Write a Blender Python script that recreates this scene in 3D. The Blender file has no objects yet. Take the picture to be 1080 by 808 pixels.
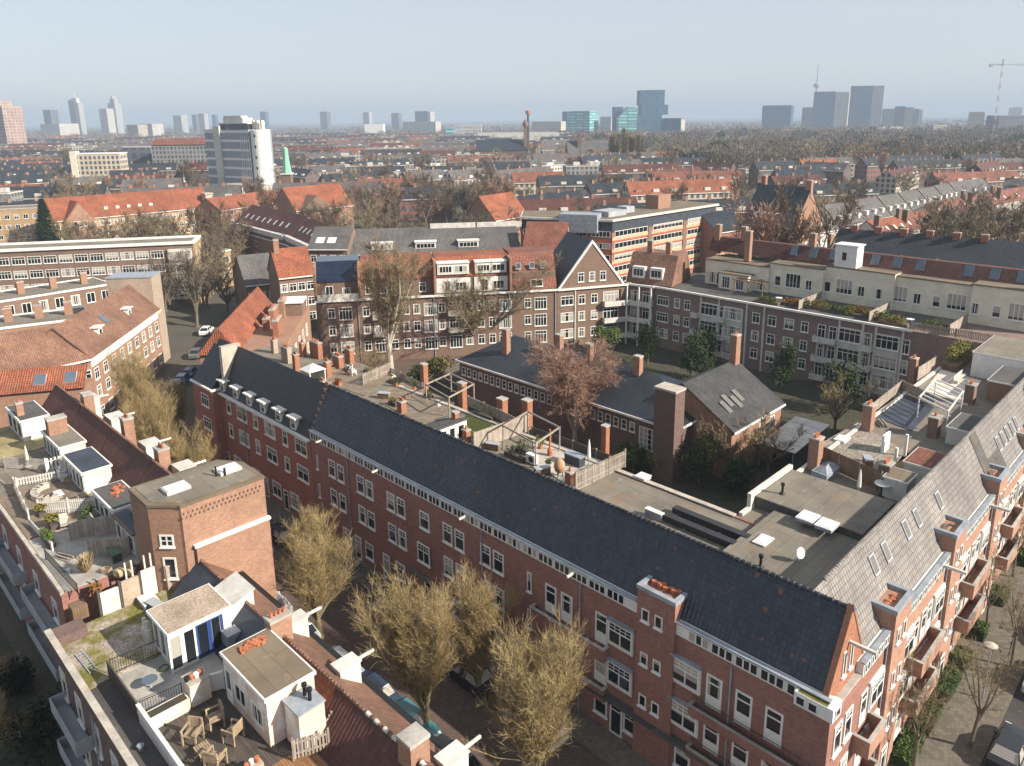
import bpy, math, random
from mathutils import Vector, Matrix
R = math.radians
rnd = random.Random(7)
scene = bpy.context.scene
COL = scene.collection

# ---------------------------------------------------------------- camera geometry (metres; the street is z = 0)
F, PX, PY, HCAM = 800., 540., 325., 40.
PITCH, ROLL = R(14.04), R(0.64)
cp, sp, cr, sr = math.cos(PITCH), math.sin(PITCH), math.cos(ROLL), math.sin(ROLL)
def ray(x, y):
    u = (x-PX)/F; v = -(y-PY)/F
    u2 = u*cr+v*sr; v2 = -u*sr+v*cr
    return (u2, cp+v2*sp, -sp+v2*cp)
def P(x, y, z=0.):
    d = ray(x, y); t = (z-HCAM)/d[2]
    return (d[0]*t, d[1]*t)
def PD(x, y, Y):
    d = ray(x, y); t = Y/d[1]
    return (d[0]*t, Y, HCAM+d[2]*t)
OX, OY, S2 = 16.1, 32.6, math.sqrt(.5)
def W(a, b):
    return (OX+(-a+b)*S2, OY+(a+b)*S2)
def PAB(x, y, z):
    X, Y = P(x, y, z); X -= OX; Y -= OY
    return ((-X+Y)*S2, (X+Y)*S2)
ANG_F, ANG_R, ANG_L = R(-45), R(45), R(135)

# ---------------------------------------------------------------- mesh builder
class MB:
    def __init__(s): s.v = []; s.f = []; s.m = []
    def poly(s, pts, m=0):
        n = len(s.v); s.v.extend([tuple(p) for p in pts]); s.f.append(tuple(range(n, n+len(pts)))); s.m.append(m)
    def mesh(s, vs, fs, m=0):
        n = len(s.v); s.v.extend(vs)
        for f in fs: s.f.append(tuple(i+n for i in f)); s.m.append(m)
    def box(s, x0, x1, y0, y1, z0, z1, m=0):
        s.mesh([(x0,y0,z0),(x1,y0,z0),(x1,y1,z0),(x0,y1,z0),(x0,y0,z1),(x1,y0,z1),(x1,y1,z1),(x0,y1,z1)],
               [(0,3,2,1),(4,5,6,7),(0,1,5,4),(1,2,6,5),(2,3,7,6),(3,0,4,7)], m)
    def obox(s, cx, cy, z0, z1, w, d, ang=0, m=0):
        c, n = math.cos(ang), math.sin(ang); q = []
        for z in (z0, z1):
            for (x, y) in ((-w/2,-d/2),(w/2,-d/2),(w/2,d/2),(-w/2,d/2)):
                q.append((cx+x*c-y*n, cy+x*n+y*c, z))
        s.mesh(q, [(0,3,2,1),(4,5,6,7),(0,1,5,4),(1,2,6,5),(2,3,7,6),(3,0,4,7)], m)
    def prism(s, pts, z0, z1, m=0, mt=None):
        n = len(pts); vs = [(x,y,z0) for x,y in pts]+[(x,y,z1) for x,y in pts]
        s.mesh(vs, [tuple(range(n-1,-1,-1))]+[(i,(i+1)%n,n+(i+1)%n,n+i) for i in range(n)], m)
        s.mesh([(x,y,z1) for x,y in pts], [tuple(range(n))], m if mt is None else mt)
    def exx(s, sec, x0, x1, m=0):   # section polygon (y,z), counter-clockwise seen from +x, extruded along x
        n = len(sec); vs = [(x0,y,z) for y,z in sec]+[(x1,y,z) for y,z in sec]
        s.mesh(vs, [tuple(range(n-1,-1,-1)), tuple(range(n,2*n))]+[(i,(i+1)%n,n+(i+1)%n,n+i) for i in range(n)], m)
    def exy(s, sec, y0, y1, m=0):   # section (x,z)
        n = len(sec); vs = [(x,y0,z) for x,z in sec]+[(x,y1,z) for x,z in sec]
        s.mesh(vs, [tuple(range(n)), tuple(range(2*n-1,n-1,-1))]+[(i,n+i,n+(i+1)%n,(i+1)%n) for i in range(n)], m)
    def tube(s, p, q, r0, r1, n=6, m=0, cap=True):
        p = Vector(p); q = Vector(q); d = (q-p)
        if d.length < 1e-6: return
        d.normalize(); a = d.orthogonal().normalized(); b = d.cross(a); vs = []
        for c, r in ((p, r0), (q, r1)):
            for i in range(n):
                t = 2*math.pi*i/n; vs.append(tuple(c+a*(math.cos(t)*r)+b*(math.sin(t)*r)))
        fs = [(i,(i+1)%n,n+(i+1)%n,n+i) for i in range(n)]
        if cap: fs += [tuple(range(n-1,-1,-1)), tuple(range(n,2*n))]
        s.mesh(vs, fs, m)
    def lathe(s, prof, cx=0, cy=0, n=12, m=0):
        vs = []; k = len(prof)
        for r, z in prof:
            for i in range(n):
                t = 2*math.pi*i/n; vs.append((cx+r*math.cos(t), cy+r*math.sin(t), z))
        fs = [(j*n+i, j*n+(i+1)%n, (j+1)*n+(i+1)%n, (j+1)*n+i) for j in range(k-1) for i in range(n)]
        fs += [tuple(range(n-1,-1,-1)), tuple(range((k-1)*n, k*n))]
        s.mesh(vs, fs, m)
    def data(s, name, mats, smooth=False, uv=True):
        me = bpy.data.meshes.new(name); me.from_pydata(s.v, [], s.f)
        for m in mats: me.materials.append(m)
        if len(mats) > 1: me.polygons.foreach_set('material_index', s.m)
        if smooth: me.polygons.foreach_set('use_smooth', [True]*len(s.f))
        if uv:
            L = me.uv_layers.new(name='UVMap').data
            for p in me.polygons:
                n = p.normal; hl = math.hypot(n.x, n.y)
                if hl < .15:
                    for li in p.loop_indices:
                        c = me.vertices[me.loops[li].vertex_index].co; L[li].uv = (c.x, c.y)
                else:
                    tx, ty = -n.y/hl, n.x/hl
                    sx, sy, sz = n.y*0-n.z*ty, n.z*tx-n.x*0, n.x*ty-n.y*tx
                    for li in p.loop_indices:
                        c = me.vertices[me.loops[li].vertex_index].co
                        L[li].uv = (c.x*tx+c.y*ty, c.x*sx+c.y*sy+c.z*sz)
        me.update(); return me
    def build(s, name, mats, parent=None, smooth=False, uv=True, loc=None, rz=0):
        if not isinstance(mats, (list, tuple)): mats = [mats]
        return obj(name, s.data(name, mats, smooth, uv), parent, loc, rz)
def obj(name, data, parent=None, loc=None, rz=0):
    o = bpy.data.objects.new(name, data); COL.objects.link(o)
    if loc is not None: o.location = loc
    if rz: o.rotation_euler = (0,0,rz)
    if parent is not None: o.parent = parent
    return o
def tag(o, label, cat, group=None):
    o['label'] = label; o['category'] = cat
    if group: o['group'] = group
    return o
def thing(name, label, cat, loc=(0,0,0), rz=0, group=None):
    return tag(obj(name, None, None, loc if len(loc) == 3 else (loc[0], loc[1], 0), rz), label, cat, group)
def struct(name, mb, m, kind='structure', **k):
    o = mb.build(name, m, **k); o['kind'] = kind; return o
KIDS = {}
def copy_tree(o, loc=None, rz=None, sc=None, label=None, group=None, top=True):
    c = o.copy(); COL.objects.link(c)
    if top:
        if loc is not None: c.location = loc
        if rz is not None: c.rotation_euler = (0,0,rz)
        if sc is not None: c.scale = sc if isinstance(sc, tuple) else (sc,sc,sc)
        if label: c['label'] = label
        if group: c['group'] = group
    ch = KIDS.get(o.name)
    if ch is None:
        ch = list(o.children); KIDS[o.name] = ch
    for k in ch:
        d = copy_tree(k, top=False); d.parent = c
    return c

# ---------------------------------------------------------------- materials
def _mat(name):
    m = bpy.data.materials.new(name); m.use_nodes = True
    nt = m.node_tree; b = nt.nodes['Principled BSDF']
    return m, nt, b
def N(nt, t, **kw):
    n = nt.nodes.new(t)
    for k, v in kw.items():
        if k in n.inputs: n.inputs[k].default_value = v
        else: setattr(n, k, v)
    return n
def rgba(c): return (c[0], c[1], c[2], 1)
def sc3(c, k): return tuple(min(1, x*k) for x in c)
def mixc(nt, fac, a, b, bt='MIX'):
    n = nt.nodes.new('ShaderNodeMix'); n.data_type = 'RGBA'; n.blend_type = bt
    for i, v in ((0, fac), (6, a), (7, b)):
        if hasattr(v, 'links'): nt.links.new(v, n.inputs[i])
        else: n.inputs[i].default_value = v if i == 0 else (v if len(v) == 4 else rgba(v))
    return n.outputs[2]
def noise_fac(nt, scale, lo=.35, hi=.65, detail=5, coord='Object', vec=None):
    n = N(nt, 'ShaderNodeTexNoise', Scale=scale, Detail=detail, Roughness=.6)
    if vec is None:
        tc = N(nt, 'ShaderNodeTexCoord'); vec = tc.outputs[coord]
    nt.links.new(vec, n.inputs['Vector'])
    r = N(nt, 'ShaderNodeMapRange'); r.inputs[1].default_value = lo; r.inputs[2].default_value = hi
    nt.links.new(n.outputs['Fac'], r.inputs[0]); return r.outputs[0]
def plain(name, c, rough=.8, var=.18, scale=.7, fine=9., metal=0., stain=None, bump=0., spec=.4):
    m, nt, b = _mat(name)
    f1 = noise_fac(nt, scale); f2 = noise_fac(nt, fine)
    o = mixc(nt, f1, sc3(c, 1-var), sc3(c, 1+var))
    o = mixc(nt, f2, o, mixc(nt, 1., o, (1-var*.9,)*3+(1,), 'MULTIPLY'))
    if stain:
        o = mixc(nt, noise_fac(nt, stain[1], stain[2], stain[2]+.12), o, stain[0])
    nt.links.new(o, b.inputs['Base Color']); b.inputs['Roughness'].default_value = rough; b.inputs['Metallic'].default_value = metal
    b.inputs['Specular IOR Level'].default_value = spec
    if bump:
        bp = N(nt, 'ShaderNodeBump', Strength=bump, Distance=.03)
        n = N(nt, 'ShaderNodeTexNoise', Scale=fine*3, Detail=4); tc = N(nt, 'ShaderNodeTexCoord'); nt.links.new(tc.outputs['Object'], n.inputs['Vector'])
        nt.links.new(n.outputs['Fac'], bp.inputs['Height']); nt.links.new(bp.outputs[0], b.inputs['Normal'])
    return m
def brick(name, c, c2=None, mortar=None, var=.22, w=.22, h=.075, dirt=.35):
    m, nt, b = _mat(name); c2 = c2 or sc3(c, .62); mortar = mortar or tuple(.5*x+.12 for x in c)
    uv = N(nt, 'ShaderNodeTexCoord').outputs['UV']
    br = N(nt, 'ShaderNodeTexBrick', Scale=1., Color1=rgba(sc3(c, 1.12)), Color2=rgba(c2), Mortar=rgba(mortar))
    br.inputs['Mortar Size'].default_value = .009; br.inputs['Brick Width'].default_value = w; br.inputs['Row Height'].default_value = h; br.inputs['Bias'].default_value = -.1
    nt.links.new(uv, br.inputs['Vector'])
    f = noise_fac(nt, .35, .3, .7); g = noise_fac(nt, 2.2, .3, .75)
    o = mixc(nt, f, mixc(nt, 1., br.outputs[0], (1-var,)*3+(1,), 'MULTIPLY'), br.outputs[0])
    o = mixc(nt, mul(nt, g, dirt), o, sc3(c, .45))
    st = N(nt, 'ShaderNodeMapping'); st.inputs['Scale'].default_value = (3.2, .18, 1); nt.links.new(uv, st.inputs[0])
    o = mixc(nt, mul(nt, noise_fac(nt, 1., .55, .8, vec=st.outputs[0]), .35), o, sc3(c, .5))
    nt.links.new(o, b.inputs['Base Color']); b.inputs['Roughness'].default_value = .88; b.inputs['Specular IOR Level'].default_value = .25
    bp = N(nt, 'ShaderNodeBump', Strength=.35, Distance=.01); nt.links.new(br.outputs['Fac'], bp.inputs['Height']); bp.invert = True; nt.links.new(bp.outputs[0], b.inputs['Normal'])
    return m
def mul(nt, a, k):
    n = N(nt, 'ShaderNodeMath', operation='MULTIPLY'); nt.links.new(a, n.inputs[0])
    if hasattr(k, 'links'): nt.links.new(k, n.inputs[1])
    else: n.inputs[1].default_value = k
    return n.outputs[0]
def tile(name, c, c2=None, rough=.6, tw=.26, th=.34, line=.35, odd=None, moss=None, spec=.4):
    m, nt, b = _mat(name); c2 = c2 or sc3(c, .7)
    uv = N(nt, 'ShaderNodeTexCoord').outputs['UV']
    br = N(nt, 'ShaderNodeTexBrick', Scale=1., Color1=rgba(sc3(c, 1.15)), Color2=rgba(c2), Mortar=rgba(sc3(c, line)))
    br.offset = 0.; br.inputs['Mortar Size'].default_value = .022; br.inputs['Mortar Smooth'].default_value = .5
    br.inputs['Brick Width'].default_value = tw; br.inputs['Row Height'].default_value = th; br.inputs['Bias'].default_value = -.15
    nt.links.new(uv, br.inputs['Vector'])
    f = noise_fac(nt, .45, .3, .7); o = mixc(nt, f, mixc(nt, 1., br.outputs[0], (.62,.62,.64,1), 'MULTIPLY'), br.outputs[0])
    st = N(nt, 'ShaderNodeMapping'); st.inputs['Scale'].default_value = (1.6, .12, 1); nt.links.new(uv, st.inputs[0])
    o = mixc(nt, mul(nt, noise_fac(nt, 1., .5, .8, vec=st.outputs[0]), .4), o, sc3(c, .55))
    o = mixc(nt, noise_fac(nt, .13, .38, .62), o, mixc(nt, 1., o, (.72,.72,.74,1), 'MULTIPLY'))
    if odd: o = mixc(nt, noise_fac(nt, 1.9, .73, .75, detail=1), o, odd)
    if moss: o = mixc(nt, mul(nt, noise_fac(nt, .8, .55, .75), .6), o, moss)
    nt.links.new(o, b.inputs['Base Color']); b.inputs['Roughness'].default_value = rough; b.inputs['Specular IOR Level'].default_value = spec
    sx = N(nt, 'ShaderNodeSeparateXYZ'); nt.links.new(uv, sx.inputs[0])
    a1 = mul(nt, sx.outputs[0], 2*math.pi/tw); s1 = N(nt, 'ShaderNodeMath', operation='SINE'); nt.links.new(a1, s1.inputs[0])
    a2 = N(nt, 'ShaderNodeMath', operation='MODULO'); a2.inputs[1].default_value = th; nt.links.new(sx.outputs[1], a2.inputs[0])
    h2 = mul(nt, a2.outputs[0], -2.2/th); ad = N(nt, 'ShaderNodeMath', operation='ADD'); nt.links.new(s1.outputs[0], ad.inputs[0]); nt.links.new(h2, ad.inputs[1])
    bp = N(nt, 'ShaderNodeBump', Strength=.8, Distance=.025); nt.links.new(ad.outputs[0], bp.inputs['Height']); nt.links.new(bp.outputs[0], b.inputs['Normal'])
    return m
def plank(name, c, w=.12, rough=.8, var=.25, gap=.35, vert=False):
    m, nt, b = _mat(name)
    uv = N(nt, 'ShaderNodeTexCoord').outputs['UV']
    mp = N(nt, 'ShaderNodeMapping'); nt.links.new(uv, mp.inputs[0])
    if vert: mp.inputs['Rotation'].default_value = (0,0,R(90))
    br = N(nt, 'ShaderNodeTexBrick', Scale=1., Color1=rgba(sc3(c,1.1)), Color2=rgba(sc3(c,1-var)), Mortar=rgba(sc3(c, gap)))
    br.inputs['Mortar Size'].default_value = .012; br.inputs['Brick Width'].default_value = 2.4; br.inputs['Row Height'].default_value = w
    nt.links.new(mp.outputs[0], br.inputs['Vector'])
    f = noise_fac(nt, 1.3, .3, .7); o = mixc(nt, f, br.outputs[0], mixc(nt, 1., br.outputs[0], (.7,.68,.66,1), 'MULTIPLY'))
    nt.links.new(o, b.inputs['Base Color']); b.inputs['Roughness'].default_value = rough
    return m
def glass(name, c=(.012,.016,.02), rough=.06, curtain=.42, cc=(.42,.40,.36)):
    m, nt, b = _mat(name)
    oi = N(nt, 'ShaderNodeObjectInfo'); tc = N(nt, 'ShaderNodeTexCoord')
    ob = N(nt, 'ShaderNodeSeparateXYZ'); nt.links.new(tc.outputs['Object'], ob.inputs[0])
    # some rooms have curtains drawn to the sides, some a blind half down; the rest looks into a dark room
    def m2(op, a, k, sw=False):
        n_ = N(nt, 'ShaderNodeMath', operation=op); ins = (1, 0) if sw else (0, 1)
        for i_, v_ in ((ins[0], a), (ins[1], k)):
            if hasattr(v_, 'links'): nt.links.new(v_, n_.inputs[i_])
            else: n_.inputs[i_].default_value = v_
        return n_.outputs[0]
    rv = oi.outputs['Random']; ax = m2('ABSOLUTE', ob.outputs[0], 0.)
    side = m2('MULTIPLY', m2('GREATER_THAN', rv, 1-curtain*.6), m2('GREATER_THAN', ax, .24))
    blind = m2('MULTIPLY', m2('LESS_THAN', rv, curtain*.4), m2('GREATER_THAN', ob.outputs[2], m2('ADD', m2('MULTIPLY', rv, 3.), .35)))
    n = m2('MAXIMUM', side, blind)
    fold = N(nt, 'ShaderNodeMath', operation='SINE'); nt.links.new(m2('MULTIPLY', ob.outputs[0], 55.), fold.inputs[0]); fold = m2('ADD', m2('MULTIPLY', fold.outputs[0], .3), .6)
    o = mixc(nt, n, rgba(c), mixc(nt, fold, sc3(cc, .55), cc))
    nt.links.new(o, b.inputs['Base Color']); b.inputs['Roughness'].default_value = rough; b.inputs['Specular IOR Level'].default_value = .6
    return m
def pebble(name, c, c2, scale=16., moss=None, mt=.5, ms=.35):
    m, nt, b = _mat(name); tc = N(nt, 'ShaderNodeTexCoord')
    vo = N(nt, 'ShaderNodeTexVoronoi', Scale=scale); nt.links.new(tc.outputs['Object'], vo.inputs['Vector'])
    sx = N(nt, 'ShaderNodeSeparateColor'); nt.links.new(vo.outputs['Color'], sx.inputs[0])
    o = mixc(nt, sx.outputs[0], c, c2); o = mixc(nt, noise_fac(nt, .5, .3, .7), o, mixc(nt, 1., o, (.6,.58,.55,1), 'MULTIPLY'))
    if moss: o = mixc(nt, noise_fac(nt, ms, mt, mt+.12, detail=8), o, mixc(nt, noise_fac(nt, 5., .3, .7), moss, sc3(moss, .45)))
    nt.links.new(o, b.inputs['Base Color']); b.inputs['Roughness'].default_value = .95
    bp = N(nt, 'ShaderNodeBump', Strength=.5, Distance=.03); nt.links.new(vo.outputs['Distance'], bp.inputs['Height']); nt.links.new(bp.outputs[0], b.inputs['Normal'])
    return m
def leafmat(name, c, c2, sc=.6, trans=True):
    m, nt, b = _mat(name)
    f = noise_fac(nt, sc, .3, .7); g = noise_fac(nt, 6., .3, .7)
    o = mixc(nt, f, c, c2); o = mixc(nt, g, o, mixc(nt, 1., o, (.55,.55,.5,1), 'MULTIPLY'))
    nt.links.new(o, b.inputs['Base Color']); b.inputs['Roughness'].default_value = .8; b.inputs['Specular IOR Level'].default_value = .15
    return m
def rand_wall(name, cols, rough=.85):
    m, nt, b = _mat(name)
    oi = N(nt, 'ShaderNodeObjectInfo'); r = N(nt, 'ShaderNodeValToRGB'); e = r.color_ramp; e.interpolation = 'CONSTANT'
    for i, c in enumerate(cols):
        el = e.elements[0] if i == 0 else (e.elements[1] if i == 1 else e.elements.new(.5))
        el.position = i/len(cols); el.color = rgba(c)
    nt.links.new(oi.outputs['Random'], r.inputs[0])
    o = mixc(nt, noise_fac(nt, .25, .3, .7), r.outputs[0], mixc(nt, 1., r.outputs[0], (.72,.72,.72,1), 'MULTIPLY'))
    nt.links.new(o, b.inputs['Base Color']); b.inputs['Roughness'].default_value = rough
    return m
M = {}
M['brick_red'] = brick('brick_red', (.34,.155,.115), (.24,.105,.085))
M['brick_greybrown'] = brick('brick_greybrown', (.25,.17,.145), (.18,.125,.11), mortar=(.26,.21,.19))
M['brick_red_lit'] = brick('brick_red_lit', (.40,.155,.105), (.30,.115,.08))  # brighter than brick_red: grazing sunlight on the end building put into the colour
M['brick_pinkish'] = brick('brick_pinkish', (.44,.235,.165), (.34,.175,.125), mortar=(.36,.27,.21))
M['brick_orange'] = brick('brick_orange', (.38,.155,.085), (.26,.10,.06), mortar=(.30,.2,.15))
M['brick_tan'] = brick('brick_tan', (.36,.19,.125), (.26,.135,.09), mortar=(.34,.27,.21))
M['brick_brown'] = brick('brick_brown', (.24,.15,.11), (.17,.11,.085), mortar=(.2,.16,.13))
M['brick_purple'] = brick('brick_purple', (.18,.115,.097), (.125,.08,.072), mortar=(.16,.13,.12))
M['brick_yellow'] = brick('brick_yellow', (.42,.27,.14), (.33,.2,.10), mortar=(.4,.33,.24))
M['brick_pale'] = brick('brick_pale', (.42,.32,.24), (.33,.24,.18), mortar=(.45,.4,.34))
M['tile_dark'] = tile('tile_dark', (.043,.056,.078), (.026,.035,.05), rough=.42, line=.16, odd=(.20,.06,.03,1), tw=.28, th=.38)
M['tile_slate'] = tile('tile_slate', (.032,.041,.055), (.022,.028,.038), rough=.5, line=.3)
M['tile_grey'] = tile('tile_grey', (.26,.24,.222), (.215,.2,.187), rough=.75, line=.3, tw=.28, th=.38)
M['tile_orange'] = tile('tile_orange', (.36,.12,.06), (.26,.08,.045), rough=.8, line=.35, moss=(.20,.10,.06,1))
M['tile_red'] = tile('tile_red', (.28,.105,.065), (.20,.075,.05), rough=.75, line=.4, moss=(.2,.11,.06,1))
M['tile_brown'] = tile('tile_brown', (.27,.145,.095), (.21,.11,.075), rough=.75, line=.5)
M['tile_maroon'] = tile('tile_maroon', (.13,.045,.032), (.085,.032,.026), rough=.7, line=.45)
M['tile_school'] = tile('tile_school', (.075,.073,.074), (.055,.054,.055), rough=.65, line=.45)
M['tile_midgrey'] = tile('tile_midgrey', (.15,.14,.135), (.11,.105,.1), rough=.7, line=.5)
def felt(name, c, stain, rough=.85):
    m, nt, b = _mat(name); uv = N(nt, 'ShaderNodeTexCoord').outputs['UV']
    br = N(nt, 'ShaderNodeTexBrick', Scale=1., Color1=rgba(sc3(c,1.06)), Color2=rgba(sc3(c,.9)), Mortar=rgba(sc3(c,.55))); br.inputs['Mortar Size'].default_value = .018; br.inputs['Brick Width'].default_value = 5.2; br.inputs['Row Height'].default_value = 1.02
    nt.links.new(uv, br.inputs['Vector'])
    o = mixc(nt, noise_fac(nt, .33, .35, .65), br.outputs[0], mixc(nt, 1., br.outputs[0], (.66,.66,.68,1), 'MULTIPLY')); o = mixc(nt, mul(nt, noise_fac(nt, .55, .56, .72, detail=7), .75), o, stain)
    o = mixc(nt, mul(nt, noise_fac(nt, 1.3, .62, .68, detail=3), .5), o, sc3(c, 1.35)); o = mixc(nt, noise_fac(nt, 9., .3, .7), o, mixc(nt, 1., o, (.85,.85,.85,1), 'MULTIPLY'))
    nt.links.new(o, b.inputs['Base Color']); b.inputs['Roughness'].default_value = rough; return m
M['bitumen'] = felt('bitumen', (.215,.19,.15), (.23,.13,.065,1)); M['bitumen_dark'] = felt('bitumen_dark', (.095,.09,.085), (.14,.13,.05,1)); M['bitumen_warm'] = felt('bitumen_warm', (.20,.155,.105), (.12,.09,.06,1))
M['bitumen_blue'] = plain('bitumen_blue', (.045,.055,.075), .6, .25, .5, 4.)
M['white'] = plain('white', (.68,.67,.64), .55, .08, 1.2, 8.)
M['white_worn'] = plain('white_worn', (.55,.53,.49), .7, .16, .8, 6.)
M['panel_grey'] = plain('panel_grey', (.24,.27,.32), .6, .1, .5, 4.)
M['cream'] = plain('cream', (.64,.60,.48), .8, .1, .6, 5.)
M['plaster_pink'] = plain('plaster_pink', (.62,.50,.42), .85, .12, .7, 4., stain=((.72,.68,.62,1), .8, .5))
M['grey_paint'] = plain('grey_paint', (.33,.35,.38), .6, .12, .8, 6.)
M['lead'] = plain('lead', (.28,.31,.35), .5, .2, 1.5, 6.)
M['concrete'] = plain('concrete', (.36,.34,.31), .9, .2, .8, 6.)
M['stone'] = plain('stone', (.42,.38,.33), .9, .2, 1., 6.)
M['dark_metal'] = plain('dark_metal', (.03,.03,.033), .5, .2, 2., 8.)
M['black'] = plain('black', (.012,.012,.013), .6, .2, 2., 8.)
M['terracotta'] = plain('terracotta', (.44,.15,.07), .8, .3, 3., 9.)
M['wood_grey'] = plank('wood_grey', (.36,.31,.26), .13)
M['wood_grey_v'] = plank('wood_grey_v', (.40,.34,.29), .14, vert=True)
M['wood_dark'] = plank('wood_dark', (.095,.08,.068), .14)
M['wood_deck'] = plank('wood_deck', (.24,.19,.14), .14)
M['wood_orange'] = plank('wood_orange', (.30,.15,.07), .14)
M['wood_brown_v'] = plank('wood_brown_v', (.22,.14,.085), .16, vert=True)
M['teak'] = plain('teak', (.36,.27,.18), .75, .25, 3., 12.)
M['moss_deck'] = plain('moss_deck', (.30,.25,.13), .9, .25, .6, 5.)
M['pebble'] = pebble('pebble', (.52,.42,.33), (.28,.22,.17), 14.)
M['pebble_moss'] = pebble('pebble_moss', (.55,.47,.40), (.25,.21,.19), 11., moss=(.20,.18,.035,1), mt=.43, ms=.42)
M['pebble_grey'] = pebble('pebble_grey', (.42,.36,.30), (.16,.14,.13), 9.)
M['glass'] = glass('glass'); M['glass_far'] = glass('glass_far', (.03,.035,.042), .2, .3)
M['glass_sky'] = plain('glass_sky', (.09,.12,.16), .12, .1, 1., 3., spec=.7)
M['glass_grey'] = plain('glass_grey', (.15,.145,.135), .3, .1, 1., 3.)
M['glass_white'] = plain('glass_white', (.68,.72,.76), .15, .05, 2., 3.)
M['blue'] = plain('blue', (.03,.065,.22), .4, .1, 1., 4.)
M['solar'] = plank('solar', (.012,.022,.05), .9, rough=.12, gap=2.5)
M['leaf_dark'] = leafmat('leaf_dark', (.018,.036,.012), (.04,.062,.018))
M['leaf_mid'] = leafmat('leaf_mid', (.06,.10,.022), (.11,.15,.04))
M['leaf_yellow'] = leafmat('leaf_yellow', (.13,.13,.03), (.22,.19,.05))
M['leaf_conifer'] = leafmat('leaf_conifer', (.02,.038,.02), (.035,.06,.03))
M['leaf_rust'] = leafmat('leaf_rust', (.20,.09,.03), (.28,.15,.05))
M['grass'] = leafmat('grass', (.05,.07,.02), (.09,.095,.03), .3)
M['bark'] = plain('bark', (.15,.125,.09), .9, .3, 3., 12.)
M['bark_green'] = plain('bark_green', (.22,.18,.10), .9, .3, 3., 12.)
M['twig_gold'] = leafmat('twig_gold', (.33,.25,.12), (.46,.355,.19), .5)
M['twig_olive'] = leafmat('twig_olive', (.25,.195,.115), (.33,.265,.17), .5)
M['twig_brown'] = leafmat('twig_brown', (.16,.115,.08), (.21,.155,.11), .5)
M['twig_red'] = leafmat('twig_red', (.33,.20,.15), (.42,.27,.21), .5)
M['twig_grey'] = leafmat('twig_grey', (.15,.125,.10), (.20,.165,.13), .3)
M['asphalt'] = plain('asphalt', (.055,.053,.05), .9, .2, .3, 6.)
M['tyre'] = plain('tyre', (.015,.015,.016), .8, .1, 2., 8.)
M['chrome'] = plain('chrome', (.5,.5,.52), .25, .05, 2., 8., metal=1.)
# ---------------------------------------------------------------- windows
WC = {}
def win_meshes(kind, w, h, cols, rows, top, two=True, fm='white', gm='glass', sill=True):
    k = (kind, round(w,2), round(h,2), cols, rows, top, two, fm, gm, sill)
    if k in WC: return WC[k]
    f = MB(); t = (.115 if w > .7 else .075) if h > .75 else .05; fr = -.06; bk = .02; bar = .045
    f.box(-w/2, -w/2+t, fr, bk, 0, h); f.box(w/2-t, w/2, fr, bk, 0, h)
    f.box(-w/2+t, w/2-t, fr, bk, h-t, h); f.box(-w/2+t, w/2-t, fr, bk, 0, t)
    iw, ih = w-2*t, h-2*t
    zt = t+ih*(1-top) if top else h-t
    if top:
        f.box(-w/2+t, w/2-t, fr+.01, bk, zt-bar, zt+bar)
        tb = MB
        nc = max(cols, 1)*2 if kind == 'sash' else cols
        for i in range(1, nc): f.box(-w/2+t+iw*i/nc-bar/2, -w/2+t+iw*i/nc+bar/2, fr+.015, bk, zt+bar, h-t)
        if kind == 'sash': f.box(-w/2+t, w/2-t, fr+.02, bk, (zt+h-t)/2-.02+bar/2, (zt+h-t)/2+.02+bar/2)
    for i in range(1, cols): f.box(-w/2+t+iw*i/cols-bar, -w/2+t+iw*i/cols+bar, fr+.012, bk, t, (zt-bar) if top else h-t)
    for j in range(1, rows): f.box(-w/2+t, w/2-t, fr+.022, bk, t+(zt-t)*j/rows-bar*.7, t+(zt-t)*j/rows+bar*.7)
    if kind == 'door': f.box(-w/2+t, w/2-t, fr+.018, bk, t, h*.36)
    if sill: f.box(-w/2-.06, w/2+.06, -.14, bk, -.09, 0)
    g = MB(); gy = -.022
    g.mesh([(-w/2+.02, gy, .02), (w/2-.02, gy, .02), (w/2-.02, gy, h-.02), (-w/2+.02, gy, h-.02)], [(0,1,2,3)])
    if two: r = (f.data('window', [M[fm]]), g.data('pane', [M[gm]]))
    else:
        f.v += []; n = len(f.v); f.v += g.v; f.f.append((n, n+1, n+2, n+3)); f.m.append(1)
        r = (f.data('window', [M[fm], M[gm]]), None)
    WC[k] = r; return r
def win(par, x, z, w, h, y=0., rz=0., kind='plain', cols=1, rows=1, top=0, two=True, fm='white', gm='glass', sill=True, name='window'):
    a, b = win_meshes(kind, w, h, cols, rows, top, two, fm, gm, sill)
    o = obj(name, a, par, (x, y, z), rz)
    if b is not None: obj('pane', b, o)
    return o
def face_win(par, L, D, face, t, z, w, h, **k):
    "a window on one face of a box L x D; t runs left to right seen from outside"
    if face == 'f': return win(par, t, z, w, h, 0., 0., **k)
    if face == 'r': return win(par, L, z, w, h, t, R(90), **k)
    if face == 'b': return win(par, L-t, z, w, h, D, R(180), **k)
    return win(par, 0., z, w, h, D-t, R(-90), **k)
def win_grid(par, L, D, face, n, zs, w, h, t0=None, t1=None, **k):
    span = L if face in 'fb' else D
    t0 = 0 if t0 is None else t0; t1 = span if t1 is None else t1
    for z in zs:
        for i in range(n):
            face_win(par, L, D, face, t0+(t1-t0)*(i+.5)/n, z, w, h, **k)
def sx_obj(mb, name, m, par, **k): return mb.build(name, m, par, **k)
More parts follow.
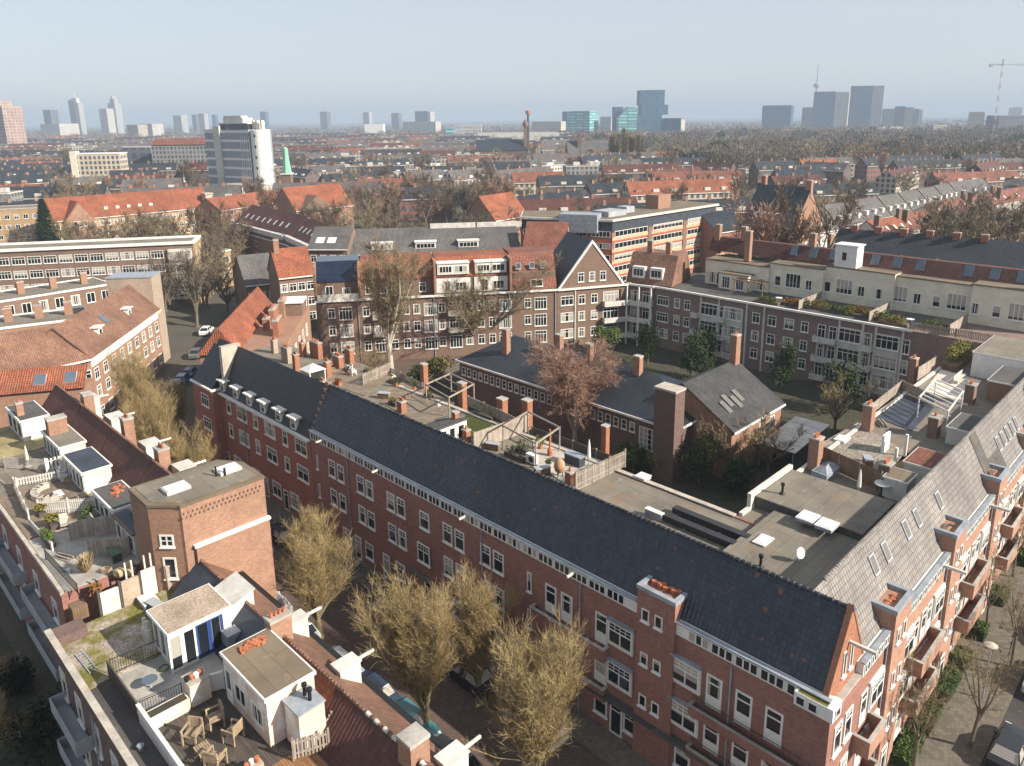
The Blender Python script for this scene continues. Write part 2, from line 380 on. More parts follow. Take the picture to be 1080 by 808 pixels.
def chimney_mb(mb, x, y, z0, z1, w, d, pots=2, m=0, mp=1, ang=0):
    mb.obox(x, y, z0, z1-.18, w, d, ang, m); mb.obox(x, y, z1-.18, z1, w+.08, d+.08, ang, 2)
    for i in range(pots):
        t = (i+.5)/pots-.5
        px = x+math.cos(ang)*t*max(w, d)*.8*(w >= d)-math.sin(ang)*0; py = y+(t*d*.8 if d > w else 0)
        mb.lathe([(.11, z1), (.09, z1+.3), (.1, z1+.3)], px, py, 8, mp)
def chimney(par, x, y, z0, z1, w=.9, d=.55, pots=2, br='brick_tan', ang=0, cap='concrete'):
    mb = MB(); chimney_mb(mb, x, y, z0, z1, w, d, pots, 0, 1, ang)
    return mb.build('chimney', [M[br], M['terracotta'], M[cap]], par)
def chevron(D, h, rh, ov=.3, th=.16, yr=None, inset=0.):
    yr = D/2 if yr is None else yr
    s1 = rh/yr; s2 = rh/(D-yr)
    return [(-ov, h-ov*s1), (yr, h+rh), (D+ov, h-ov*s2), (D+ov, h-ov*s2+th), (yr, h+rh+th), (-ov, h-ov*s1+th)]
def gable_house(par, L, D, h, rh, wm, rm, ov=.3, yr=None, eave=True, wallname='wall', x0=0, over=.15):
    y = D/2 if yr is None else yr
    w = MB(); w.exx([(0,0),(D,0),(D,h),(y,h+rh-.03),(0,h)], x0, x0+L); w.build(wallname, M[wm], par)
    r = MB(); r.exx(chevron(D, h+.02, rh, ov, .16, yr), x0-over, x0+L+over); r.build('roof', M[rm], par)
    if eave:
        g = MB(); s1 = rh/y; g.box(x0-over, x0+L+over, -ov-.12, -ov+.03, h-ov*s1-.1, h-ov*s1+.12); g.build('gutter', M['white'], par)
def flat_house(par, L, D, h, wm, rm='bitumen', trim='white', th=.35, ov=.12):
    w = MB(); w.box(0, L, 0, D, 0, h); w.build('wall', M[wm], par)
    r = MB(); r.box(.2, L-.2, .2, D-.2, h, h+.06); r.build('roof', M[rm], par)
    c = MB()
    c.box(-ov, L+ov, -ov, .2, h-.1, h+th-.1); c.box(-ov, L+ov, D-.2, D+ov, h-.1, h+th-.1)
    c.box(-ov, .2, .2, D-.2, h-.1, h+th-.1); c.box(L-.2, L+ov, .2, D-.2, h-.1, h+th-.1); c.build('cornice', M[trim], par)
def hip_roof(par, L, D, h, rh, rm, ov=.35, hl=None, hr=None):
    hl = D/2 if hl is None else hl; hr = D/2 if hr is None else hr
    r = MB(); v = [(-ov,-ov,h),(L+ov,-ov,h),(L+ov,D+ov,h),(-ov,D+ov,h),(hl,D/2,h+rh),(L-hr,D/2,h+rh)]
    r.mesh(v, [(0,1,5,4),(1,2,5),(2,3,4,5),(3,0,4),(3,2,1,0)]); r.build('roof', M[rm], par)
    g = MB(); g.box(-ov-.1, L+ov+.1, -ov-.12, -ov+.02, h-.22, h+.03); g.box(L+ov, L+ov+.12, -ov+.02, D+ov, h-.22, h+.03)
    g.box(-ov-.12, -ov, -ov+.02, D+ov, h-.22, h+.03); g.build('gutter', M['white'], par)
def line_thing(name, label, cat, x0, y0, x1, y1, z, group=None):
    "root at the ground below the left end of an eave seen in the photo; returns root and length"
    a = P(x0, y0, z); b = P(x1, y1, z); L = math.hypot(b[0]-a[0], b[1]-a[1]); ang = math.atan2(b[1]-a[1], b[0]-a[0])
    return thing(name, label, cat, (a[0], a[1], 0), ang, group), L

# ---------------------------------------------------------------- ground, streets, courts
g = MB(); g.poly([(-9000,-300,0),(9000,-300,0),(9000,12000,0),(-9000,12000,0)])
def ground_mat():
    m, nt, b = _mat('city_ground')
    f = noise_fac(nt, .012, .4, .6); h = noise_fac(nt, .15, .35, .65); k = noise_fac(nt, 2.5, .3, .7)
    o = mixc(nt, f, (.075,.07,.06), (.075,.072,.035)); o = mixc(nt, h, o, (.11,.09,.07)); o = mixc(nt, k, o, mixc(nt, 1., o, (.6,.6,.6,1), 'MULTIPLY'))
    nt.links.new(o, b.inputs['Base Color']); b.inputs['Roughness'].default_value = .95; return m
struct('ground', g, ground_mat())
def strip(name, pts, z, m):
    s = MB(); s.poly([(x,y,z) for x,y in pts]); return struct(name, s, m)
def abq(a0, a1, b0, b1): return [W(a0,b0), W(a0,b1), W(a1,b1), W(a1,b0)]
def paving_mat(name, c, w, h):
    m = brick(name, c, sc3(c,.75), sc3(c,.55), w=w, h=h, dirt=.5); return m
def gardens():
    m, nt, b = _mat('garden_soil')
    f = noise_fac(nt, .25, .4, .6); h = noise_fac(nt, 1.4, .35, .65)
    o = mixc(nt, f, (.055,.045,.03), (.05,.06,.022)); o = mixc(nt, h, o, (.035,.03,.022))
    nt.links.new(o, b.inputs['Base Color']); b.inputs['Roughness'].default_value = .95; return m
M['soil'] = gardens()
M['clinker'] = paving_mat('clinker', (.15,.105,.085), .24, .12); M['flag'] = paving_mat('flag', (.17,.15,.12), .3, .3)
strip('road', [W(-40,-12.6), W(-40,-2.2), W(140,-2.2), W(140,-12.6)], .004, M['clinker'])
strip('side_road', [W(-14,-16), W(-14,160), W(-4.5,160), W(-4.5,-16)], .008, M['asphalt'])
strip('cross_road', [W(81,-60), W(81,190), W(91,190), W(91,-60)], .012, M['clinker'])
p = MB()
for (a0,a1,b0,b1) in ((0.2,77,-2.2,0.2),(-4.5,0.2,-2.2,130),(40,81,-12.9,-10.7),(0,36,-15.4,-12.6),(77,81,-2.2,60)):
    p.prism([W(a0,b0), W(a0,b1), W(a1,b1), W(a1,b0)][::-1], 0, .13)
struct('pavement', p, M['flag'])
strip('courtyard_garden', abq(11, 76, 11, 76), .016, M['soil'])
strip('rear_garden', abq(-20, 110, -60, -26), .016, M['soil'])
mk = MB()
for b0 in (13.5, 15.5, 17.5, 20, 26, 32):
    q = [W(-6.6,b0), W(-6.6,b0+1.), W(-6.45,b0+1.), W(-6.45,b0)]; mk.poly([(x,y,.02) for x,y in q][::-1])
    q = [W(-8.6,b0), W(-8.6,b0+.14), W(-6.6,b0+.14), W(-6.6,b0)]; mk.poly([(x,y,.02) for x,y in q][::-1])
struct('road_marking', mk, M['white_worn'])

# ---------------------------------------------------------------- the long terrace with the blue-black roof
LM = 50.6
T1 = thing('brick_terrace', 'long red brick terrace with blue-black tiled roof running across the middle', 'building', (*W(LM,0),0), ANG_F)
def X(a): return LM-a
w = MB(); w.box(0, LM, 0, 10.9, 0, 10.15); w.box(0, LM-4.2, 2.1, 10.6, 10.15, 12.5)
w.box(0, LM-4, 10.6, 10.9, 10.15, 12.62)
w.build('wall', M['brick_red'], T1)
r = MB(); r.exx([(.35,10.86),(3.9,12.45),(2.42,15.02),(.28,11.0)][::1], 0, LM-.5); rf = r.build('roof', M['tile_dark'], T1)
rt = MB()
for i in range(int(LM/.36)):
    rt.tube((i*.36+.0, 2.42, 14.98), (i*.36+.31, 2.42, 15.0), .11, .13, 8, 0); rnd.random() < .35+.5*i/140 and rt.tube((i*.36+.3, 2.42, 14.99), (i*.36+.36, 2.42, 14.99), .14, .14, 8, 1)
rt.build('ridge_tiles', [M['tile_slate'], M['tile_midgrey']], rf)
pc = MB(); pc.box(0, LM-11.5, 10.55, 10.98, 12.62, 12.7); pc.build('rear_coping', M['stone'], T1)
ga = MB(); ga.exx([(.35,10.15),(4.7,10.15),(4.72,11.0),(2.42,15.12),(.12,11.0),(.12,10.15)], LM-.5, LM-.28); ga.build('gable', M['brick_orange'], T1)
vg = MB(); vg.exx([(.02,10.98),(.16,10.98),(2.42,15.06),(4.7,10.98),(4.84,10.98),(2.42,15.24)], LM-.56, LM-.24); vg.build('gable_coping', M['brick_orange'], T1)
win(T1, LM-.28, 11.2, .42, 1.5, 1.95, R(90)); win(T1, LM-.28, 11.2, .42, 1.5, 2.85, R(90))
hb = MB(); hb.box(LM-.28, LM+1.1, 2.33, 2.5, 12.95, 13.12); hb.build('hoist_beam', M['white_worn'], T1)
fr = MB(); fr.exx([(2.1,10.15),(10.55,10.15),(10.55,12.53),(3.85,12.53)], LM-.48, LM-.2) if False else None
band = MB(); band.box(.1, X(11.9), -.1, .42, 10.15, 10.98); band.box(X(9.2), LM-.02, -.1, .42, 10.15, 10.98); band.build('attic_band', M['white'], T1)
gt = MB(); gt.box(.05, X(11.9), -.22, .1, 10.98, 11.06); gt.box(X(9.2), LM, -.22, .1, 10.98, 11.06); gt.build('gutter', M['lead'], T1)
for i in range(33):
    x = .95+i*1.5
    if X(12.7) < x < X(8.5) or x > LM-.7: continue
    win(T1, x, 10.22, 1.34, .68, -.1, cols=3, sill=False, name='attic_window')
tb = MB(); tb.box(X(11.9), X(9.2), -.28, 1.6, 0, 12.1); st = tb.build('stair_tower', M['brick_red'], T1)
cc = MB(); cc.box(X(11.95), X(9.15), -.34, -.02, 12.1, 12.36); cc.box(X(11.95), X(11.65), -.02, 1.3, 12.1, 12.36); cc.box(X(9.45), X(9.15), -.02, 1.3, 12.1, 12.36); cc.build('coping', M['lead'], st)
ot = MB()
for i in range(9): ot.obox(X(11.3)+i*.2+rnd.uniform(-.05,.05), .75+rnd.uniform(-.12,.12), 12.1, 12.3+rnd.uniform(0,.15), .32, .26, rnd.uniform(-.4,.4))
ot.build('loose_tiles', M['terracotta'], st)
for z in (10.05, 6.95, 3.9):
    for a in (11.25, 10.3): win(T1, X(a), z, .55, .85, -.28)
# sash windows floor by floor (positions along the facade)
for z in (7.35, 4.35):
    for a in (47.0,45.5,42.3,40.9,37.75,36.3,30.25,28.8,25.85,24.45): win(T1, X(a), z-.05, 1.12, 1.68, kind='sash', cols=1, top=.36)
win(T1, X(33.15), 7.35, 1.25, 1.55, kind='sash', top=.36); win(T1, X(33.3), 4.2, 1.6, 1.75, -.12, kind='sash', cols=2, top=.36)
for z in (7.2, 4.2):
    win(T1, X(21.3), z, .42, 1.55); win(T1, X(49.6), z, .3, 1.45)
for z, hh in ((6.5,2.15),(3.45,1.95)):
    for a in (19.25, 17.8, 14.8, 6.55, 4.7, 2.9): win(T1, X(a), z, 1.02, hh, kind='door', top=.22, sill=False, name='french_door')
bx = MB()
for z in (7.0, 4.0):
    for a in (13.2, 8.4):
        bx.box(X(a)-1.0, X(a)+1.0, -.14, 0, z-.12, z+1.72)
bx.build('bay', M['white'], T1)
bt = MB()
for z in (7.0, 4.0):
    for a in (13.2, 8.4): bt.box(X(a)-1.05, X(a)+1.05, -.3, 0, z+1.72, z+1.82)
bt.build('bay_roof', M['lead'], T1)
for z in (7.05, 4.05):
    for a in (13.2, 8.4): win(T1, X(a), z, 1.9, 1.6, -.14, kind='sash', cols=2, top=.36, sill=False)
def brick_balcony(par, x0, x1, z0, z1, dp, mat, cap='concrete', y0=0.):
    b = MB(); b.box(x0, x1, y0-dp, y0-dp+.14, z0, z1); b.box(x0, x0+.14, y0-dp+.14, y0, z0, z1); b.box(x1-.14, x1, y0-dp+.14, y0, z0, z1); b.box(x0+.14, x1-.14, y0-dp+.14, y0, z0, z0+.14)
    o = b.build('balcony', M[mat], par); c = MB(); c.box(x0-.04, x1+.04, y0-dp-.04, y0-dp+.18, z1, z1+.07); c.box(x0-.04, x0+.18, y0-dp+.18, y0, z1, z1+.07); c.box(x1-.18, x1+.04, y0-dp+.18, y0, z1, z1+.07); c.build('coping', M[cap], o)
    return o
brick_balcony(T1, X(20.8), X(14.2), 5.5, 6.45, .55, 'brick_red'); brick_balcony(T1, X(20.8), X(14.2), 2.5, 3.4, .55, 'brick_red')
def rail(mb, p, q, z0, h, step=.14, r=.012, top=.022, m=0):
    p = Vector((p[0],p[1],z0)); q = Vector((q[0],q[1],z0)); n = max(2, int((q-p).length/step))
    for i in range(n+1):
        c = p.lerp(q, i/n); mb.tube(c, c+Vector((0,0,h)), r, r, 4, m, False)
    for k in (1., .1): mb.tube(p+Vector((0,0,h*k)), q+Vector((0,0,h*k)), top, top, 4, m)
for z in (6.1, 3.1):
    b = brick_balcony(T1, X(7.9), LM+.02, z-.55, z+.1, .5, 'brick_red'); k = MB(); rail(k, (X(7.7), -.42), (LM-.1, -.42), z+.17, .7); k.build('railing', M['dark_metal'], b)
cn = MB(); cn.box(X(16.2), LM+.05, -.6, 0, 2.85, 3.0); cn.box(X(35), X(32), -.5, 0, 2.85, 3.) ; cn.build('canopy', M['bitumen_dark'], T1)
for a in (45.2, 41.5, 36.8, 29.5, 25.0, 22.7, 19.2, 14.75, 12.3, 8.4, 6.3, 4.4):
    win(T1, X(a), .95, 1.25 if a > 20 else 1.1, 1.6, kind='sash', cols=1, top=.33)
for a in (43.3, 38.9, 33.0, 31.4, 27.1, 20.9, 13.45, 9.7, 2.3):
    win(T1, X(a), .14, 1.0, 2.4, kind='plain', rows=1, top=.2, sill=False, name='front_door', fm='white', gm='glass')
for i, a in enumerate((44.2, 26.2, 16.6, 5.55)):
    d = MB(); d.tube((X(a), -.09, 0.1), (X(a), -.09, 10.2), .055, .055, 6); d.build('drain_pipe', M['lead'], T1)
for a in (39, 27.7, 17, 48):
    h = MB(); h.box(X(a)-.06, X(a)+.06, -.95, -.1, 10.72, 10.86); h.build('hoist_beam', M['white_worn'], T1)
fl = MB(); fl.box(.1, X(10), 4.0, 10.6, 12.5, 12.54); fl.build('flat_roof', M['bitumen'], T1)
# white corner box where the attic band turns the corner
cb = MB(); cb.box(LM-1.75, LM-.12, -.5, -.1, 10.1, 10.9); cb.box(LM-.12, LM+.28, -.5, .6, 10.1, 10.9); cbo = cb.build('corner_box', M['white'], T1)
cr_ = MB(); cr_.box(LM-1.6, LM-.05, -.45, .3, 10.86, 10.92); cr_.build('corner_planter', M['leaf_yellow'], cbo)
for x in (LM-1.4, LM-.75): win(T1, x, 10.2, .5, .55, -.5, sill=False)
win(T1, LM+.28, 10.2, .6, .55, .05, R(90), sill=False)
for k, (a, z) in enumerate(((6.5,13.2),(10,12.0),(17,13.4))): pass

# ---------------------------------------------------------------- right wing along the side street
LR = 66.
T2 = thing('street_wing', 'sunlit terrace wing with pale grey tiled roof and brick balconies along the right street', 'building', (*W(0,0),0), ANG_R)
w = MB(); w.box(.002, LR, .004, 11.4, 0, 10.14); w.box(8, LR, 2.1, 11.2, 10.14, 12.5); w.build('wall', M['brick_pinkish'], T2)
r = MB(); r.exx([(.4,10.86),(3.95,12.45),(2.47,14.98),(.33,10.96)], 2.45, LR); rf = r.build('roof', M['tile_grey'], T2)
rt = MB()
for i in range(int((LR-4)/.36)): rt.tube((4+i*.36+.02, 2.47, 14.95), (4+i*.36+.33, 2.47, 14.97), .11, .135, 8)
rt.build('ridge_tiles', M['tile_grey'], rf)
ledge = MB(); ledge.box(.3, 3.9, -.06, .4, 10.14, 10.3); ledge.build('ledge', M['concrete'], T2)
TW = [7.8+11.3*i for i in range(6)]
band = MB(); gt = MB(); segs = [(3.9, TW[0])]+[(TW[i]+2.7, TW[i+1]) for i in range(5)]
for x0, x1 in segs:
    band.box(x0, x1, -.12, .4, 10.14, 10.96); gt.box(x0, x1, -.2, .1, 10.96, 11.04)
    n = int((x1-x0)/.95)
    for i in range(n): win(T2, x0+(x1-x0)*(i+.5)/n, 10.24, .72, .62, -.12, cols=2, sill=False, name='attic_window', two=False)
band.build('attic_band', M['white'], T2); gt.build('gutter', M['lead'], T2)
def right_unit(i):
    t0 = TW[i]
    t = MB(); t.box(t0, t0+2.7, -.35, 1.6, 0, 12.1); o = t.build('stair_tower', M['brick_pinkish'], T2)
    c = MB(); c.box(t0-.05, t0+2.75, -.41, -.1, 12.1, 12.38); c.box(t0-.05, t0+.25, -.1, 1.4, 12.1, 12.38); c.box(t0+2.45, t0+2.75, -.1, 1.4, 12.1, 12.38); c.box(t0+.25, t0+2.45, 1.4, 1.6, 12.1, 12.38); c.build('coping', M['lead'] if i < 3 else M['stone'], o)
    if i < 3:
        q = MB()
        for k in range(4): q.obox(t0+.7+.35*k, .5+rnd.uniform(-.2,.2), 12.1, 12.2, .3, .25, rnd.uniform(0,1))
        q.build('loose_tiles', M['terracotta'] if i == 0 else M['bitumen_warm'], o)
    for z in (9.9, 6.9, 3.9):
        for dx in (.75, 1.75): win(T2, t0+dx, z, .5, 1.0, -.35, two=i < 3)
    for z in (6.95, 3.95):
        for dx in (-1.25, 4.0):
            if dx > 0 and t0+dx > LR-2: continue
            b = MB(); b.box(t0+dx-1.05, t0+dx+1.05, -.14, 0, z-.15, z+1.8); b.build('bay', M['white'], T2)
            win(T2, t0+dx, z, 1.95, 1.65, -.14, kind='sash', cols=2, top=.36, sill=False, two=i < 3)
        for dx in (-2.95, -4.1 if i else 99, 5.7):
            if dx < 50 and t0+dx < LR-1: win(T2, t0+dx, z-.5, .95, 2.15, kind='door', top=.22, sill=False, two=False, name='french_door')
        if i == 0: brick_balcony(T2, 3.7, 6.1, z-1.6, z-.5, .95, 'brick_pinkish')
        if t0+8.6 < LR: brick_balcony(T2, t0+4.6, t0+9., z-1.6, z-.5, .95, 'brick_pinkish')
    for dx in (-1.4, 4.0): win(T2, t0+dx, .9, 1.8, 1.6, kind='sash', cols=2, top=.33, two=False)
    win(T2, t0+.9, .13, 1., 2.3, -.35, top=.2, sill=False, name='front_door', two=False)
    if i:
        h = MB(); h.box(t0-1.4, t0-1.22, -1.5, -.1, 10.5, 10.7); h.build('hoist_beam', M['white_worn'], T2)
    d = MB(); d.tube((t0-.12, -.1, 0.1), (t0-.12, -.1, 10.2), .05, .05, 6); d.build('drain_pipe', M['lead'], T2)
for i in range(6): right_unit(i)
for x in (1.25, 2.65):
    win(T2, x, 7.0, 1.0, 1.85, kind='sash', top=.3); win(T2, x, 3.9, 1.0, 1.85, kind='sash', top=.3)
sy = lambda y: 10.96+(y-.33)/(2.47-.33)*4.02
sk = [(9.6,1.75),(11.6,1.75),(15.2,1.75),(17.3,1.75),(21.5,1.6)]+[(36.5+1.5*i,1.35) for i in range(5)]
for x, y in sk:
    s = MB(); e = .42; n = Vector((0,-.883,.47)); u = Vector((0,.47,.883)); c0 = Vector((x, y, sy(y)))
    pts = [c0+Vector((dx*.38,0,0))+u*(dz*.62) for dx, dz in ((-1,-1),(1,-1),(1,1),(-1,1))]
    lo = [tuple(q) for q in pts]; hi = [tuple(q+n*.09) for q in pts]
    s.mesh(lo+hi, [(0,1,5,4),(1,2,6,5),(2,3,7,6),(3,0,4,7)]); q2 = [tuple(c0+(Vector(h)-c0)*.8+n*.012) for h in hi]
    s.mesh(hi+q2, [(0,1,5,4),(1,2,6,5),(2,3,7,6),(3,0,4,7)]); s.mesh(q2, [(0,1,2,3)], 1)
    s.build('skylight', [M['grey_paint'], M['glass_grey']], T2)
pa = MB()
for (x0,x1,y0,y1) in ((31.2,32.9,.35,2.42),(32.9,36.3,.35,1.2)):
    pa.mesh([(x0,y0-.03,sy(y0)+.03),(x1,y0-.03,sy(y0)+.03),(x1,y1-.03,sy(y1)+.03),(x0,y1-.03,sy(y1)+.03)], [(0,1,2,3)])
pa.build('roof_patch', M['bitumen_dark'], T2)
fl = MB(); fl.box(10.95, LR-.2, 4.0, 11.2, 12.5, 12.54); fl.build('flat_roof', M['bitumen'], T2)
pr = MB(); pr.box(11.2, LR, 11.15, 11.45, 12.4, 12.75); pr.build('parapet', M['white_worn'], T2)
# ---------------------------------------------------------------- dormered building at the far end of the terrace
T3 = thing('dormer_building', 'red brick building with dark mansard and white dormers closing the far end of the terrace', 'building', (*W(74.6,0),0), ANG_F)
L3 = 74.6-50.7
w = MB(); w.box(0, L3, 0, 10.9, 0, 9.75); w.box(0, L3, 1.9, 10.6, 9.75, 12.5); w.box(-1.2, 4.2, -.9, .6, 0, 10.2); w.build('wall', M['brick_red_lit'], T3)
r = MB(); r.exx([(.1,9.85),(3.8,12.5),(2.35,15.0),(.0,9.95)], 0, L3); r.exx([(-.95,10.3),(1.2,12.2),(2.2,14.2)][::1], -1.1, 4.1); r.build('roof', M['tile_slate'], T3)
g = MB(); g.box(4.2, L3, -.35, .05, 9.7, 9.9); g.box(-1.4, 4.4, -1.15, -.85, 10.15, 10.35); g.box(4.1, 4.42, -.85, .1, 10.15, 10.35); g.build('gutter', M['white'], T3)
for a in (69.9,66.6,63.4,60.3,57.0,54.0):
    x = 74.6-a
    d = MB(); d.box(x-.62, x+.62, .1, 1.6, 9.95, 11.25); d.box(x-.85, x+.85, -.2, 1.7, 11.25, 11.4, 1); o = d.build('dormer', [M['white_worn'], M['white']], T3)
    win(o, x, 10.05, 1.0, 1.1, .1, kind='sash', cols=1, top=.35, two=False, sill=False)
for z in (7.8, 4.9):
    for a, ww in ((68.4,1.),(65.2,2.3),(62.0,1.),(58.9,2.2),(55.7,1.),(52.6,2.2)):
        win(T3, 74.6-a, z, ww, 1.6, kind='sash', cols=1 if ww < 1.5 else 2, top=.36)
    win(T3, 2.0, z, 2.0, 1.5, -.9, cols=3, top=.3)
for a in (67.5, 63, 58.5, 54.8): win(T3, 74.6-a, 1.0, 1.8, 1.7, kind='sash', cols=2, top=.33)
for a in (70.2, 60.9, 56.6, 51.7): win(T3, 74.6-a, .14, 1.0, 2.3, top=.2, sill=False, name='front_door')
fw = MB()
for i in range(9): fw.box(L3-.28, L3+.25, .1+i*.27, 2.7, 9.8+i*.6, 10.4+i*.6+.05)
fw.build('fire_wall', M['brick_tan'], T3)
c2 = MB(); c2.box(4.4, 5.0, .3, 2.6, 10.0, 15.3); c2.build('fire_wall', M['stone'], T3)
d = MB(); d.tube((9.9,-.1,0),(9.9,-.1,9.7),.06,.06,6); d.build('drain_pipe', M['lead'], T3)
fl = MB(); fl.box(.1, L3, 3.9, 10.6, 12.5, 12.54); fl.build('flat_roof', M['bitumen'], T3)
T4 = thing('orange_wing', 'corner wing with steep bright orange tiled roof beyond the dormered building', 'building', (*W(77.5,1.2),0), R(225)+R(0))
# local x runs along -b ... built directly with the roof slope facing the courtyard
T4.rotation_euler = (0,0,R(96.8)); T4.location = (-36.2,89.6,0)
w = MB(); w.box(1, 25, -7.5, 2.6, 0, 12.0); w.build('wall', M['brick_tan'], T4)
r = MB(); r.exx([(-2.3,11.9),(2.9,11.9),(2.6,12.2),(.2,15.2),(0,15.2)], .6, 25.2); r.build('roof', M['tile_orange'], T4)
for (x,y,z1,wd,dp,br) in ((9,-5.5,14.2,3.2,.7,'brick_orange'),(11.5,-3.6,13.7,1.4,.8,'brick_tan'),(15,-4,14.3,3.6,.7,'brick_orange'),(19,-4.6,14.6,3.0,.8,'brick_tan')):
    chimney(T4, x, y, 12, z1, wd, dp, 4, br)
sh = MB(); sh.box(18.5, 22.5, -7.4, -4.2, 12, 13.9); sh.box(18.3, 22.7, -7.6, -4.0, 13.9, 14.05, 1); sh.build('roof_room', [M['brick_brown'], M['white']], T4)

# ---------------------------------------------------------------- roof terraces behind the long terrace
def fence(name, label, pts, z, h, m='wood_grey_v', t=.06, posts=1.8, group=None, cap=None, slats=0):
    o = thing(name, label, 'fence', (pts[0][0], pts[0][1], z), 0, group)
    bx, by = pts[0]; pan = MB(); ps = MB()
    for (x0,y0),(x1,y1) in zip(pts[:-1], pts[1:]):
        L = math.hypot(x1-x0, y1-y0); a = math.atan2(y1-y0, x1-x0)
        if slats:
            n = int(L/slats)
            for i in range(n):
                q = (i+.5)/n; pan.obox(x0+(x1-x0)*q-bx, y0+(y1-y0)*q-by, .08, h+rnd.uniform(-.02,.02), slats*.6, .025, a)
            for k in (.3, .8): pan.obox((x0+x1)/2-bx, (y0+y1)/2-by, h*k, h*k+.07, L, .07, a)
        else: pan.obox((x0+x1)/2-bx, (y0+y1)/2-by, .06, h, L, t, a)
        if cap: pan.obox((x0+x1)/2-bx, (y0+y1)/2-by, h, h+.06, L, t+.1, a)
        n = max(1, int(L/posts))
        for i in range(n+1): q = i/n; ps = MB(); ps.obox(x0+(x1-x0)*q-bx, y0+(y1-y0)*q-by, 0, h+.12, .1, .1, a); ps.build('post', M['wood_grey' if m.startswith('wood') else m], o)
    pan.build('panel', M[m], o); return o
def PZ(z, *pts): return [P(x, y, z) for x, y in pts]
ZR = 12.54
def standing(x, y, z): return P(x, y, z)
fence('terrace_fence', 'long slatted wooden fence beside the terrace full of chimneys and garden chairs', PZ(ZR+.0, (383,407),(412,394)), ZR, 1.35, slats=.2)
fence('terrace_fence', 'solid pale wooden fence along the terrace by the black framed pergola', PZ(ZR, (500,476),(556,456)), ZR, 1.7)
fence('terrace_fence', 'pale wooden fence edging the flat roof next to the beige patio and closed parasol', PZ(ZR, (607,518),(659,493)), ZR, 1.5, slats=.16)
fence('terrace_fence', 'low mossy plank fence at the back edge of the patio with the clay oven', PZ(ZR, (561,459),(604,474),(655,494)), ZR, .8, m='wood_dark')
fence('terrace_fence', 'weathered fence along the mossy lawn terrace behind the ridge', PZ(ZR, (494,429),(528,444),(552,457)), ZR, 1.1)
fence('terrace_fence', 'white picket fence at the far terrace edge near the tall bare tree', PZ(ZR, (412,394),(446,411)), ZR, .7, slats=.2)
def chim_thing(label, x, y, z0, h, w=.6, d=.6, pots=2, br='brick_orange', ang=ANG_F, group=None):
    q = P(x, y, z0); o = thing('chimney_stack', label, 'chimney', (*q, z0), ang, group)
    mb = MB(); mb.box(-w/2,w/2,-d/2,d/2,0,h-.12); mb.build('shaft', M[br], o)
    c = MB(); c.box(-w/2-.05,w/2+.05,-d/2-.05,d/2+.05,h-.12,h); c.build('cap', M['concrete'], o)
    for i in range(pots):
        p = MB(); p.lathe([(.12,h),(.09,h+.3),(.11,h+.32)], ((i+.5)/pots-.5)*w*.8, 0, 8); p.build('pot', M['terracotta'], o)
    return o
chim_thing('tall slim brick chimney standing between shrubs and the wooden pergola', 448, 412, ZR-1, 3.1, .62, .62, 0)
chim_thing('brick chimney at the corner of the mossy lawn terrace', 488, 435, ZR-1, 3.2, .75, .6, 0)
chim_thing('tall brick chimney left of the fenced terrace pergola', 530, 451, ZR-1, 3., .8, .7, 0)
chim_thing('brick chimney behind the fenced terrace pergola', 556, 452, ZR-1.6, 3., .8, .7, 0)
chim_thing('orange brick chimney between patio and red brick school', 638, 480, ZR-2, 2.9, .55, .55, 0, 'brick_orange')
chim_thing('short brick chimney poking over the dark ridge beside the clay oven', 601, 512, ZR, 1.2, .55, .55, 1)
chim_thing('short stubby brick chimney just behind the dark ridge among planters', 424, 436, ZR, 1.3, .7, .6, 2)
chim_thing('narrow brick chimney beside the glass fronted roof shed', 481, 458, ZR, 2.2, .5, .5, 0)
chim_thing('small brick chimney behind the ridge at the foot of the roof shed', 492, 466, ZR, 1.2, .6, .5, 1)
for i, (x, y, h, w_, l) in enumerate(((303,382,1.9,1.5,'broad chimney stack with two shoulders behind the dormered building'),(290,372,1.7,.7,'slim pale chimney stack nearest the orange tiled wing'),(313,391,2.0,.6,'slender brick chimney in the front row behind the dormers'),
        (334,377,2.0,1.9,'wide orange brick chimney stack beside a white awning'),(320,376,1.8,.6,'brick chimney just left of the wide orange stack'),(346,398,1.9,.7,'brick chimney standing behind the white gazebo'),(369,383,1.8,1.1,'brick chimney at the terrace edge near the bare tree'),(357,388,1.5,1.3,'low wide chimney between gazebo and bare tree'),(341,417,1.6,.6,'chimney on the stepped fire wall between the two dark roofs'))):
    chim_thing(l, x, y, ZR, h, w_, .6, 2 if w_ < 1 else 3, 'brick_pale' if i in (0,1) else 'brick_orange')
def pergola(label, pts, z, h, m, beams=5, group=None):
    o = thing('pergola', label, 'pergola', (*pts[0], z), 0, group); bx, by = pts[0]
    for x, y in pts:
        p = MB(); p.obox(x-bx, y-by, 0, h, .1, .1, R(45)); p.build('post', M[m], o)
    bm = MB()
    for i in range(4):
        (x0,y0),(x1,y1) = pts[i], pts[(i+1)%4]; bm.obox((x0+x1)/2-bx, (y0+y1)/2-by, h, h+.14, math.hypot(x1-x0,y1-y0)+.2, .09, math.atan2(y1-y0,x1-x0))
    for i in range(1, beams):
        q = i/beams; x0 = pts[0][0]+(pts[1][0]-pts[0][0])*q; y0 = pts[0][1]+(pts[1][1]-pts[0][1])*q; x1 = pts[3][0]+(pts[2][0]-pts[3][0])*q; y1 = pts[3][1]+(pts[2][1]-pts[3][1])*q
        bm.obox((x0+x1)/2-bx, (y0+y1)/2-by, h+.02, h+.12, math.hypot(x1-x0,y1-y0), .06, math.atan2(y1-y0,x1-x0))
    bm.build('beams', M[m], o); return o
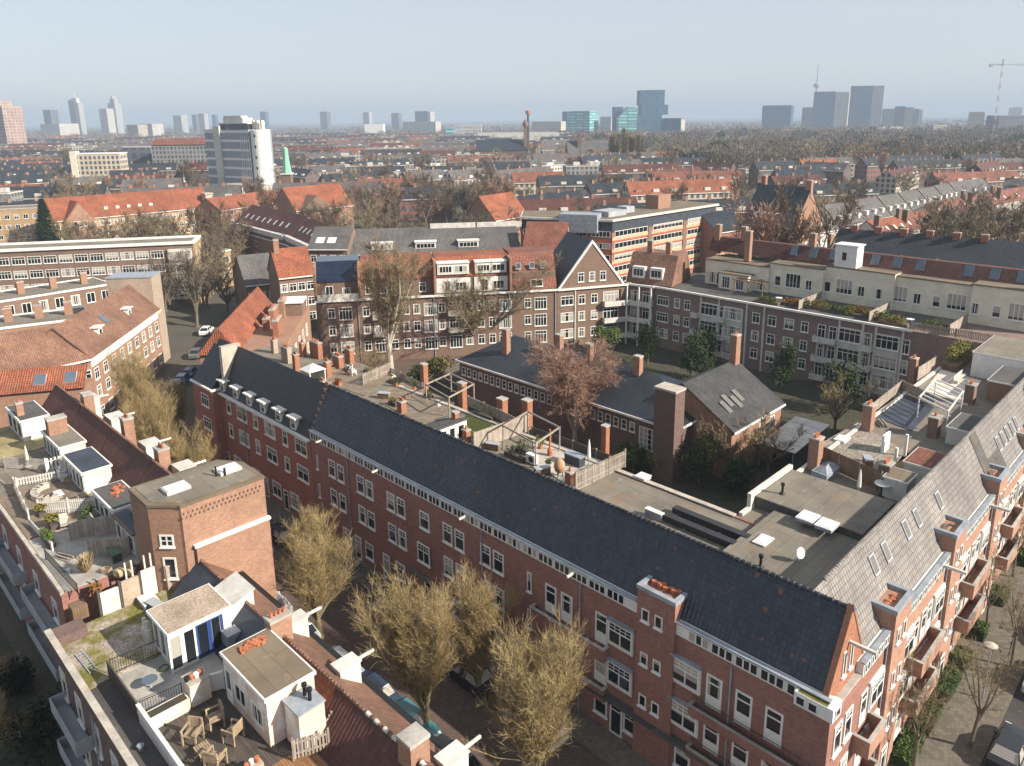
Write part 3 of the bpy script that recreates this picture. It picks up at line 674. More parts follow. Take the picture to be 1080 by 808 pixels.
pergola('bare pergola with pale beams above the beige patio terrace', PZ(ZR, (531,474),(557,458),(590,476),(565,494)), ZR, 2.1, 'wood_grey', 1)
pergola('open wooden pergola among planters on the middle terrace', PZ(ZR, (450,425),(476,413),(500,425),(474,440)), ZR, 1.9, 'wood_grey', 3)
def deck(name, label, pts, z, m, h=.06, cat='deck'):
    o = MB(); bx, by = pts[0]; o.prism([(x-bx,y-by) for x,y in pts], 0, h); k = o.build(name, M[m]); k.location = (bx,by,z); return tag(k, label, cat)
deck('patio_deck', 'pale beige paved patio with the clay oven and closed parasol', PZ(ZR, (565,490),(561,459),(655,494),(607,518)), ZR, 'stone')
deck('moss_lawn', 'patch of yellow green moss lawn on the roof terrace', PZ(ZR, (480,455),(497,432),(545,455),(520,470)), ZR, 'grass', cat='lawn')
deck('wooden_deck', 'grey wooden deck on the terrace with planters and pergola', PZ(ZR, (400,425),(425,402),(480,425),(455,452)), ZR, 'wood_deck')
deck('wooden_deck', 'cluttered grey deck with garden chairs near the white gazebo', PZ(ZR, (330,400),(370,380),(415,396),(385,418)), ZR, 'wood_deck')
# roof shed with glazed gable
q = P(447,470,ZR); sh = thing('roof_shed', 'dark roofed shed with white glazed end on the middle terrace', 'shed', (*q,ZR), ANG_F)
b = MB(); b.exy([(-1.6,0),(1.6,0),(1.6,1.8),(-1.6,.9)], .3, 3.6); b.build('wall', M['white'], sh)
b = MB(); b.exy([(-1.8,.85),(1.8,1.85),(1.8,1.97),(-1.8,.97)], .2, 3.7); b.build('roof', M['bitumen_dark'], sh)
for i in range(3): win(sh, 1.6, .2, .85, 1.4, .9+i, R(90), two=False, sill=False)
def gazebo(x, y, z):
    q = P(x, y, z); o = thing('gazebo', 'small white gazebo with pointed canopy behind the ridge', 'gazebo', (*q,z), ANG_F)
    for dx in (-.9,.9):
        for dy in (-.9,.9):
            p = MB(); p.box(dx-.05,dx+.05,dy-.05,dy+.05,0,1.6); p.build('post', M['white'], o)
    c = MB(); c.mesh([(-1.05,-1.05,1.6),(1.05,-1.05,1.6),(1.05,1.05,1.6),(-1.05,1.05,1.6),(0,0,2.25)], [(0,1,4),(1,2,4),(2,3,4),(3,0,4),(3,2,1,0)]); c.build('canopy', M['white'], o)
    s = MB(); s.box(-.85,.85,.86,.89,0,1.6); s.box(-.89,-.86,-.85,.85,0,1.6); s.build('curtain', M['white_worn'], o)
gazebo(331, 404, ZR)
q = P(590,503,ZR); ov = thing('clay_oven', 'egg shaped clay oven on legs beside the closed parasol', 'oven', (*q,ZR))
b = MB(); b.lathe([(.12,.35),(.36,.55),(.46,.9),(.4,1.25),(.2,1.5),(.08,1.6)], n=16); b.build('body', M['plaster_pink'] if 0 else plain('clay', (.42,.25,.15), .9, .2, 2.), ov, smooth=True)
b = MB()
for t in range(3): b.tube((.3*math.cos(t*2.1),.3*math.sin(t*2.1),0),(.2*math.cos(t*2.1),.2*math.sin(t*2.1),.5),.04,.04,6)
b.build('legs', M['dark_metal'], ov)
def parasol(label, x, y, z, h, m, group=None, base=True):
    q = P(x, y, z); o = thing('parasol', label, 'parasol', (*q,z), 0, group)
    p = MB(); p.tube((0,0,0),(0,0,h),.03,.03,6); p.build('pole', M['grey_paint'], o)
    c = MB(); c.lathe([(.07,h*.28),(.16,h*.34),(.13,h*.6),(.09,h*.85),(.03,h+.05)], n=9); c.build('canopy', M[m], o)
    b = MB(); b.lathe([(.28,0),(.28,.08),(.06,.1)], n=12); b.build('base', M['concrete'], o)
parasol('closed white parasol beside the clay oven', 621, 492, ZR, 2.3, 'white')
parasol('closed white parasol against brown fence by the bitumen roof', 905, 522, ZR, 2.0, 'white')
parasol('closed pale parasol on the lawn coloured terrace at the left edge', 30, 492, 10., 2.0, 'plaster_pink')
q = P(606,490,ZR); bb = thing('garden_cabinet', 'dark storage cabinet with grey lid behind the clay oven', 'cabinet', (*q,ZR), ANG_F)
b = MB(); b.box(-.8,.8,-.35,.35,0,.85); b.build('body', M['bitumen_blue'], bb); b = MB(); b.box(-.85,.85,-.4,.4,.85,.95); b.build('lid', M['lead'], bb)
q = P(580,481,ZR); lm = thing('patio_heater', 'rust orange chimney shaped fire stove on the patio', 'stove', (*q,ZR))
b = MB(); b.lathe([(.2,0),(.24,.5),(.1,.8),(.08,1.9),(.08,2.4)], n=10); b.build('body', M['terracotta'], lm)
q = P(561,489,ZR); ac = thing('air_conditioner', 'white boxy air conditioner unit behind the dark ridge', 'air conditioner', (*q,ZR), ANG_F)
b = MB(); b.box(-.5,.5,-.22,.22,.1,.85); b.build('casing', M['white'], ac); b = MB(); b.lathe([(.26,0),(.26,.02)], n=14); k = b.build('fan', M['dark_metal'], ac); k.location = (.1,-.235,.48); k.rotation_euler = (R(90),0,0)
b = MB(); b.box(-.45,-.35,-.2,.2,0,.1); b.box(.35,.45,-.2,.2,0,.1); b.build('feet', M['concrete'], ac)
# ---- leafy plants in pots
def leaf_ball(mb, cx, cy, cz, rx, ry, rz, n, size, m=0, rg=rnd):
    for _ in range(n):
        while True:
            x, y, z = rg.uniform(-1,1), rg.uniform(-1,1), rg.uniform(-1,1); d = x*x+y*y+z*z
            if .12 < d < 1: break
        k = rg.uniform(.8,1.08)
        c = Vector((cx+x*rx*k, cy+y*ry*k, cz+z*rz*k)); a = Vector((rg.gauss(0,1),rg.gauss(0,1),rg.gauss(0,.6))).normalized(); b = a.orthogonal().normalized()
        s = size*rg.uniform(.6,1.3); mb.poly([c-a*s-b*s*.5, c+a*s*.2-b*s*.6, c+a*s+b*s*.1, c-a*s*.1+b*s*.6], m)
def potted(label, x, y, z, h, w, lm, pot='terracotta', group='potted plants on the roof terraces', box=None, n=90):
    q = P(x, y, z); o = thing('potted_plant', label, 'plant', (*q,z), ANG_F, group)
    p = MB()
    if box: p.box(-box/2,box/2,-.2,.2,0,.4)
    else: p.lathe([(.14,0),(.2,.36),(.22,.38),(.18,.38)], n=10)
    p.build('pot', M[pot], o)
    f = MB(); leaf_ball(f, 0, 0, .4+h/2, (box or w)/2+.05, w/2, h/2, n, .1); f.build('foliage', M[lm], o, uv=False)
for a in (('yellow green shrub in a planter just behind the dark ridge', 415,428,.5,.7,'leaf_yellow','wood_dark',1.2),('bright green potted plant at the slatted fence', 418,408,.7,.6,'leaf_mid','terracotta',None),('green potted plant beside the white post', 437,412,.7,.7,'leaf_mid','terracotta',None),
          ('low green shrub in a trough next to the pergola', 452,420,.5,.6,'leaf_mid','wood_dark',1.1),('leafy bamboo in a trough behind the mossy lawn', 510,441,1.2,.8,'leaf_mid','wood_dark',2.6),('dense dark shrub in planter under the bare pergola', 543,484,.8,1.,'leaf_dark','wood_dark',2.2),
          ('yellowish shrub at the bare pergola post', 570,474,1.0,.9,'leaf_yellow','terracotta',None),('green leaves in pale square planter by the patio', 578,495,.5,.5,'leaf_mid','stone',.5),('orange flowering pots on the far terrace', 357,406,.35,.6,'leaf_rust','terracotta',.9),
          ('olive shrubs along the far terrace edge by the bare tree', 392,395,.9,.9,'leaf_yellow','wood_dark',2.5),('dark shrub near the white garden chairs', 366,396,.7,.8,'leaf_dark','terracotta',None),('grey green climbing plant under the bare pergola', 552,478,.9,.8,'leaf_mid','wood_dark',1.5)):
    potted(a[0], a[1], a[2], ZR, a[3], a[4], a[5], a[6], box=a[7])
def garden_chair(label, x, y, z, rz, m='teak', group=None, s=1.):
    q = P(x, y, z); o = thing('garden_chair', label, 'chair', (*q,z), rz, group); o.scale = (s,s,s)
    st = MB()
    for i in range(6): st.box(-.27,.27,-.27+i*.09,-.188+i*.09,.39,.43)
    st.build('seat', M[m], o)
    bk = MB(); bk.box(-.28,.28,.26,.3,.82,.9); bk.box(-.28,.28,.24,.28,.46,.52)
    for i in range(6): bk.box(-.26+i*.09,-.19+i*.09,.25,.28,.5,.84)
    bk.build('backrest', M[m], o)
    for sx in (-1,1):
        ar = MB(); ar.box(sx*.3-.035,sx*.3+.035,-.3,.28,.62,.66); ar.build('armrest', M[m], o)
        for yy, hh in ((-.27,.62),(.25,.9)):
            l = MB(); l.box(sx*.28-.03,sx*.28+.03,yy-.03,yy+.03,0,hh); l.build('leg', M[m], o)
    return o
garden_chair('white garden chair nearest the far terrace fence', 369, 392, ZR, R(-60), 'white', 'white garden chairs on the far terrace')
garden_chair('white garden chair beside the dark shrub', 373, 396, ZR, R(120), 'white', 'white garden chairs on the far terrace')
# ---- flat bitumen roof items
def box_thing(name, label, cat, x, y, z, w, d, h, m, ang=ANG_F, top=None, topm=None, group=None):
    q = P(x, y, z); o = thing(name, label, cat, (*q,z), ang, group)
    b = MB(); b.box(-w/2,w/2,-d/2,d/2,0,h); b.build('base', M[m], o)
    if top:
        t = MB(); t.box(-w/2-.04,w/2+.04,-d/2-.04,d/2+.04,h,h+.06); t.build('rim', M[topm or 'white'], o)
        if top == 'dome':
            t = MB(); t.lathe([(.5,h+.06),(.42,h+.16),(.22,h+.22),(.02,h+.24)], n=10); k = t.build('dome', M['glass_white'], o, smooth=True); k.scale = (w*.9, d*.9, 1)
        if top == 'pane':
            t = MB(); t.box(-w/2+.08,w/2-.08,-d/2+.08,d/2-.08,h+.062,h+.09); t.build('pane', M['glass_white'], o)
    return o
box_thing('roof_box', 'white rectangular vent box lying on the flat bitumen roof', 'vent', 690, 546, ZR, 1.35, .35, .5, 'lead', top='rim')
box_thing('roof_light', 'small square white rooflight at the rear edge of the flat bitumen roof', 'rooflight', 678, 505, ZR, .9, .9, .22, 'white', top='pane')
for i, (x, y) in enumerate(((742,562),(757,556))):
    q = P(x-8, y, ZR); o = thing('ventilation_duct', ('long dark ventilation duct nearer the blue-black ridge','long dark ventilation duct farther from the ridge')[i], 'duct', (*q,ZR), ANG_F, 'dark ducts on the flat roof')
    b = MB(); b.box(-2.9,2.9,-.28,.28,.12,.5); b.build('casing', M['dark_metal'], o)
    f = MB(); [f.box(-2.6+k*1.7,-2.45+k*1.7,-.25,.25,0,.12) for k in range(4)]; f.build('feet', M['concrete'], o)
# raised bitumen roofs where the wings meet
o = thing('raised_roof', 'raised flat bitumen roof blocks in the corner between the two wings', 'roof', (*W(0,0),0), ANG_R)
b = MB(); b.box(5.6, 12.9, 3.3, 9.6, 12.5, 12.95); b.build('lower_block', M['white_worn'], o); b = MB(); b.box(5.65,12.85,3.3,9.55,12.95,12.98); b.build('lower_covering', M['bitumen'], o)
b = MB(); b.box(12.95, 18.9, 3.6, 11.2, 12.5, 13.4); b.build('upper_block', M['bitumen_dark'], o); b = MB(); b.box(13.0,18.85,3.65,11.1,13.4,13.43); b.build('upper_covering', M['bitumen'], o)
b = MB(); b.box(12.4, 19, 11.2, 11.5, 11.6, 13.75); b.build('parapet', M['white_worn'], o)
box_thing('roof_light', 'left one of the pair of white rooflights on the raised roof', 'rooflight', 852, 548, 13.43, 1.3, 1.1, .2, 'lead', ANG_R, 'pane')
box_thing('roof_light', 'right one of the pair of white rooflights on the raised roof', 'rooflight', 872, 556, 13.43, 1.3, 1.1, .2, 'lead', ANG_R, 'pane')
box_thing('roof_light', 'flat white rooflight beside the dark ducts', 'rooflight', 805, 571, 12.98, 1.3, .8, .06, 'white', ANG_R, 'pane')
box_thing('roof_light', 'white rooflight on the gravel roof', 'rooflight', 888, 465, ZR, 1.3, .9, .2, 'white', ANG_R, 'pane')
def vent_pipe(label, x, y, z, h=.8, r=.09):
    q = P(x, y, z); o = thing('vent_pipe', label, 'vent', (*q,z), 0, 'vent pipes on the roofs')
    b = MB(); b.lathe([(.25,0),(.12,.12),(r,.15),(r,h)], n=8); b.build('pipe', M['black'], o); b = MB(); b.lathe([(r*1.7,h-.12),(r*1.7,h+.05),(.02,h+.12)], n=8); b.build('cowl', M['black'], o)
vent_pipe('black vent pipe near the ridge on the lower bitumen roof', 802, 598, 12.98)
vent_pipe('black vent pipe near the parapet of the raised roof', 825, 521, 13.43)
q = P(842,592,12.98); o = thing('satellite_dish', 'small white satellite dish on a tripod with loose cable', 'satellite dish', (*q,12.98))
b = MB(); b.tube((0,0,0),(0,0,.6),.04,.03,6); b.tube((0,0,.3),(.3,.2,0),.02,.02,4); b.tube((0,0,.3),(-.3,.2,0),.02,.02,4); b.build('stand', M['white'], o)
b = MB(); b.lathe([(.04,0),(.28,.06),(.36,.14)], n=14); k = b.build('dish', M['white'], o); k.location = (0,0,.6); k.rotation_euler = (R(70),0,R(30))
deck('gravel_roof', 'sunlit gravel covered roof behind the tall chimney', PZ(ZR, (862,470),(905,446),(960,480),(915,508)), ZR, 'pebble_grey', cat='roof')
chim_thing('tall brick chimney with clay pots beside the gravel roof, left one', 858, 500, ZR-.4, 3.2, .95, .8, 3, 'brick_tan', ANG_R)
chim_thing('tall brick chimney with metal cowl at the rear edge of the gravel roof', 914, 458, ZR-.4, 2.9, 1., .8, 3, 'brick_tan', ANG_R)
chim_thing('dark brick chimney with clay pots right of the gravel roof', 932, 516, ZR, 2.2, 1., .8, 4, 'brick_purple', ANG_R)
chim_thing('square brick chimney inside the arch of whitewashed posts', 1022, 425, ZR, 2.0, 1.1, .8, 3, 'brick_brown', ANG_R)
chim_thing('low brick chimney in front of the white pergola', 984, 460, ZR, 1.9, 1.1, .8, 1, 'brick_brown', ANG_R)
chim_thing('slim brick chimney by the fan shaped wooden fence', 961, 405, ZR-1, 3.0, .8, .7, 2, 'brick_tan', ANG_R)
fence('terrace_fence', 'brown wooden fence dividing the bitumen roof from the gravel roof', PZ(ZR, (864,489),(928,519)), ZR, 1.6, m='wood_brown_v')
fence('terrace_fence', 'green stained low fence round the dark terrace with the white pergola', PZ(ZR, (918,438),(950,412),(985,428)), ZR, 1.1, m='wood_grey')
fence('terrace_fence', 'pale wooden fence leaning beside the pink paved terrace', PZ(ZR, (967,402),(985,390)), ZR, 1.5)
pergola('white painted pergola with close beams on the dark terrace', PZ(ZR, (967,440),(985,420),(1013,433),(997,456)), ZR, 1.9, 'white', 6)
for i, (x, y) in enumerate(((943,497),(954,482),(933,476))):
    q = P(x, y, ZR); o = tag(MB().build('screen_post', M['white']), ('tall white post nearest the dark chimney on the terraces','tall white post left of the grey tiled roof','white screen panel at the edge of the gravel roof')[i], 'post', 'white posts on the right terraces')
    b = MB(); b.box(-.1 if i < 2 else -.7,.1 if i < 2 else .7,-.1,.1,0,2. if i < 2 else 1.6); o.data = b.data('screen_post', [M['white']]); o.location = (*q, ZR); o.rotation_euler = (0,0,ANG_R)
deck('pink_terrace', 'pink paved roof terrace with a bench by the white shed', PZ(ZR, (975,412),(992,390),(1035,402),(1020,428)), ZR, 'plaster_pink')
deck('dark_terrace', 'shaded dark roof terrace beside the white pergola', PZ(ZR, (922,440),(950,415),(985,430),(962,455)), ZR, 'bitumen_blue')
deck('brown_deck', 'reddish wooden deck between the gravel roof and grey tiled roof', PZ(ZR, (937,500),(957,475),(985,485),(965,512)), ZR, 'wood_orange')
def roof_room(label, x, y, z, w, d, h, wm, rm, ang=ANG_R, trim='white'):
    q = P(x, y, z); o = thing('roof_room', label, 'roof room', (*q,z), ang)
    b = MB(); b.box(-w/2,w/2,-d/2,d/2,0,h); b.build('wall', M[wm], o); b = MB(); b.box(-w/2-.08,w/2+.08,-d/2-.08,d/2+.08,h,h+.14); b.build('cornice', M[trim], o)
    b = MB(); b.box(-w/2,w/2,-d/2,d/2,h+.14,h+.16); b.build('roof', M[rm], o); return o
roof_room('white roof room with reddish roof next to the grey tiled slope', 975, 505, ZR, 3.4, 2.2, 1.6, 'white_worn', 'tile_red')
roof_room('low white shed with dark roof behind the grey tiled ridge', 1018, 463, ZR, 4.2, 2., 1.4, 'white_worn', 'bitumen_dark')
rr = roof_room('white roof room with grey flat roof at the right edge beside the hedge', 1062, 392, ZR, 8.5, 5., 2.6, 'white', 'bitumen')
roof_room('small white stair box at the foot of the grey tiled slope', 947, 522, ZR, 2., 1.6, 1.5, 'white_worn', 'bitumen_warm')
roof_room('brick roof room with dark roof at the right edge', 1072, 418, ZR, 6., 4., 1.9, 'brick_tan', 'bitumen_dark')
q = P(1010,383,ZR); o = thing('terrace_hedge', 'big olive green hedge in wooden planters beside the white roof room', 'hedge', (*q,ZR), ANG_R)
b = MB(); leaf_ball(b, 0, 0, 1.4, 3.6, 1.2, 1.2, 1500, .13); b.build('foliage', M['leaf_yellow'], o, uv=False); b = MB(); b.box(-3.4,3.4,-.9,.9,0,.7); b.build('planter', M['wood_brown_v'], o)
q = P(1012,402,ZR); o = thing('garden_bench', 'white bench along the pink paved terrace', 'bench', (*q,ZR), ANG_R)
b = MB(); b.box(-1.6,1.6,-.2,.2,.4,.46); b.build('seat', M['white_worn'], o); b = MB(); b.box(-1.6,1.6,.18,.24,.5,.9); b.build('backrest', M['white_worn'], o)
for s in (-1.4,1.4): b = MB(); b.box(s-.05,s+.05,-.2,.22,0,.4); b.build('leg', M['white_worn'], o)
q = P(872,500,ZR); o = thing('covered_furniture', 'garden furniture under a crumpled grey cover by the brown fence', 'furniture', (*q,ZR), ANG_R)
b = MB(); b.prism([(-1.5,-.6),(1.5,-.7),(1.4,.6),(-1.3,.7)], 0, .55); b.mesh([(-1.4,-.55,.55),(1.4,-.6,.55),(1.3,.5,.55),(-1.2,.6,.55),(-.8,-.2,.95),(.5,.1,.85)], [(0,1,5,4),(1,2,5),(2,3,4,5),(3,0,4)]); b.build('cover', M['lead'], o)
q = P(930,523,ZR); o = thing('round_table', 'round white table on a thin leg near the dark chimney', 'table', (*q,ZR))
b = MB(); b.lathe([(.6,.98),(.6,1.02)], n=18); b.build('tabletop', M['white'], o); b = MB(); b.tube((0,0,0),(0,0,.98),.04,.04,6); b.lathe([(.25,0),(.25,.03)], n=10); b.build('leg', M['dark_metal'], o)

# ---------------------------------------------------------------- school in the courtyard
SC = thing('school_building', 'low brick school with dark hipped roof and tall chimneys in the courtyard', 'school', (*W(68.2,34.5),0), ANG_F)
LS, DS = 68.2-31.5, 12.8
w = MB(); w.box(0, LS, 0, DS, 0, 6); w.build('wall', M['brick_purple'], SC)
hip_roof(SC, LS, DS, 6.05, 3.3, 'tile_slate', hl=5., hr=6.5)
n = 26
for i in range(n):
    x = .9+i*(LS-5.6)/n
    win(SC, x, 3.9, .8, 1.25, 0, cols=1, rows=2, two=True)
win(SC, LS-3.4, 2.3, 3., 2.7, 0, cols=5, rows=4)
win(SC, LS, 1.6, 7.2, 3.2, 7.5, R(90), cols=8, rows=5)
tw = MB(); tw.box(LS-2., LS+.7, -1.4, .5, 0, 10.7); t = tw.build('chimney_tower', M['brick_purple'], SC); c = MB(); c.box(LS-2.08,LS+.78,-1.48,.58,10.7,10.95); c.build('coping', M['stone'], t)
for x, y in ((6.5,3.2),(13.8,6.2),(19.6,5.6),(27.4,5.6)): chimney(SC, x, y, 6.5, 11.3, .95, .8, 0, 'brick_tan')
SW = thing('school_wing', 'gabled school wing with sunlit slate slope and rooflights', 'school', (*W(26.6,38.2),0), ANG_R)
Lw = 12.; gable_house(SW, Lw, 13, 6., 3.9, 'brick_tan', 'tile_school', .35)
win(SW, 7.2, 3.4, 1.6, 1.6, 0, cols=2, rows=2); win(SW, 9.6, 3.4, 1.2, 1.6, 0, cols=2, rows=2)
for i in range(4):
    s = MB(); x = 2.4+i*1.2; y = 2.2+(i%2)*.5; z = 6.17+y*3.9/6.5
    s.mesh([(x-.4,y-.7,z-.45),(x+.4,y-.7,z-.45),(x+.4,y+.7,z+.5),(x-.4,y+.7,z+.5),(x-.4,y-.7,z-.3),(x+.4,y-.7,z-.3),(x+.4,y+.7,z+.65),(x-.4,y+.7,z+.65)], [(0,1,5,4),(1,2,6,5),(2,3,7,6),(3,0,4,7),(4,5,6,7)]); s.build('skylight', M['glass_grey'], SW)
chimney(SW, 11.4, 6.3, 9.6, 13.6, 1.1, .9, 3, 'brick_tan')
for z in (8.5,5.5,2.4):
    for x in (3,6.5,10,13.5,17,20.5): win(T4, x, z, 1.3, 1.7, -7.5, cols=2, top=.3, two=False)
    for y in (-5.5,-2.5,.5): win(T4, 25., z, 1.3, 1.7, y, R(90), cols=2, top=.3, two=False)
CW = thing('covered_walkway', 'white panelled flat roof over the walkway beside the school', 'canopy', (*W(22.4,44.5),0), R(48))
b = MB(); [b.box(i*2.2, i*2.2+2.1, -.4, 3.9, 2.6, 2.68) for i in range(5)]; b.build('roof_panels', M['white_worn'], CW); b = MB(); [b.box(i*2.2-.03,i*2.2+.05,-.4,3.9,2.45,2.6) for i in range(6)]; b.build('beams', M['dark_metal'], CW)
for x in (0,5.5,11):
    for y in (-.2,3.7): b = MB(); b.tube((x,y,0),(x,y,2.5),.06,.06,6); b.build('post', M['grey_paint'], CW)
# ---------------------------------------------------------------- houses on the near side of the street (left foreground); x = a, y = -b in their frame
def near(name, label, cat, a0, b0, z=0., group=None): return thing(name, label, cat, (*W(a0,b0), z), ANG_L, group)
H1 = near('corner_house', 'nearest foreground house with roof decks, orange and brown tiled ridge roof and brick rear wall', 'house', 0, 0)
# frame: x = a, y = -b
w = MB(); w.box(9, 36, 15.0, 26.1, 0, 9.0); w.build('wall', M['brick_purple'], H1)
r = MB(); r.exx([(14.7,8.85),(17.1,10.95),(17.1,11.15),(14.6,9.0)], 9, 36.0); s = r.build('street_roof', M['tile_brown'], H1)
r = MB(); r.exx([(17.12,10.95),(18.5,9.0),(18.7,9.0),(17.12,11.18)], 19.0, 24.4); r.build('orange_roof', M['tile_orange'], H1)
r = MB(); r.exx([(17.12,10.95),(18.9,9.0),(19.1,9.0),(17.12,11.18)], 9, 18.95); r.build('brown_roof', M['tile_maroon'], H1)
r = MB(); r.exx([(17.12,10.95),(19.4,9.0),(19.6,9.0),(17.12,11.18)], 24.45, 36); r.build('slate_roof', M['bitumen_blue'], H1)
rt = MB()
for i in range(74): rt.tube((9.1+i*.36,17.1,11.13),(9.42+i*.36,17.1,11.15),.1,.13,7, 0 if i > 20 else i % 2)
rt.build('ridge_tiles', [M['tile_brown'], M['white_worn']], s)
g = MB(); g.box(9, 36, 14.35, 14.7, 8.85, 9.1); g.build('gutter', M['black'], H1)
p = MB(); p.box(9, 36, 26.0, 26.3, 8.9, 9.75); p.box(36, 37.3, 24.3, 26.3, 8.9, 9.75); p.build('parapet', M['brick_purple'], H1)
c = MB(); c.box(9, 37.35, 25.97, 26.34, 9.75, 9.82); c.build('coping', M['stone'], H1)
f = MB(); f.box(18.8, 28.8, 18.9, 24.6, 9.0, 9.04); f.build('deck', M['wood_dark'], H1)
f = MB(); f.box(26.5, 31.0, 18.9, 24.6, 9.04, 9.07); f.build('grey_terrace', M['concrete'], H1)
f = MB(); f.box(31.0, 37.4, 18.6, 25.95, 9.0, 9.12); f.build('mossy_gravel', M['pebble_moss'], H1)
f = MB(); f.box(9, 30.9, 24.75, 25.9, 9.0, 9.03); f.build('gutter_walk', M['bitumen_dark'], H1)
f = MB(); f.box(9, 18.8, 19.2, 24.6, 9.0, 9.04); f.build('brown_deck', M['wood_orange'], H1)
for i, a in enumerate((36.6,33.6,30.6,27.6,24.6,21.6,18.6)):
    for z in (6.1, 3.2, .8): win(H1, a-1.2, z, 1.1, 1.9, 26.1, R(180), kind='sash', top=.3, two=False)
for z in (5.6, 2.6):
    b = MB(); b.box(30.5,35.5,26.1,27.0,z,z+.12); b.box(30.5,35.5,26.94,27.0,z+.12,z+.9); b.box(30.5,30.56,26.1,26.94,z+.12,z+.9); b.box(35.44,35.5,26.1,26.94,z+.12,z+.9); b.build('balcony', M['grey_paint'], H1)
b = MB(); b.tube((29.2,26.25,0),(29.2,26.25,9),.06,.06,6); b.build('drain_pipe', M['lead'], H1)
def dormer_street(a, wdt=1.8, z1=11.3, par=None, y=14.9, mat='white_worn'):
    d = MB(); d.box(a-wdt/2, a+wdt/2, y, y+1.3, 9.0, z1); d.box(a-wdt/2-.05, a+wdt/2+.05, y-.08, y+1.35, z1, z1+.08, 1); d.box(a-.06, a+.06, y-1.2, y-.1, z1-.25, z1-.1)
    d.build('dormer', [M[mat], M['white_worn']], par)
for a in (26.2, 20.6, 11.6): dormer_street(a, .9, 10.7, H1)
def chim_ab(par, a, b, z0, z1, w, d, pots, br, cap='concrete'): return chimney(par, a, -b, z0, z1, w, d, pots, br, 0, cap)
chim_ab(H1, 24.9, -17.2, 9, 12.5, .75, 1.3, 4, 'brick_tan'); chim_ab(H1, 12.6, -17.0, 9, 12.2, 1.0, 1.1, 0, 'brick_tan')
def sk_ab(par, a, y, z):
    s = MB(); s.mesh([(a-.45,y,z),(a+.45,y,z),(a+.45,y+.45,z-1.0),(a-.45,y+.45,z-1.0),(a-.45,y+.12,z+.06),(a+.45,y+.12,z+.06),(a+.45,y+.57,z-.94),(a-.45,y+.57,z-.94)], [(0,4,5,1),(1,5,6,2),(2,6,7,3),(3,7,4,0),(4,7,6,5)]); s.build('skylight', M['glass_white'], par)
sk_ab(H1, 22.5, 17.5, 10.75)
# glazed roof room with blue doors
B1 = near('garden_room', 'white roof room with pebbled roof and blue framed glass doors', 'roof room', 28.8, -18.3, 9.04)
b = MB(); b.box(.02, 2.9, .02, 3.5, 0, .25); b.box(.02,2.9,.02,.25,.25,2.5); b.box(2.7,2.9,.25,3.5,.25,2.5); b.box(0,.14,.2,.5,.25,2.5); b.build('wall', M['white'], B1)
b = MB(); b.box(-.15,3.1,-.1,3.75,2.5,2.72); b.build('fascia', M['white'], B1); b = MB(); b.box(-.05,3.0,0,3.65,2.72,2.75); b.build('roof', M['pebble'], B1)
for i in range(4): win(B1, .02, .15, .78, 2.3, .55+.4+i*.8, R(-90), sill=False, fm='blue' if i < 2 else 'white', name='glass_door', gm='glass')
for i in range(3): win(B1, .5+i*.95, .3, .85, 2.1, 3.5, R(180), sill=False, gm='glass_sky')
b = MB(); b.box(-.02,.06,3.62,3.72,0,2.5); b.build('downpipe', M['white'], B1)
B1b = near('garden_room', 'low white lean-to with pale roof joining the glazed room to the ridge', 'roof room', 29.2, -17.2, 9.04)
b = MB(); b.exx([(-.6,0),(1.05,0),(1.05,2.2),(-.6,2.75)], 0, 2.4); b.build('wall', M['white'], B1b); b = MB(); b.exx([(-.7,2.78),(1.1,2.22),(1.1,2.3),(-.7,2.86)], -.1, 2.5); b.build('roof', M['white_worn'], B1b)
AC = near('heat_pump', 'grey metal cabinet beside the blue glass doors', 'cabinet', 27.9, -18.6, 9.07)
b = MB(); b.box(0,.8,-.4,.4,0,1.25); b.build('casing', M['lead'], AC); b = MB(); b.box(-.03,.83,-.43,.43,1.25,1.32); b.build('lid', M['grey_paint'], AC)
B2 = near('roof_room', 'whitewashed roof room with brown bitumen roof and clay tiles lying on top', 'roof room', 19.9, -17.9, 9.04)
b = MB(); b.box(0,4.9,0,2.7,0,2.75); b.build('wall', M['plaster_pink'], B2); b = MB(); b.box(-.1,5.,-.1,2.82,2.75,2.95); b.build('cornice', M['white'], B2); b = MB(); b.box(0,4.9,0,2.72,2.95,2.97); b.build('roof', M['bitumen_warm'], B2)
q = MB()
for i in range(16): q.obox(4.2+rnd.uniform(-.25,.25), .6+i*.09, 2.97, 3.07+rnd.uniform(0,.06), .34, .2, rnd.uniform(-.6,.6))
q.build('loose_tiles', M['terracotta'], B2)
for x in (1.1, 3.0): win(B2, x, .7, 1.3, 1.2, 2.7, R(180), cols=2, sill=False)
win(B2, 4.35, .1, .75, 2.1, 2.7, R(180), kind='door', sill=False, name='door', gm='glass_sky')
WCH = near('chimney_block', 'whitewashed square chimney block with two black flues', 'chimney', 18.3, -18.3, 9.04)
b = MB(); b.box(0,1.45,0,1.45,0,2.3); b.build('shaft', M['plaster_pink'], WCH); b = MB(); b.box(-.06,1.51,-.06,1.51,2.3,2.4); b.build('cap', M['lead'], WCH)
for i in range(2): b = MB(); b.lathe([(.1,2.4),(.1,2.9),(.15,2.95),(.15,3.1),(.04,3.15)], .5+.5*i, .5, 8); b.build('flue', M['black'], WCH)
def fence_ab(label, a0, b0, a1, b1, z, h, m='wood_grey_v', slats=0, cap=None, posts=1.8): return fence('terrace_fence', label, [W(a0,b0), W(a1,b1)], z, h, m, .06, posts, None, cap, slats)
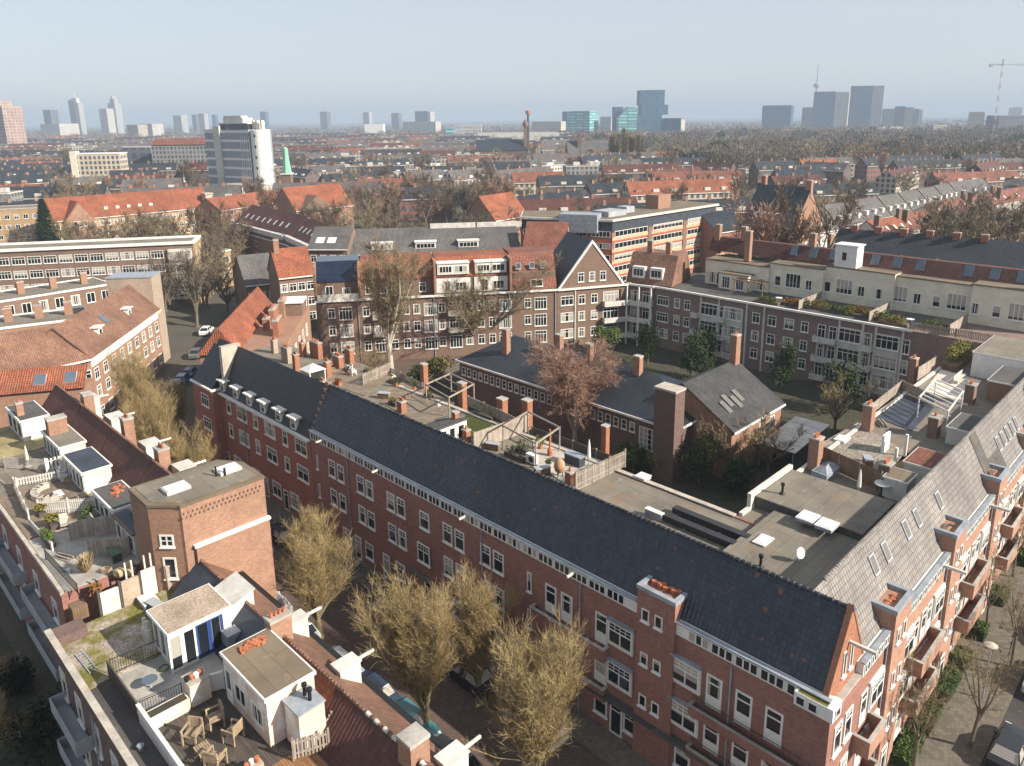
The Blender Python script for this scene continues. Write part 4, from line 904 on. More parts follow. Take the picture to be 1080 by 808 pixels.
def railing(label, pts, z, h=1.0):
    o = thing('railing', label, 'railing', (*W(*pts[0]), z)); bx, by = W(*pts[0]); k = MB()
    for p0, p1 in zip(pts[:-1], pts[1:]):
        x0, y0 = W(*p0); x1, y1 = W(*p1); rail(k, (x0-bx,y0-by), (x1-bx,y1-by), .05, h, .13)
        k.tube((x0-bx,y0-by,0),(x0-bx,y0-by,h+.1),.03,.03,5); k.tube((x1-bx,y1-by,0),(x1-bx,y1-by,h+.1),.03,.03,5)
    k.build('bars', M['black'], o)
railing('black iron railing between grey terrace and mossy gravel roof', [(31.2,-24.5),(30.95,-21.7)], 9.1)
railing('black iron railing above the long white planter', [(26.6,-24.5),(26.4,-22.4)], 9.07)
railing('black rail on the far ledge by the pampas grass', [(46.5,-23.9),(40.2,-23.6)], 9.6, .8)
o = near('screen_wall', 'dark plank screen along the grey terrace', 'screen', 26.6, -24.6, 9.05); b = MB(); b.box(0,4.6,0,.08,0,1.15); b.build('panel', M['wood_dark'], o)
o = near('screen_wall', 'white boarded parapet along the dark deck', 'screen', 18.0, -24.6, 9.05); b = MB(); b.box(0,8.4,0,.1,0,1.1); b.build('panel', M['white'], o); b = MB(); b.box(-.05,8.45,-.05,.15,1.1,1.16); b.build('cap', M['white'], o)
o = near('planter', 'long whitewashed planter box below the iron railing', 'planter', 25.3, -22.4, 9.07); b = MB(); b.box(0,.7,0,2.1,0,.75); b.build('box', M['plaster_pink'], o); b = MB(); b.box(.08,.62,.08,2.02,.7,.76); b.build('soil', M['soil'], o)
o = near('barbecue', 'whitewashed block with flower pots on top beside the planter', 'barbecue', 25.4, -21.2, 9.07); b = MB(); b.box(0,1.0,0,1.1,0,1.35); b.build('body', M['plaster_pink'], o); b = MB(); b.box(-.05,1.05,-.05,1.15,1.35,1.42); b.build('slab', M['stone'], o)
def pots_row(label, a, b, z, n, ang=ANG_L, step=.3, along='y'):
    o = near('flower_pots', label, 'flower pots', a, b, z, 'rows of flower pots')
    for i in range(n):
        p = MB(); r_ = rnd.uniform(.1,.15); x, y = ((i*step, 0) if along == 'x' else (0, i*step))
        p.lathe([(r_*.7,0),(r_,.26),(r_*1.05,.28)], x+rnd.uniform(-.06,.06), y, 9); p.build('pot', M[('terracotta','white','terracotta','black')[i%4]], o)
pots_row('terracotta and white pots on the whitewashed block', 25.8, -21.5, 10.5, 4, step=.25)
o = near('brick_planter', 'low brick wall with white and terracotta pots beside the white chimney block', 'planter', 18.6, -21.6, 9.04); b = MB(); b.box(0,.5,0,1.9,0,.7); b.build('wall', M['brick_pale'], o)
pots_row('white and terracotta pots on the low brick wall', 18.85, -21.8, 9.75, 6, step=.28)
fence_ab('white boarded fence between grey terrace and dark deck', 25.9, -21.3, 25.6, -20.4, 9.05, 1.1, 'white', cap='white', posts=.9)
fence_ab('grey picket fence from the white chimney block to the ridge roof', 18.6, -18.3, 19.6, -16.9+(-1.2), 9.05, 1.2, slats=.2) if 0 else fence_ab('grey picket fence from the white chimney block to the ridge roof', 18.4, -18.4, 18.4, -17.0-.9, 9.05, 1.25, slats=.17)
fence_ab('grey picket fence across the brown deck', 18.3, -20.2, 17.6, -18.6, 9.05, 1.2, slats=.17)
def teak(label, a, b, rz, s=1.): 
    o = garden_chair(label, 0, 600, 9.05, rz, 'teak', 'teak chairs on the dark deck', s*1.15); o.location = (*W(a,b), 9.06); return o
teak('teak chair farthest left in the group on the dark deck', 23.1, -23.2, R(-10), 1.15)
teak('teak chair at the back of the group of chairs, nearest the whitewashed block', 23.3, -21.9, R(-55), 1.15)
teak('teak chair on the right of the group, facing left', 21.7, -21.7, R(-110), 1.15)
teak('teak chair at the front of the group, seen from behind', 20.7, -23.1, R(165), 1.15)
o = near('coffee_table', 'slatted teak footrest between the chairs', 'table', 21.9, -23.2, 9.05); b = MB()
for i in range(6): b.box(-.4,.4,-.35+i*.12,-.26+i*.12,.38,.42)
b.build('tabletop', M['teak'], o)
for x in (-.35,.35):
    for y in (-.28,.28): b = MB(); b.box(x-.03,x+.03,y-.03,y+.03,0,.38); b.build('leg', M['teak'], o)
o = near('deck_table', 'small round glass table on the grey terrace', 'table', 28.6, -23.3, 9.08); b = MB(); b.lathe([(.42,.55),(.42,.58)], n=16); b.build('tabletop', M['glass_sky'], o); b = MB(); b.lathe([(.2,0),(.05,.05),(.05,.55)], n=10); b.build('leg', M['grey_paint'], o)
q = near('garden_chair_dark', 'single grey metal chair on the brown deck', 'chair', 15.6, -20.6, 9.05)
b = MB(); b.box(-.25,.25,-.25,.25,.42,.46); b.build('seat', M['lead'], q); b = MB(); b.box(-.25,.25,.22,.26,.5,.95); b.build('backrest', M['lead'], q)
for x in (-.22,.22):
    for y in (-.22,.22): b = MB(); b.tube((x,y,0),(x,y,.42),.02,.02,5); b.build('leg', M['lead'], q)
# boundary wall with panels and brick stack
o = near('garden_wall', 'patched wall of white panel, pink brick panel and posts between the roofs', 'wall', 37.4, -18.6, 9.0)
b = MB(); b.box(0,.18,2.0,3.1,.05,1.9); b.build('pink_panel', M['brick_pale'], o); b = MB(); b.box(0,.16,3.3,4.4,.05,1.7); b.build('white_panel', M['white_worn'], o); b = MB(); b.box(0,.16,.95,1.85,.05,2.1); b.build('grey_panel', M['white_worn'], o)
for y in (1.88,3.15,4.45): b = MB(); b.box(-.05,.25,y,y+.12,0,2.0); b.build('post', M['wood_dark'], o)
for y in (1.0,1.4,2.2,2.6): b = MB(); b.box(.3,.4,y,y+.1,0,3.0); b.build('pole', M['white_worn'], o)
cs = near('chimney_stack', 'low wide brick stack with terracotta pots at the foot of the tower', 'chimney', 37.0, -18.4, 9.0); b = MB(); b.box(0,.8,-.9,.6,0,1.9); b.build('shaft', M['brick_pale'], cs); b = MB(); b.box(-.05,.85,-.95,.65,1.9,2.0); b.build('cap', M['stone'], cs)
o = near('slatted_bin', 'wooden slatted box beside the white panel', 'bin', 38.2, -23.6, 9.0); b = MB(); b.box(0,.9,0,.9,0,.9); b.build('box', M['wood_brown_v'], o)
box_thing('roof_light', 'small glass rooflight beside the glazed roof room', 'rooflight', 157, 637, 9.12, 1.3, .9, .35, 'grey_paint', ANG_L, 'pane')
b = near('vent_stack', 'white vent pipes at the corner of the glazed roof room', 'vent', 32.6, -21.9, 9.1)
for i in range(2): k = MB(); k.lathe([(.2,0),(.2,.9),(.12,1.0),(.12,1.5)], i*.45, 0, 9); k.build('pipe', M['white_worn'], b)

# ---------------------------------------------------------------- brick tower
TWR = near('brick_tower', 'tall plain brick tower block with flat roof and white rooflights', 'building', 0, 0)
b = MB(); pts = [(36,12.0),(39.2,12.0),(41.0,13.2),(41.0,19.4),(37.7,19.4),(36.2,18.0),(36,17.9)]
b.prism(pts, 0, 15.3)
for i in range(19): b.box(35.93, 36.01, 12.3+i*.3, 12.38+i*.3, 14.75, 14.9, 1); b.box(35.93, 36.01, 12.45+i*.3, 12.53+i*.3, 14.45, 14.6, 1)
b.build('wall', [M['brick_tan'], M['brick_purple']], TWR)
b = MB(); b.prism([(x+(.06 if x > 38 else -.06), y+(.06 if y > 15 else -.06)) for x, y in pts], 15.3, 15.5, 0); b.build('roof_edge', M['bitumen_warm'], TWR)
b = MB(); b.prism([(36.3,12.3),(39.1,12.3),(40.7,13.3),(40.7,19.1),(37.8,19.1),(36.4,17.8)], 15.5, 15.53); b.build('roof', M['bitumen'], TWR)
b = MB(); b.box(35.72, 36.0, 12.0, 17.3, 0, 12.2); b.build('lower_wall', M['brick_tan'], TWR); b = MB(); b.box(35.65,36.0,11.9,17.4,12.2,12.38); b.build('coping', M['white'], TWR)
for (x,y) in ((38.4,17.2),(38.6,13.4)):
    k = MB(); k.box(x-.6,x+.6,y-.8,y+.8,15.5,15.75); k.box(x-.5,x+.5,y-.7,y+.7,15.75,15.8,1); k.build('rooflight', [M['white_worn'], M['glass_white']], TWR)
a45 = math.atan2(1.4,1.5)
for z, ww, h in ((12.4,.95,.9),(10.0,.9,1.6)):
    win(TWR, 36.95, z, ww, h, 18.7, R(180)+math.atan2(-(1.4),1.5)*-1 if 0 else R(180)+a45*-1 if 0 else math.atan2(1.4,1.5)+R(180), cols=2 if h < 1 else 1, rows=2 if h < 1 else 1, two=False)
b = MB(); b.tube((36.1,14.2,15.5),(36.1,14.2,15.5),.1,.1); k = MB(); k.lathe([(.1,15.53),(.08,16.1)], 38.0, 13.9, 7); k.lathe([(.08,15.53),(.06,16.3)], 38.3, 14.4, 7); k.build('flue', M['black'], TWR)

# ---------------------------------------------------------------- upper row of houses on the near side
def upper_house(label, a0, a1, rm, deckm, zr=12.9, b_par=24.4):
    o = near('row_house', label, 'house', 0, 0, 0)
    w = MB(); w.box(a0, a1, 12.3, b_par, 0, 9.55); w.build('wall', M['brick_red'], o)
    r = MB(); r.exx([(12.0,9.3),(14.6,zr-.2),(16.9,9.55),(17.2,9.55),(14.6,zr),(11.9,9.45)], a0, a1); r.build('roof', M[rm], o)
    rt = MB()
    for i in range(int((a1-a0)/.36)): rt.tube((a0+i*.36,14.6,zr-.03),(a0+.31+i*.36,14.6,zr-.01),.1,.13,7)
    rt.build('ridge_tiles', M['tile_brown'], o)
    d = MB(); d.box(a0+.1, a1-.1, 17.0, b_par-.3, 9.55, 9.6); d.build('deck', M[deckm], o)
    p = MB(); p.box(a0, a1, b_par-.2, b_par+.05, 9.5, 9.8); p.build('parapet', M['stone'], o)
    for z in (6.4, 3.4):
        for k in range(2):
            x = a0+(a1-a0)*(k+.5)/2; win(o, x, z, 1.2, 1.7, b_par, R(180), kind='sash', top=.3, two=False)
        bb = MB(); bb.box(a0+1,a1-1,b_par,b_par+.9,z-.7,z-.58); bb.box(a0+1,a1-1,b_par+.84,b_par+.9,z-.58,z+.2); bb.box(a0+1,a0+1.06,b_par,b_par+.84,z-.58,z+.2); bb.box(a1-1.06,a1-1,b_par,b_par+.84,z-.58,z+.2); bb.build('balcony', M['grey_paint'], o)
    return o
hs = []
for l, a0, a1, rm, dm in (('house with maroon roof and cluttered dark deck next to the brick tower', 41.1, 50.5, 'tile_maroon', 'concrete'), ('house with maroon roof and fenced curved bench deck', 50.6, 59.6, 'tile_maroon', 'wood_deck'),
        ('house with maroon roof and blue-black roof room', 59.7, 68.5, 'tile_maroon', 'bitumen'), ('end house of the near row with lawn coloured terrace', 68.6, 77.5, 'tile_maroon', 'moss_deck')):
    hs.append(upper_house(l, a0, a1, rm, dm))
for i, a in enumerate((43.6, 48.6)): dormer_street(a, 1.6, 12.4, hs[0], 12.2, 'white')
dormer_street(56, 1.6, 12.2, hs[1], 12.2); dormer_street(65, 2, 12.2, hs[2], 12.2); dormer_street(72.5, 2, 12.2, hs[3], 12.2)
chim_ab(hs[0], 50.2, -13.9, 9, 13.9, 1.1, .9, 4, 'brick_tan'); chim_ab(hs[2], 60.4, -13.2, 9, 13.5, 1., .9, 3, 'brick_tan'); chim_ab(hs[3], 69.3, -13.9, 9, 13.8, 1.1, .9, 0, 'brick_tan'); chim_ab(hs[2], 66.2, -17.6, 9.5, 13.2, 1.0, 1.6, 0, 'brick_tan'); chim_ab(hs[3], 73.3, -19., 9.5, 13.2, .55, .6, 1, 'brick_tan')
chim_ab(hs[0], 45.0, -17.6, 9.5, 11.9, .9, 1.3, 1, 'brick_tan'); chim_ab(hs[0], 44.2, -15.5, 9.5, 12.6, .3, .3, 1, 'white')
def room_ab(label, a0, a1, b0, b1, z0, z1, wm, rm, doors=4, trim='white'):
    o = near('roof_room', label, 'roof room', a0, b0, z0); L = a1-a0; D = b0-b1; h = z1-z0
    w = MB(); w.box(0,L,0,D,0,h); w.build('wall', M[wm], o); c = MB(); c.box(-.12,L+.12,-.12,D+.15,h,h+.2); c.build('fascia', M[trim], o); r = MB(); r.box(0,L,0,D,h+.2,h+.22); r.build('roof', M[rm], o)
    for i in range(doors): win(o, L*(i+.5)/doors, .1, L/doors*.86, h-.3, D, R(180), sill=False, two=True, name='glass_door')
    return o
room_ab('white roof room with smooth blue-grey roof', 55.2, 60.3, -16.5, -18.7, 9.6, 11.4, 'white_worn', 'bitumen_blue', 5)
room_ab('white roof room with sandy bitumen roof farther up the row', 62.3, 67.8, -16.4, -18.5, 9.6, 11.4, 'white_worn', 'bitumen', 5)
rr = room_ab('white roof room with loose clay tiles on its roof', 46.8, 51.5, -16.9, -19.0, 9.6, 11.3, 'white_worn', 'bitumen_dark', 4)
q = MB()
for i in range(22): q.obox(3+rnd.gauss(0,.5), .8+rnd.gauss(0,.3), 1.92, 2.02+rnd.uniform(0,.05), .3, .18, rnd.uniform(0,3))
q.build('loose_tiles', M['terracotta'], rr)
room_ab('small roof room with blue-grey roof against the brick tower', 42.2, 46.0, -17.2, -19.2, 9.6, 11.3, 'white_worn', 'bitumen_blue', 3, 'wood_brown_v')
room_ab('white garden room with wide glass doors at the left edge', 71.6, 77.0, -17.0, -19.4, 9.6, 11.6, 'white', 'bitumen_dark', 3)
for l, a0, b0, a1, b1, h, m, s in (('white picket fence across the middle roof decks', 54.2, -22.4, 51.4, -18.9, 1.2, 'white_worn', .16), ('white picket fence along the ledge of the curved bench deck', 61, -22.6, 53.8, -23.2, .9, 'white_worn', .16),
        ('white fence behind the curved bench', 61.0, -22.4, 60, -19.4, .8, 'white_worn', .2), ('beige plastered screen wall with plant niches', 66.0, -22.2, 62.6, -19.6, 1.1, 'stone', 0), ('white slatted gate screen between the roof rooms', 61.7, -19.9, 61.5, -18.4, 1.5, 'white', .26),
        ('grey plank screen round the sunken dark terrace', 48.2, -21.8, 46.4, -18.8, 1.5, 'wood_grey_v', 0), ('grey plank screen at the tower end of the dark terrace', 44.4, -21.6, 42.8, -19.4, 1.4, 'wood_grey_v', 0), ('white wooden planter boards by the pampas grass', 52.8, -23.4, 47.5, -23.2, .6, 'white_worn', 0)):
    fence_ab(l, a0, b0, a1, b1, 9.6, h, m, s)
o = near('curved_bench', 'curved pale wooden bench on the fenced deck', 'bench', 57.5, -20.6, 9.6)
b = MB()
for i in range(9):
    t0 = R(10+i*20); x, y = 1.5*math.cos(t0), 1.3*math.sin(t0); b.obox(x, y, 0, .45, .5, .62, t0)
b.build('seat', M['stone'], o)
o = near('garden_table', 'low pale concrete table on the fenced deck', 'table', 56.4, -20.4, 9.6); b = MB(); b.box(-.6,.6,-.3,.3,.3,.36); b.build('tabletop', M['white'], o); b = MB(); b.box(-.4,.4,-.2,.2,0,.3); b.build('base', M['concrete'], o)
o = near('planter', 'square wooden planter at the corner of the blue-grey roof room', 'planter', 53.8, -19.2, 9.6); b = MB(); b.box(-.9,.9,-.4,.4,0,.5); b.build('box', M['teak'], o); b = MB(); b.box(-.8,.8,-.3,.3,.46,.52); b.build('soil', M['soil'], o)
for i, (a, bb) in enumerate(((60.4,-18.9),(59.6,-19.2))):
    o = near('white_armchair', ('white garden armchair nearer the roof room doors','white garden armchair beside its twin')[i], 'chair', a, bb, 9.6, 'white garden armchairs')
    b = MB(); b.box(-.3,.3,-.3,.3,.3,.42); b.build('seat', M['white'], o); b = MB(); b.box(-.3,.3,.22,.32,.42,.95); b.build('backrest', M['white'], o)
    for s in (-1,1): b = MB(); b.box(s*.34-.05,s*.34+.05,-.3,.3,0,.62); b.build('armrest', M['white'], o)
for l, a, bb, z, h, w_, lm, pt, bx_, n in (('golden shrub in the corner of the bench deck', 53.9,-22.3,9.6,.7,1.,'leaf_yellow','wood_dark',.8,160), ('green potted palm against the picket fence', 50.6,-19.8,9.6,.8,.9,'leaf_mid','white',None,120), ('olive bush by the dark terrace', 51.2,-22.2,9.6,.8,1.3,'leaf_yellow','wood_dark',1.,200),
        ('dark evergreen pot on the cluttered terrace', 49.3,-20.6,9.6,.6,.9,'leaf_dark','black',None,120), ('mixed green planting along the ledge', 49.0,-23.1,9.6,.5,.9,'leaf_mid','wood_dark',2.2,220), ('rusty shrub beside the slatted box', 40.0,-22.6,9.0,.7,.8,'leaf_rust','terracotta',None,140)):
    o = near('potted_plant', l, 'plant', a, bb, z, 'potted plants on the roof terraces'); p = MB()
    if bx_: p.box(-bx_/2,bx_/2,-.25,.25,0,.35)
    else: p.lathe([(.16,0),(.24,.36),(.26,.38)], n=10)
    p.build('pot', M[pt], o); f = MB(); leaf_ball(f,0,0,.4+h/2,(bx_ or w_)/2,w_/2,h/2,n,.11); f.build('foliage', M[lm], o, uv=False)
o = near('pampas_grass', 'pale feathery pampas grass on the roof terrace', 'grass clump', 42.6, -22.4, 9.6)
b = MB()
for i in range(420):
    t = rnd.uniform(0,6.28); l = rnd.uniform(.6,1.5); s = rnd.uniform(.15,.75); e = Vector((math.cos(t)*s,math.sin(t)*s,l)); d = Vector((-math.sin(t),math.cos(t),0))*.03
    b.poly([(0,0,0), tuple(e*.7-d), tuple(e), tuple(e*.7+d)])
M['pampas'] = leafmat('pampas', (.48,.36,.20), (.62,.50,.32)); b.build('blades', M['pampas'], o, uv=False)
for i, (a,bb) in enumerate(((40.6,-20.9),(40.1,-20.3),(41.0,-20.1))):
    o = near('rattan_pouf', ('round straw pouf nearest the pink panel','round straw pouf in the middle of the three','round straw pouf nearest the tower')[i], 'pouf', a, bb, 9.55, 'straw poufs'); b = MB(); b.lathe([(.28,0),(.36,.15),(.36,.4),(.26,.52),(.02,.54)], n=14); b.build('body', M['pampas'], o, smooth=True)
o = near('bench_swing', 'wooden table with green top under a loose beam', 'table', 43.4, -20.4, 9.6); b = MB(); b.box(-1.2,1.2,-.35,.35,.7,.75); b.build('tabletop', plain('green_top', (.12,.18,.13), .7), o)
for x in (-1,1): b = MB(); b.box(x-.05,x+.05,-.3,.3,0,.7); b.build('leg', M['wood_dark'], o)
for i,(a,bb,rz) in enumerate(((50.4,-21.6,.6),(49.2,-19.5,2.2))):
    o = near('deck_chair', ('pale folding chair by the olive bush','pale folding chair against the picket fence')[i], 'chair', a, bb, 9.6, 'folding deck chairs'); o.rotation_euler = (0,0,rz)
    b = MB(); b.mesh([(-.28,-.4,.35),(.28,-.4,.35),(.28,.2,.3),(-.28,.2,.3),(-.28,-.4,.39),(.28,-.4,.39),(.28,.2,.34),(-.28,.2,.34)], [(0,3,2,1),(4,5,6,7),(0,1,5,4),(1,2,6,5),(2,3,7,6),(3,0,4,7)]); b.build('seat', M['stone'], o)
    b = MB(); b.mesh([(-.28,.2,.3),(.28,.2,.3),(.28,.55,1.0),(-.28,.55,1.0),(-.28,.16,.33),(.28,.16,.33),(.28,.51,1.02),(-.28,.51,1.02)], [(0,1,2,3),(7,6,5,4),(0,4,5,1),(1,5,6,2),(2,6,7,3),(3,7,4,0)]); b.build('backrest', M['stone'], o)
    for x in (-.25,.25): b = MB(); b.tube((x,-.38,0),(x,.3,.35),.02,.02,5); b.tube((x,.3,0),(x,-.38,.36),.02,.02,5); b.build('leg', M['grey_paint'], o)
# low house with bright orange tiles behind the row end
o = near('orange_roof_house', 'low house with bright orange pantile slope and skylights at the left edge', 'house', 80, -14.0); o.rotation_euler = (0,0,R(15)); q = P(-25,418,10.2); o.location = (*q,0)
b = MB(); b.box(0, 11, .2, 4, 0, 10); b.build('wall', M['brick_tan'], o); b = MB(); b.exx([(0,10.0),(2.6,12.0),(2.6,12.2),(-.2,10.15)], 0, 11); b.build('roof', M['tile_orange'], o)
for x in (6.2,9.4):
    s = MB(); s.mesh([(x-.6,.6,10.75),(x+.6,.6,10.75),(x+.6,1.7,11.65),(x-.6,1.7,11.65)], [(0,1,2,3)]); s.mesh([(x-.7,.5,10.56),(x+.7,.5,10.56),(x+.7,1.8,11.56),(x-.7,1.8,11.56),(x-.6,.6,10.75),(x+.6,.6,10.75),(x+.6,1.7,11.65),(x-.6,1.7,11.65)], [(0,1,5,4),(1,2,6,5),(2,3,7,6),(3,0,4,7)], 1); s.build('skylight', [M['glass_sky'], M['grey_paint']], o)
# rear gardens in shade
fence('garden_fence', 'dark red garden fence between the shaded back gardens, upper one', [W(49,-26.2), W(56,-40)], 0, 1.7, 'wood_brown_v')
fence('garden_fence', 'dark red garden fence between the shaded back gardens, lower one', [W(41.5,-26.2), W(46,-40)], 0, 1.7, 'wood_brown_v')

# everyday things standing about on the roof decks
def clutter(label, kind, a, b, z, rz=0.):
    o = near({'chest':'storage_chest','pallet':'wood_stack','crate':'crate','bucket':'bucket','can':'watering_can','bag':'soil_bag','ladder':'ladder','hose':'hose_coil'}[kind], label, {'chest':'chest','pallet':'wood stack','crate':'crate','bucket':'bucket','can':'watering can','bag':'bag','ladder':'ladder','hose':'hose'}[kind], a, b, z); o.rotation_euler = (0,0,ANG_L+rz); m = MB()
    if kind == 'chest': m.box(-.6,.6,-.28,.28,0,.5); m.build('body', M['wood_brown_v'], o); m = MB(); m.box(-.64,.64,-.32,.32,.5,.56); m.build('lid', M['grey_paint'], o)
    elif kind == 'pallet':
        for i in range(7): m.obox(rnd.uniform(-.1,.1), -.3+i*.1, i%3*.09, i%3*.09+.08, 1.5, .09, rnd.uniform(-.08,.08))
        m.build('boards', M['wood_grey'], o)
    elif kind == 'crate': [m.box(-.3,.3,s*.2-.02,s*.2+.02,z0,z0+.08) for s in (-1,1) for z0 in (.02,.14,.26)]; [m.box(s*.3-.02,s*.3+.02,-.2,.2,z0,z0+.08) for s in (-1,1) for z0 in (.02,.14,.26)]; m.box(-.3,.3,-.2,.2,0,.02); m.build('slats', M['teak'], o)
    elif kind == 'bucket': m.lathe([(.12,0),(.17,.3),(.18,.31),(.16,.3)], n=12); m.build('body', M['lead'], o); m = MB(); [m.tube((.17*math.cos(t),.02,.3+.14*math.sin(t)),(.17*math.cos(t+.52),.02,.3+.14*math.sin(t+.52)),.008,.008,4) for t in (0,.52,1.05,1.57,2.09,2.6)]; m.build('handle', M['dark_metal'], o)
    elif kind == 'can': m.lathe([(.13,0),(.14,.26),(.08,.32)], n=10); m.build('body', M['leaf_mid'], o); m = MB(); m.tube((.12,0,.08),(.36,0,.36),.025,.015,5); m.build('spout', M['leaf_mid'], o)
    elif kind == 'bag': m.mesh([(-.3,-.2,0),(.3,-.2,0),(.3,.2,0),(-.3,.2,0),(-.22,-.12,.16),(.24,-.1,.18),(.22,.12,.15),(-.24,.1,.17)], [(0,3,2,1),(4,5,6,7),(0,1,5,4),(1,2,6,5),(2,3,7,6),(3,0,4,7)]); m.build('sack', M['white_worn'], o)
    elif kind == 'ladder':
        for s in (-.2,.2): m.box(-1.2,1.2,s-.03,s+.03,.02,.07)
        for i in range(8): m.box(-1.05+i*.3,-1.0+i*.3,-.2,.2,.03,.06)
        m.build('frame', M['lead'], o)
    else:
        for i in range(24): t0, t1 = i*.52, (i+1)*.52; m.tube((.28*math.cos(t0),.28*math.sin(t0),.03+i*.004),(.28*math.cos(t1),.28*math.sin(t1),.03+i*.004+.004),.018,.018,4,0,False)
        m.build('coil', M['leaf_mid'], o)
for l, k, a, b, z, rz in (('brown storage chest with grey lid on the mossy gravel roof','chest',35.6,-20.4,9.12,.2), ('small heap of grey boards by the plank screens','pallet',45.8,-22.9,9.6,.4), ('slatted crate near the straw poufs','crate',41.6,-21.4,9.6,.6), ('zinc bucket by the pampas grass','bucket',43.5,-23.2,9.6,0), ('white soil bag beside the olive bush','bag',52.2,-21.2,9.6,.5),
        ('aluminium ladder lying on the mossy gravel roof edge','ladder',33.4,-25.2,9.12,.05), ('green hose coil on the grey terrace','hose',29.6,-22.2,9.08,0), ('zinc bucket on the ledge below the white boarded parapet','bucket',24.5,-25.3,9.03,0), ('stack of grey boards along the ledge','pallet',21.5,-25.3,9.03,.1), ('brown storage chest on the bench deck','chest',52.2,-18.2,9.6,1.4),
        ('slatted crate on the brown deck at the bottom edge','crate',16.4,-19.8,9.05,.3), ('green watering can by the long white planter','can',24.6,-22.0,9.05,.7), ('brown storage chest on the lawn coloured terrace','chest',69.5,-23.2,9.6,0), ('heap of boards on the terrace by the sandy roof room','pallet',63.5,-23.4,9.6,.1), ('white soil bag near the niche wall','bag',66.5,-21.0,9.6,.2),('slatted crate beside the white armchairs','crate',58.9,-18.9,9.6,.9)):
    clutter(l, k, a, b, z, rz)
for i, (x, y) in enumerate(((405,420),(430,420),(462,428),(470,444),(385,402),(352,392),(520,474),(572,500),(610,506),(640,500),(930,448),(1000,442),(948,500),(915,490))):
    kk = ('chest','crate','bag','pallet','bucket','crate','chest')[i%7]; Xw, Yw = P(x, y, ZR); aa_, bb_ = PAB(x, y, ZR)
    clutter(('brown chest between planters behind the ridge','slatted crate in the middle of the planter terrace','white bag beside the open wooden pergola','grey boards lying by the roof shed','bucket on the deck near the slatted fence','slatted crate by the white gazebo','brown chest under the bare pergola','brown chest next to the clay oven patio edge','slatted crate right of the clay oven','white bag by the flat roof fence','grey boards on the dark terrace','bucket beneath the white pergola','slatted crate on the reddish deck','brown chest on the gravel roof')[i], kk, aa_, bb_, ZR+.06, rnd.uniform(0,3))
# ---------------------------------------------------------------- apartment houses closing the courtyard
def bay_balconies(par, x0, x1, zs, y=0., dp=1.1, m='white_worn', posts=True):
    for z in zs:
        b = MB(); b.box(x0,x1,y-dp,y-dp+.08,z,z+.95); b.box(x0,x0+.08,y-dp+.08,y,z,z+.95); b.box(x1-.08,x1,y-dp+.08,y,z,z+.95); b.box(x0+.08,x1-.08,y-dp+.08,y,z,z+.15); b.build('balcony', M[m], par)
AX0, AX1 = P(333,318,11), P(588,305.3,11)
AL = math.hypot(AX1[0]-AX0[0], AX1[1]-AX0[1]); AA = math.atan2(AX1[1]-AX0[1], AX1[0]-AX0[0])
def ahouse(i, label, x0, x1, wall='brick_brown'):
    o = thing('apartment_house', label, 'apartment house', (AX0[0]+math.cos(AA)*x0, AX0[1]+math.sin(AA)*x0, 0), AA); L = x1-x0
    w = MB(); w.box(0, L-.02, 0, 9.5, 0, 10.8); w.box(0, L-.02, 1.4, 9.5, 10.8, 14.); w.build('wall', M[wall], o)
    c = MB(); c.box(0, L-.02, -.35, .1, 10.8, 11.1); c.build('cornice', M['white'], o)
    p = MB(); p.box(-.18,.18,-.05,5.,11.1,16.9); p.build('fire_wall', M['brick_tan'], o)
    for z in (8.0, 5.0, 2.0):
        n = int(L/4.2)
        for k in range(n):
            x = L*(k+.5)/n
            if k % 2 == 0:
                win(o, x-1.2, z, 1.2, 1.7, 0, cols=2, top=.3, two=False); win(o, x+1.1, z-.4, 2.2, 2.2, 0, cols=4, top=.25, two=False)
            else:
                win(o, x-.9, z, 1.3, 1.7, 0, cols=2, top=.3, two=False); win(o, x+1.2, z, 1.2, 1.7, 0, cols=2, top=.3, two=False)
    for k in range(int(L/8.4)): bay_balconies(o, L*(2*k+.5)/int(L/4.2)-.2, L*(2*k+.5)/int(L/4.2)+2.4, (7.5,4.5), m='concrete')
    b = MB(); b.tube((L-.4,-.1,0),(L-.4,-.1,10.8),.07,.07,6); b.build('drain_pipe', M['lead'], o)
    return o, L
def steep_roof(o, L, m, name='roof', y0=1.2, z0=13.9, y1=3.6, z1=17.):
    r = MB(); r.exx([(y0,z0),(9.6,z0),(9.0,z1),(y1,z1)], .2, L-.02); r.build(name, M[m], o)
o, L = ahouse(0, 'courtyard apartment house with blue-black solar panels and white balcony on its attic', 0, 7.2)
steep_roof(o, L, 'solar'); win(o, 2.2, 11.2, 1.3, 2.0, 1.4, cols=2, two=False); win(o, 5, 11.6, 1.4, 1.2, 1.4, cols=2, two=False)
b = MB(); b.box(.3,L-.2,-.3,-.2,11.1,12.1); b.build('attic_balcony', M['white_worn'], o)
o, L = ahouse(1, 'courtyard apartment house with plain orange tiled attic behind the tall bare tree', 7.2, 19.8)
steep_roof(o, L, 'tile_orange')
for x in (1.5,4,7,10.5): win(o, x, 11.5, 1.2, 1.6, 1.4, cols=2, top=.3, two=False)
o, L = ahouse(2, 'courtyard apartment house with two long white dormers in the orange roof', 19.8, 32.8)
steep_roof(o, L, 'tile_orange')
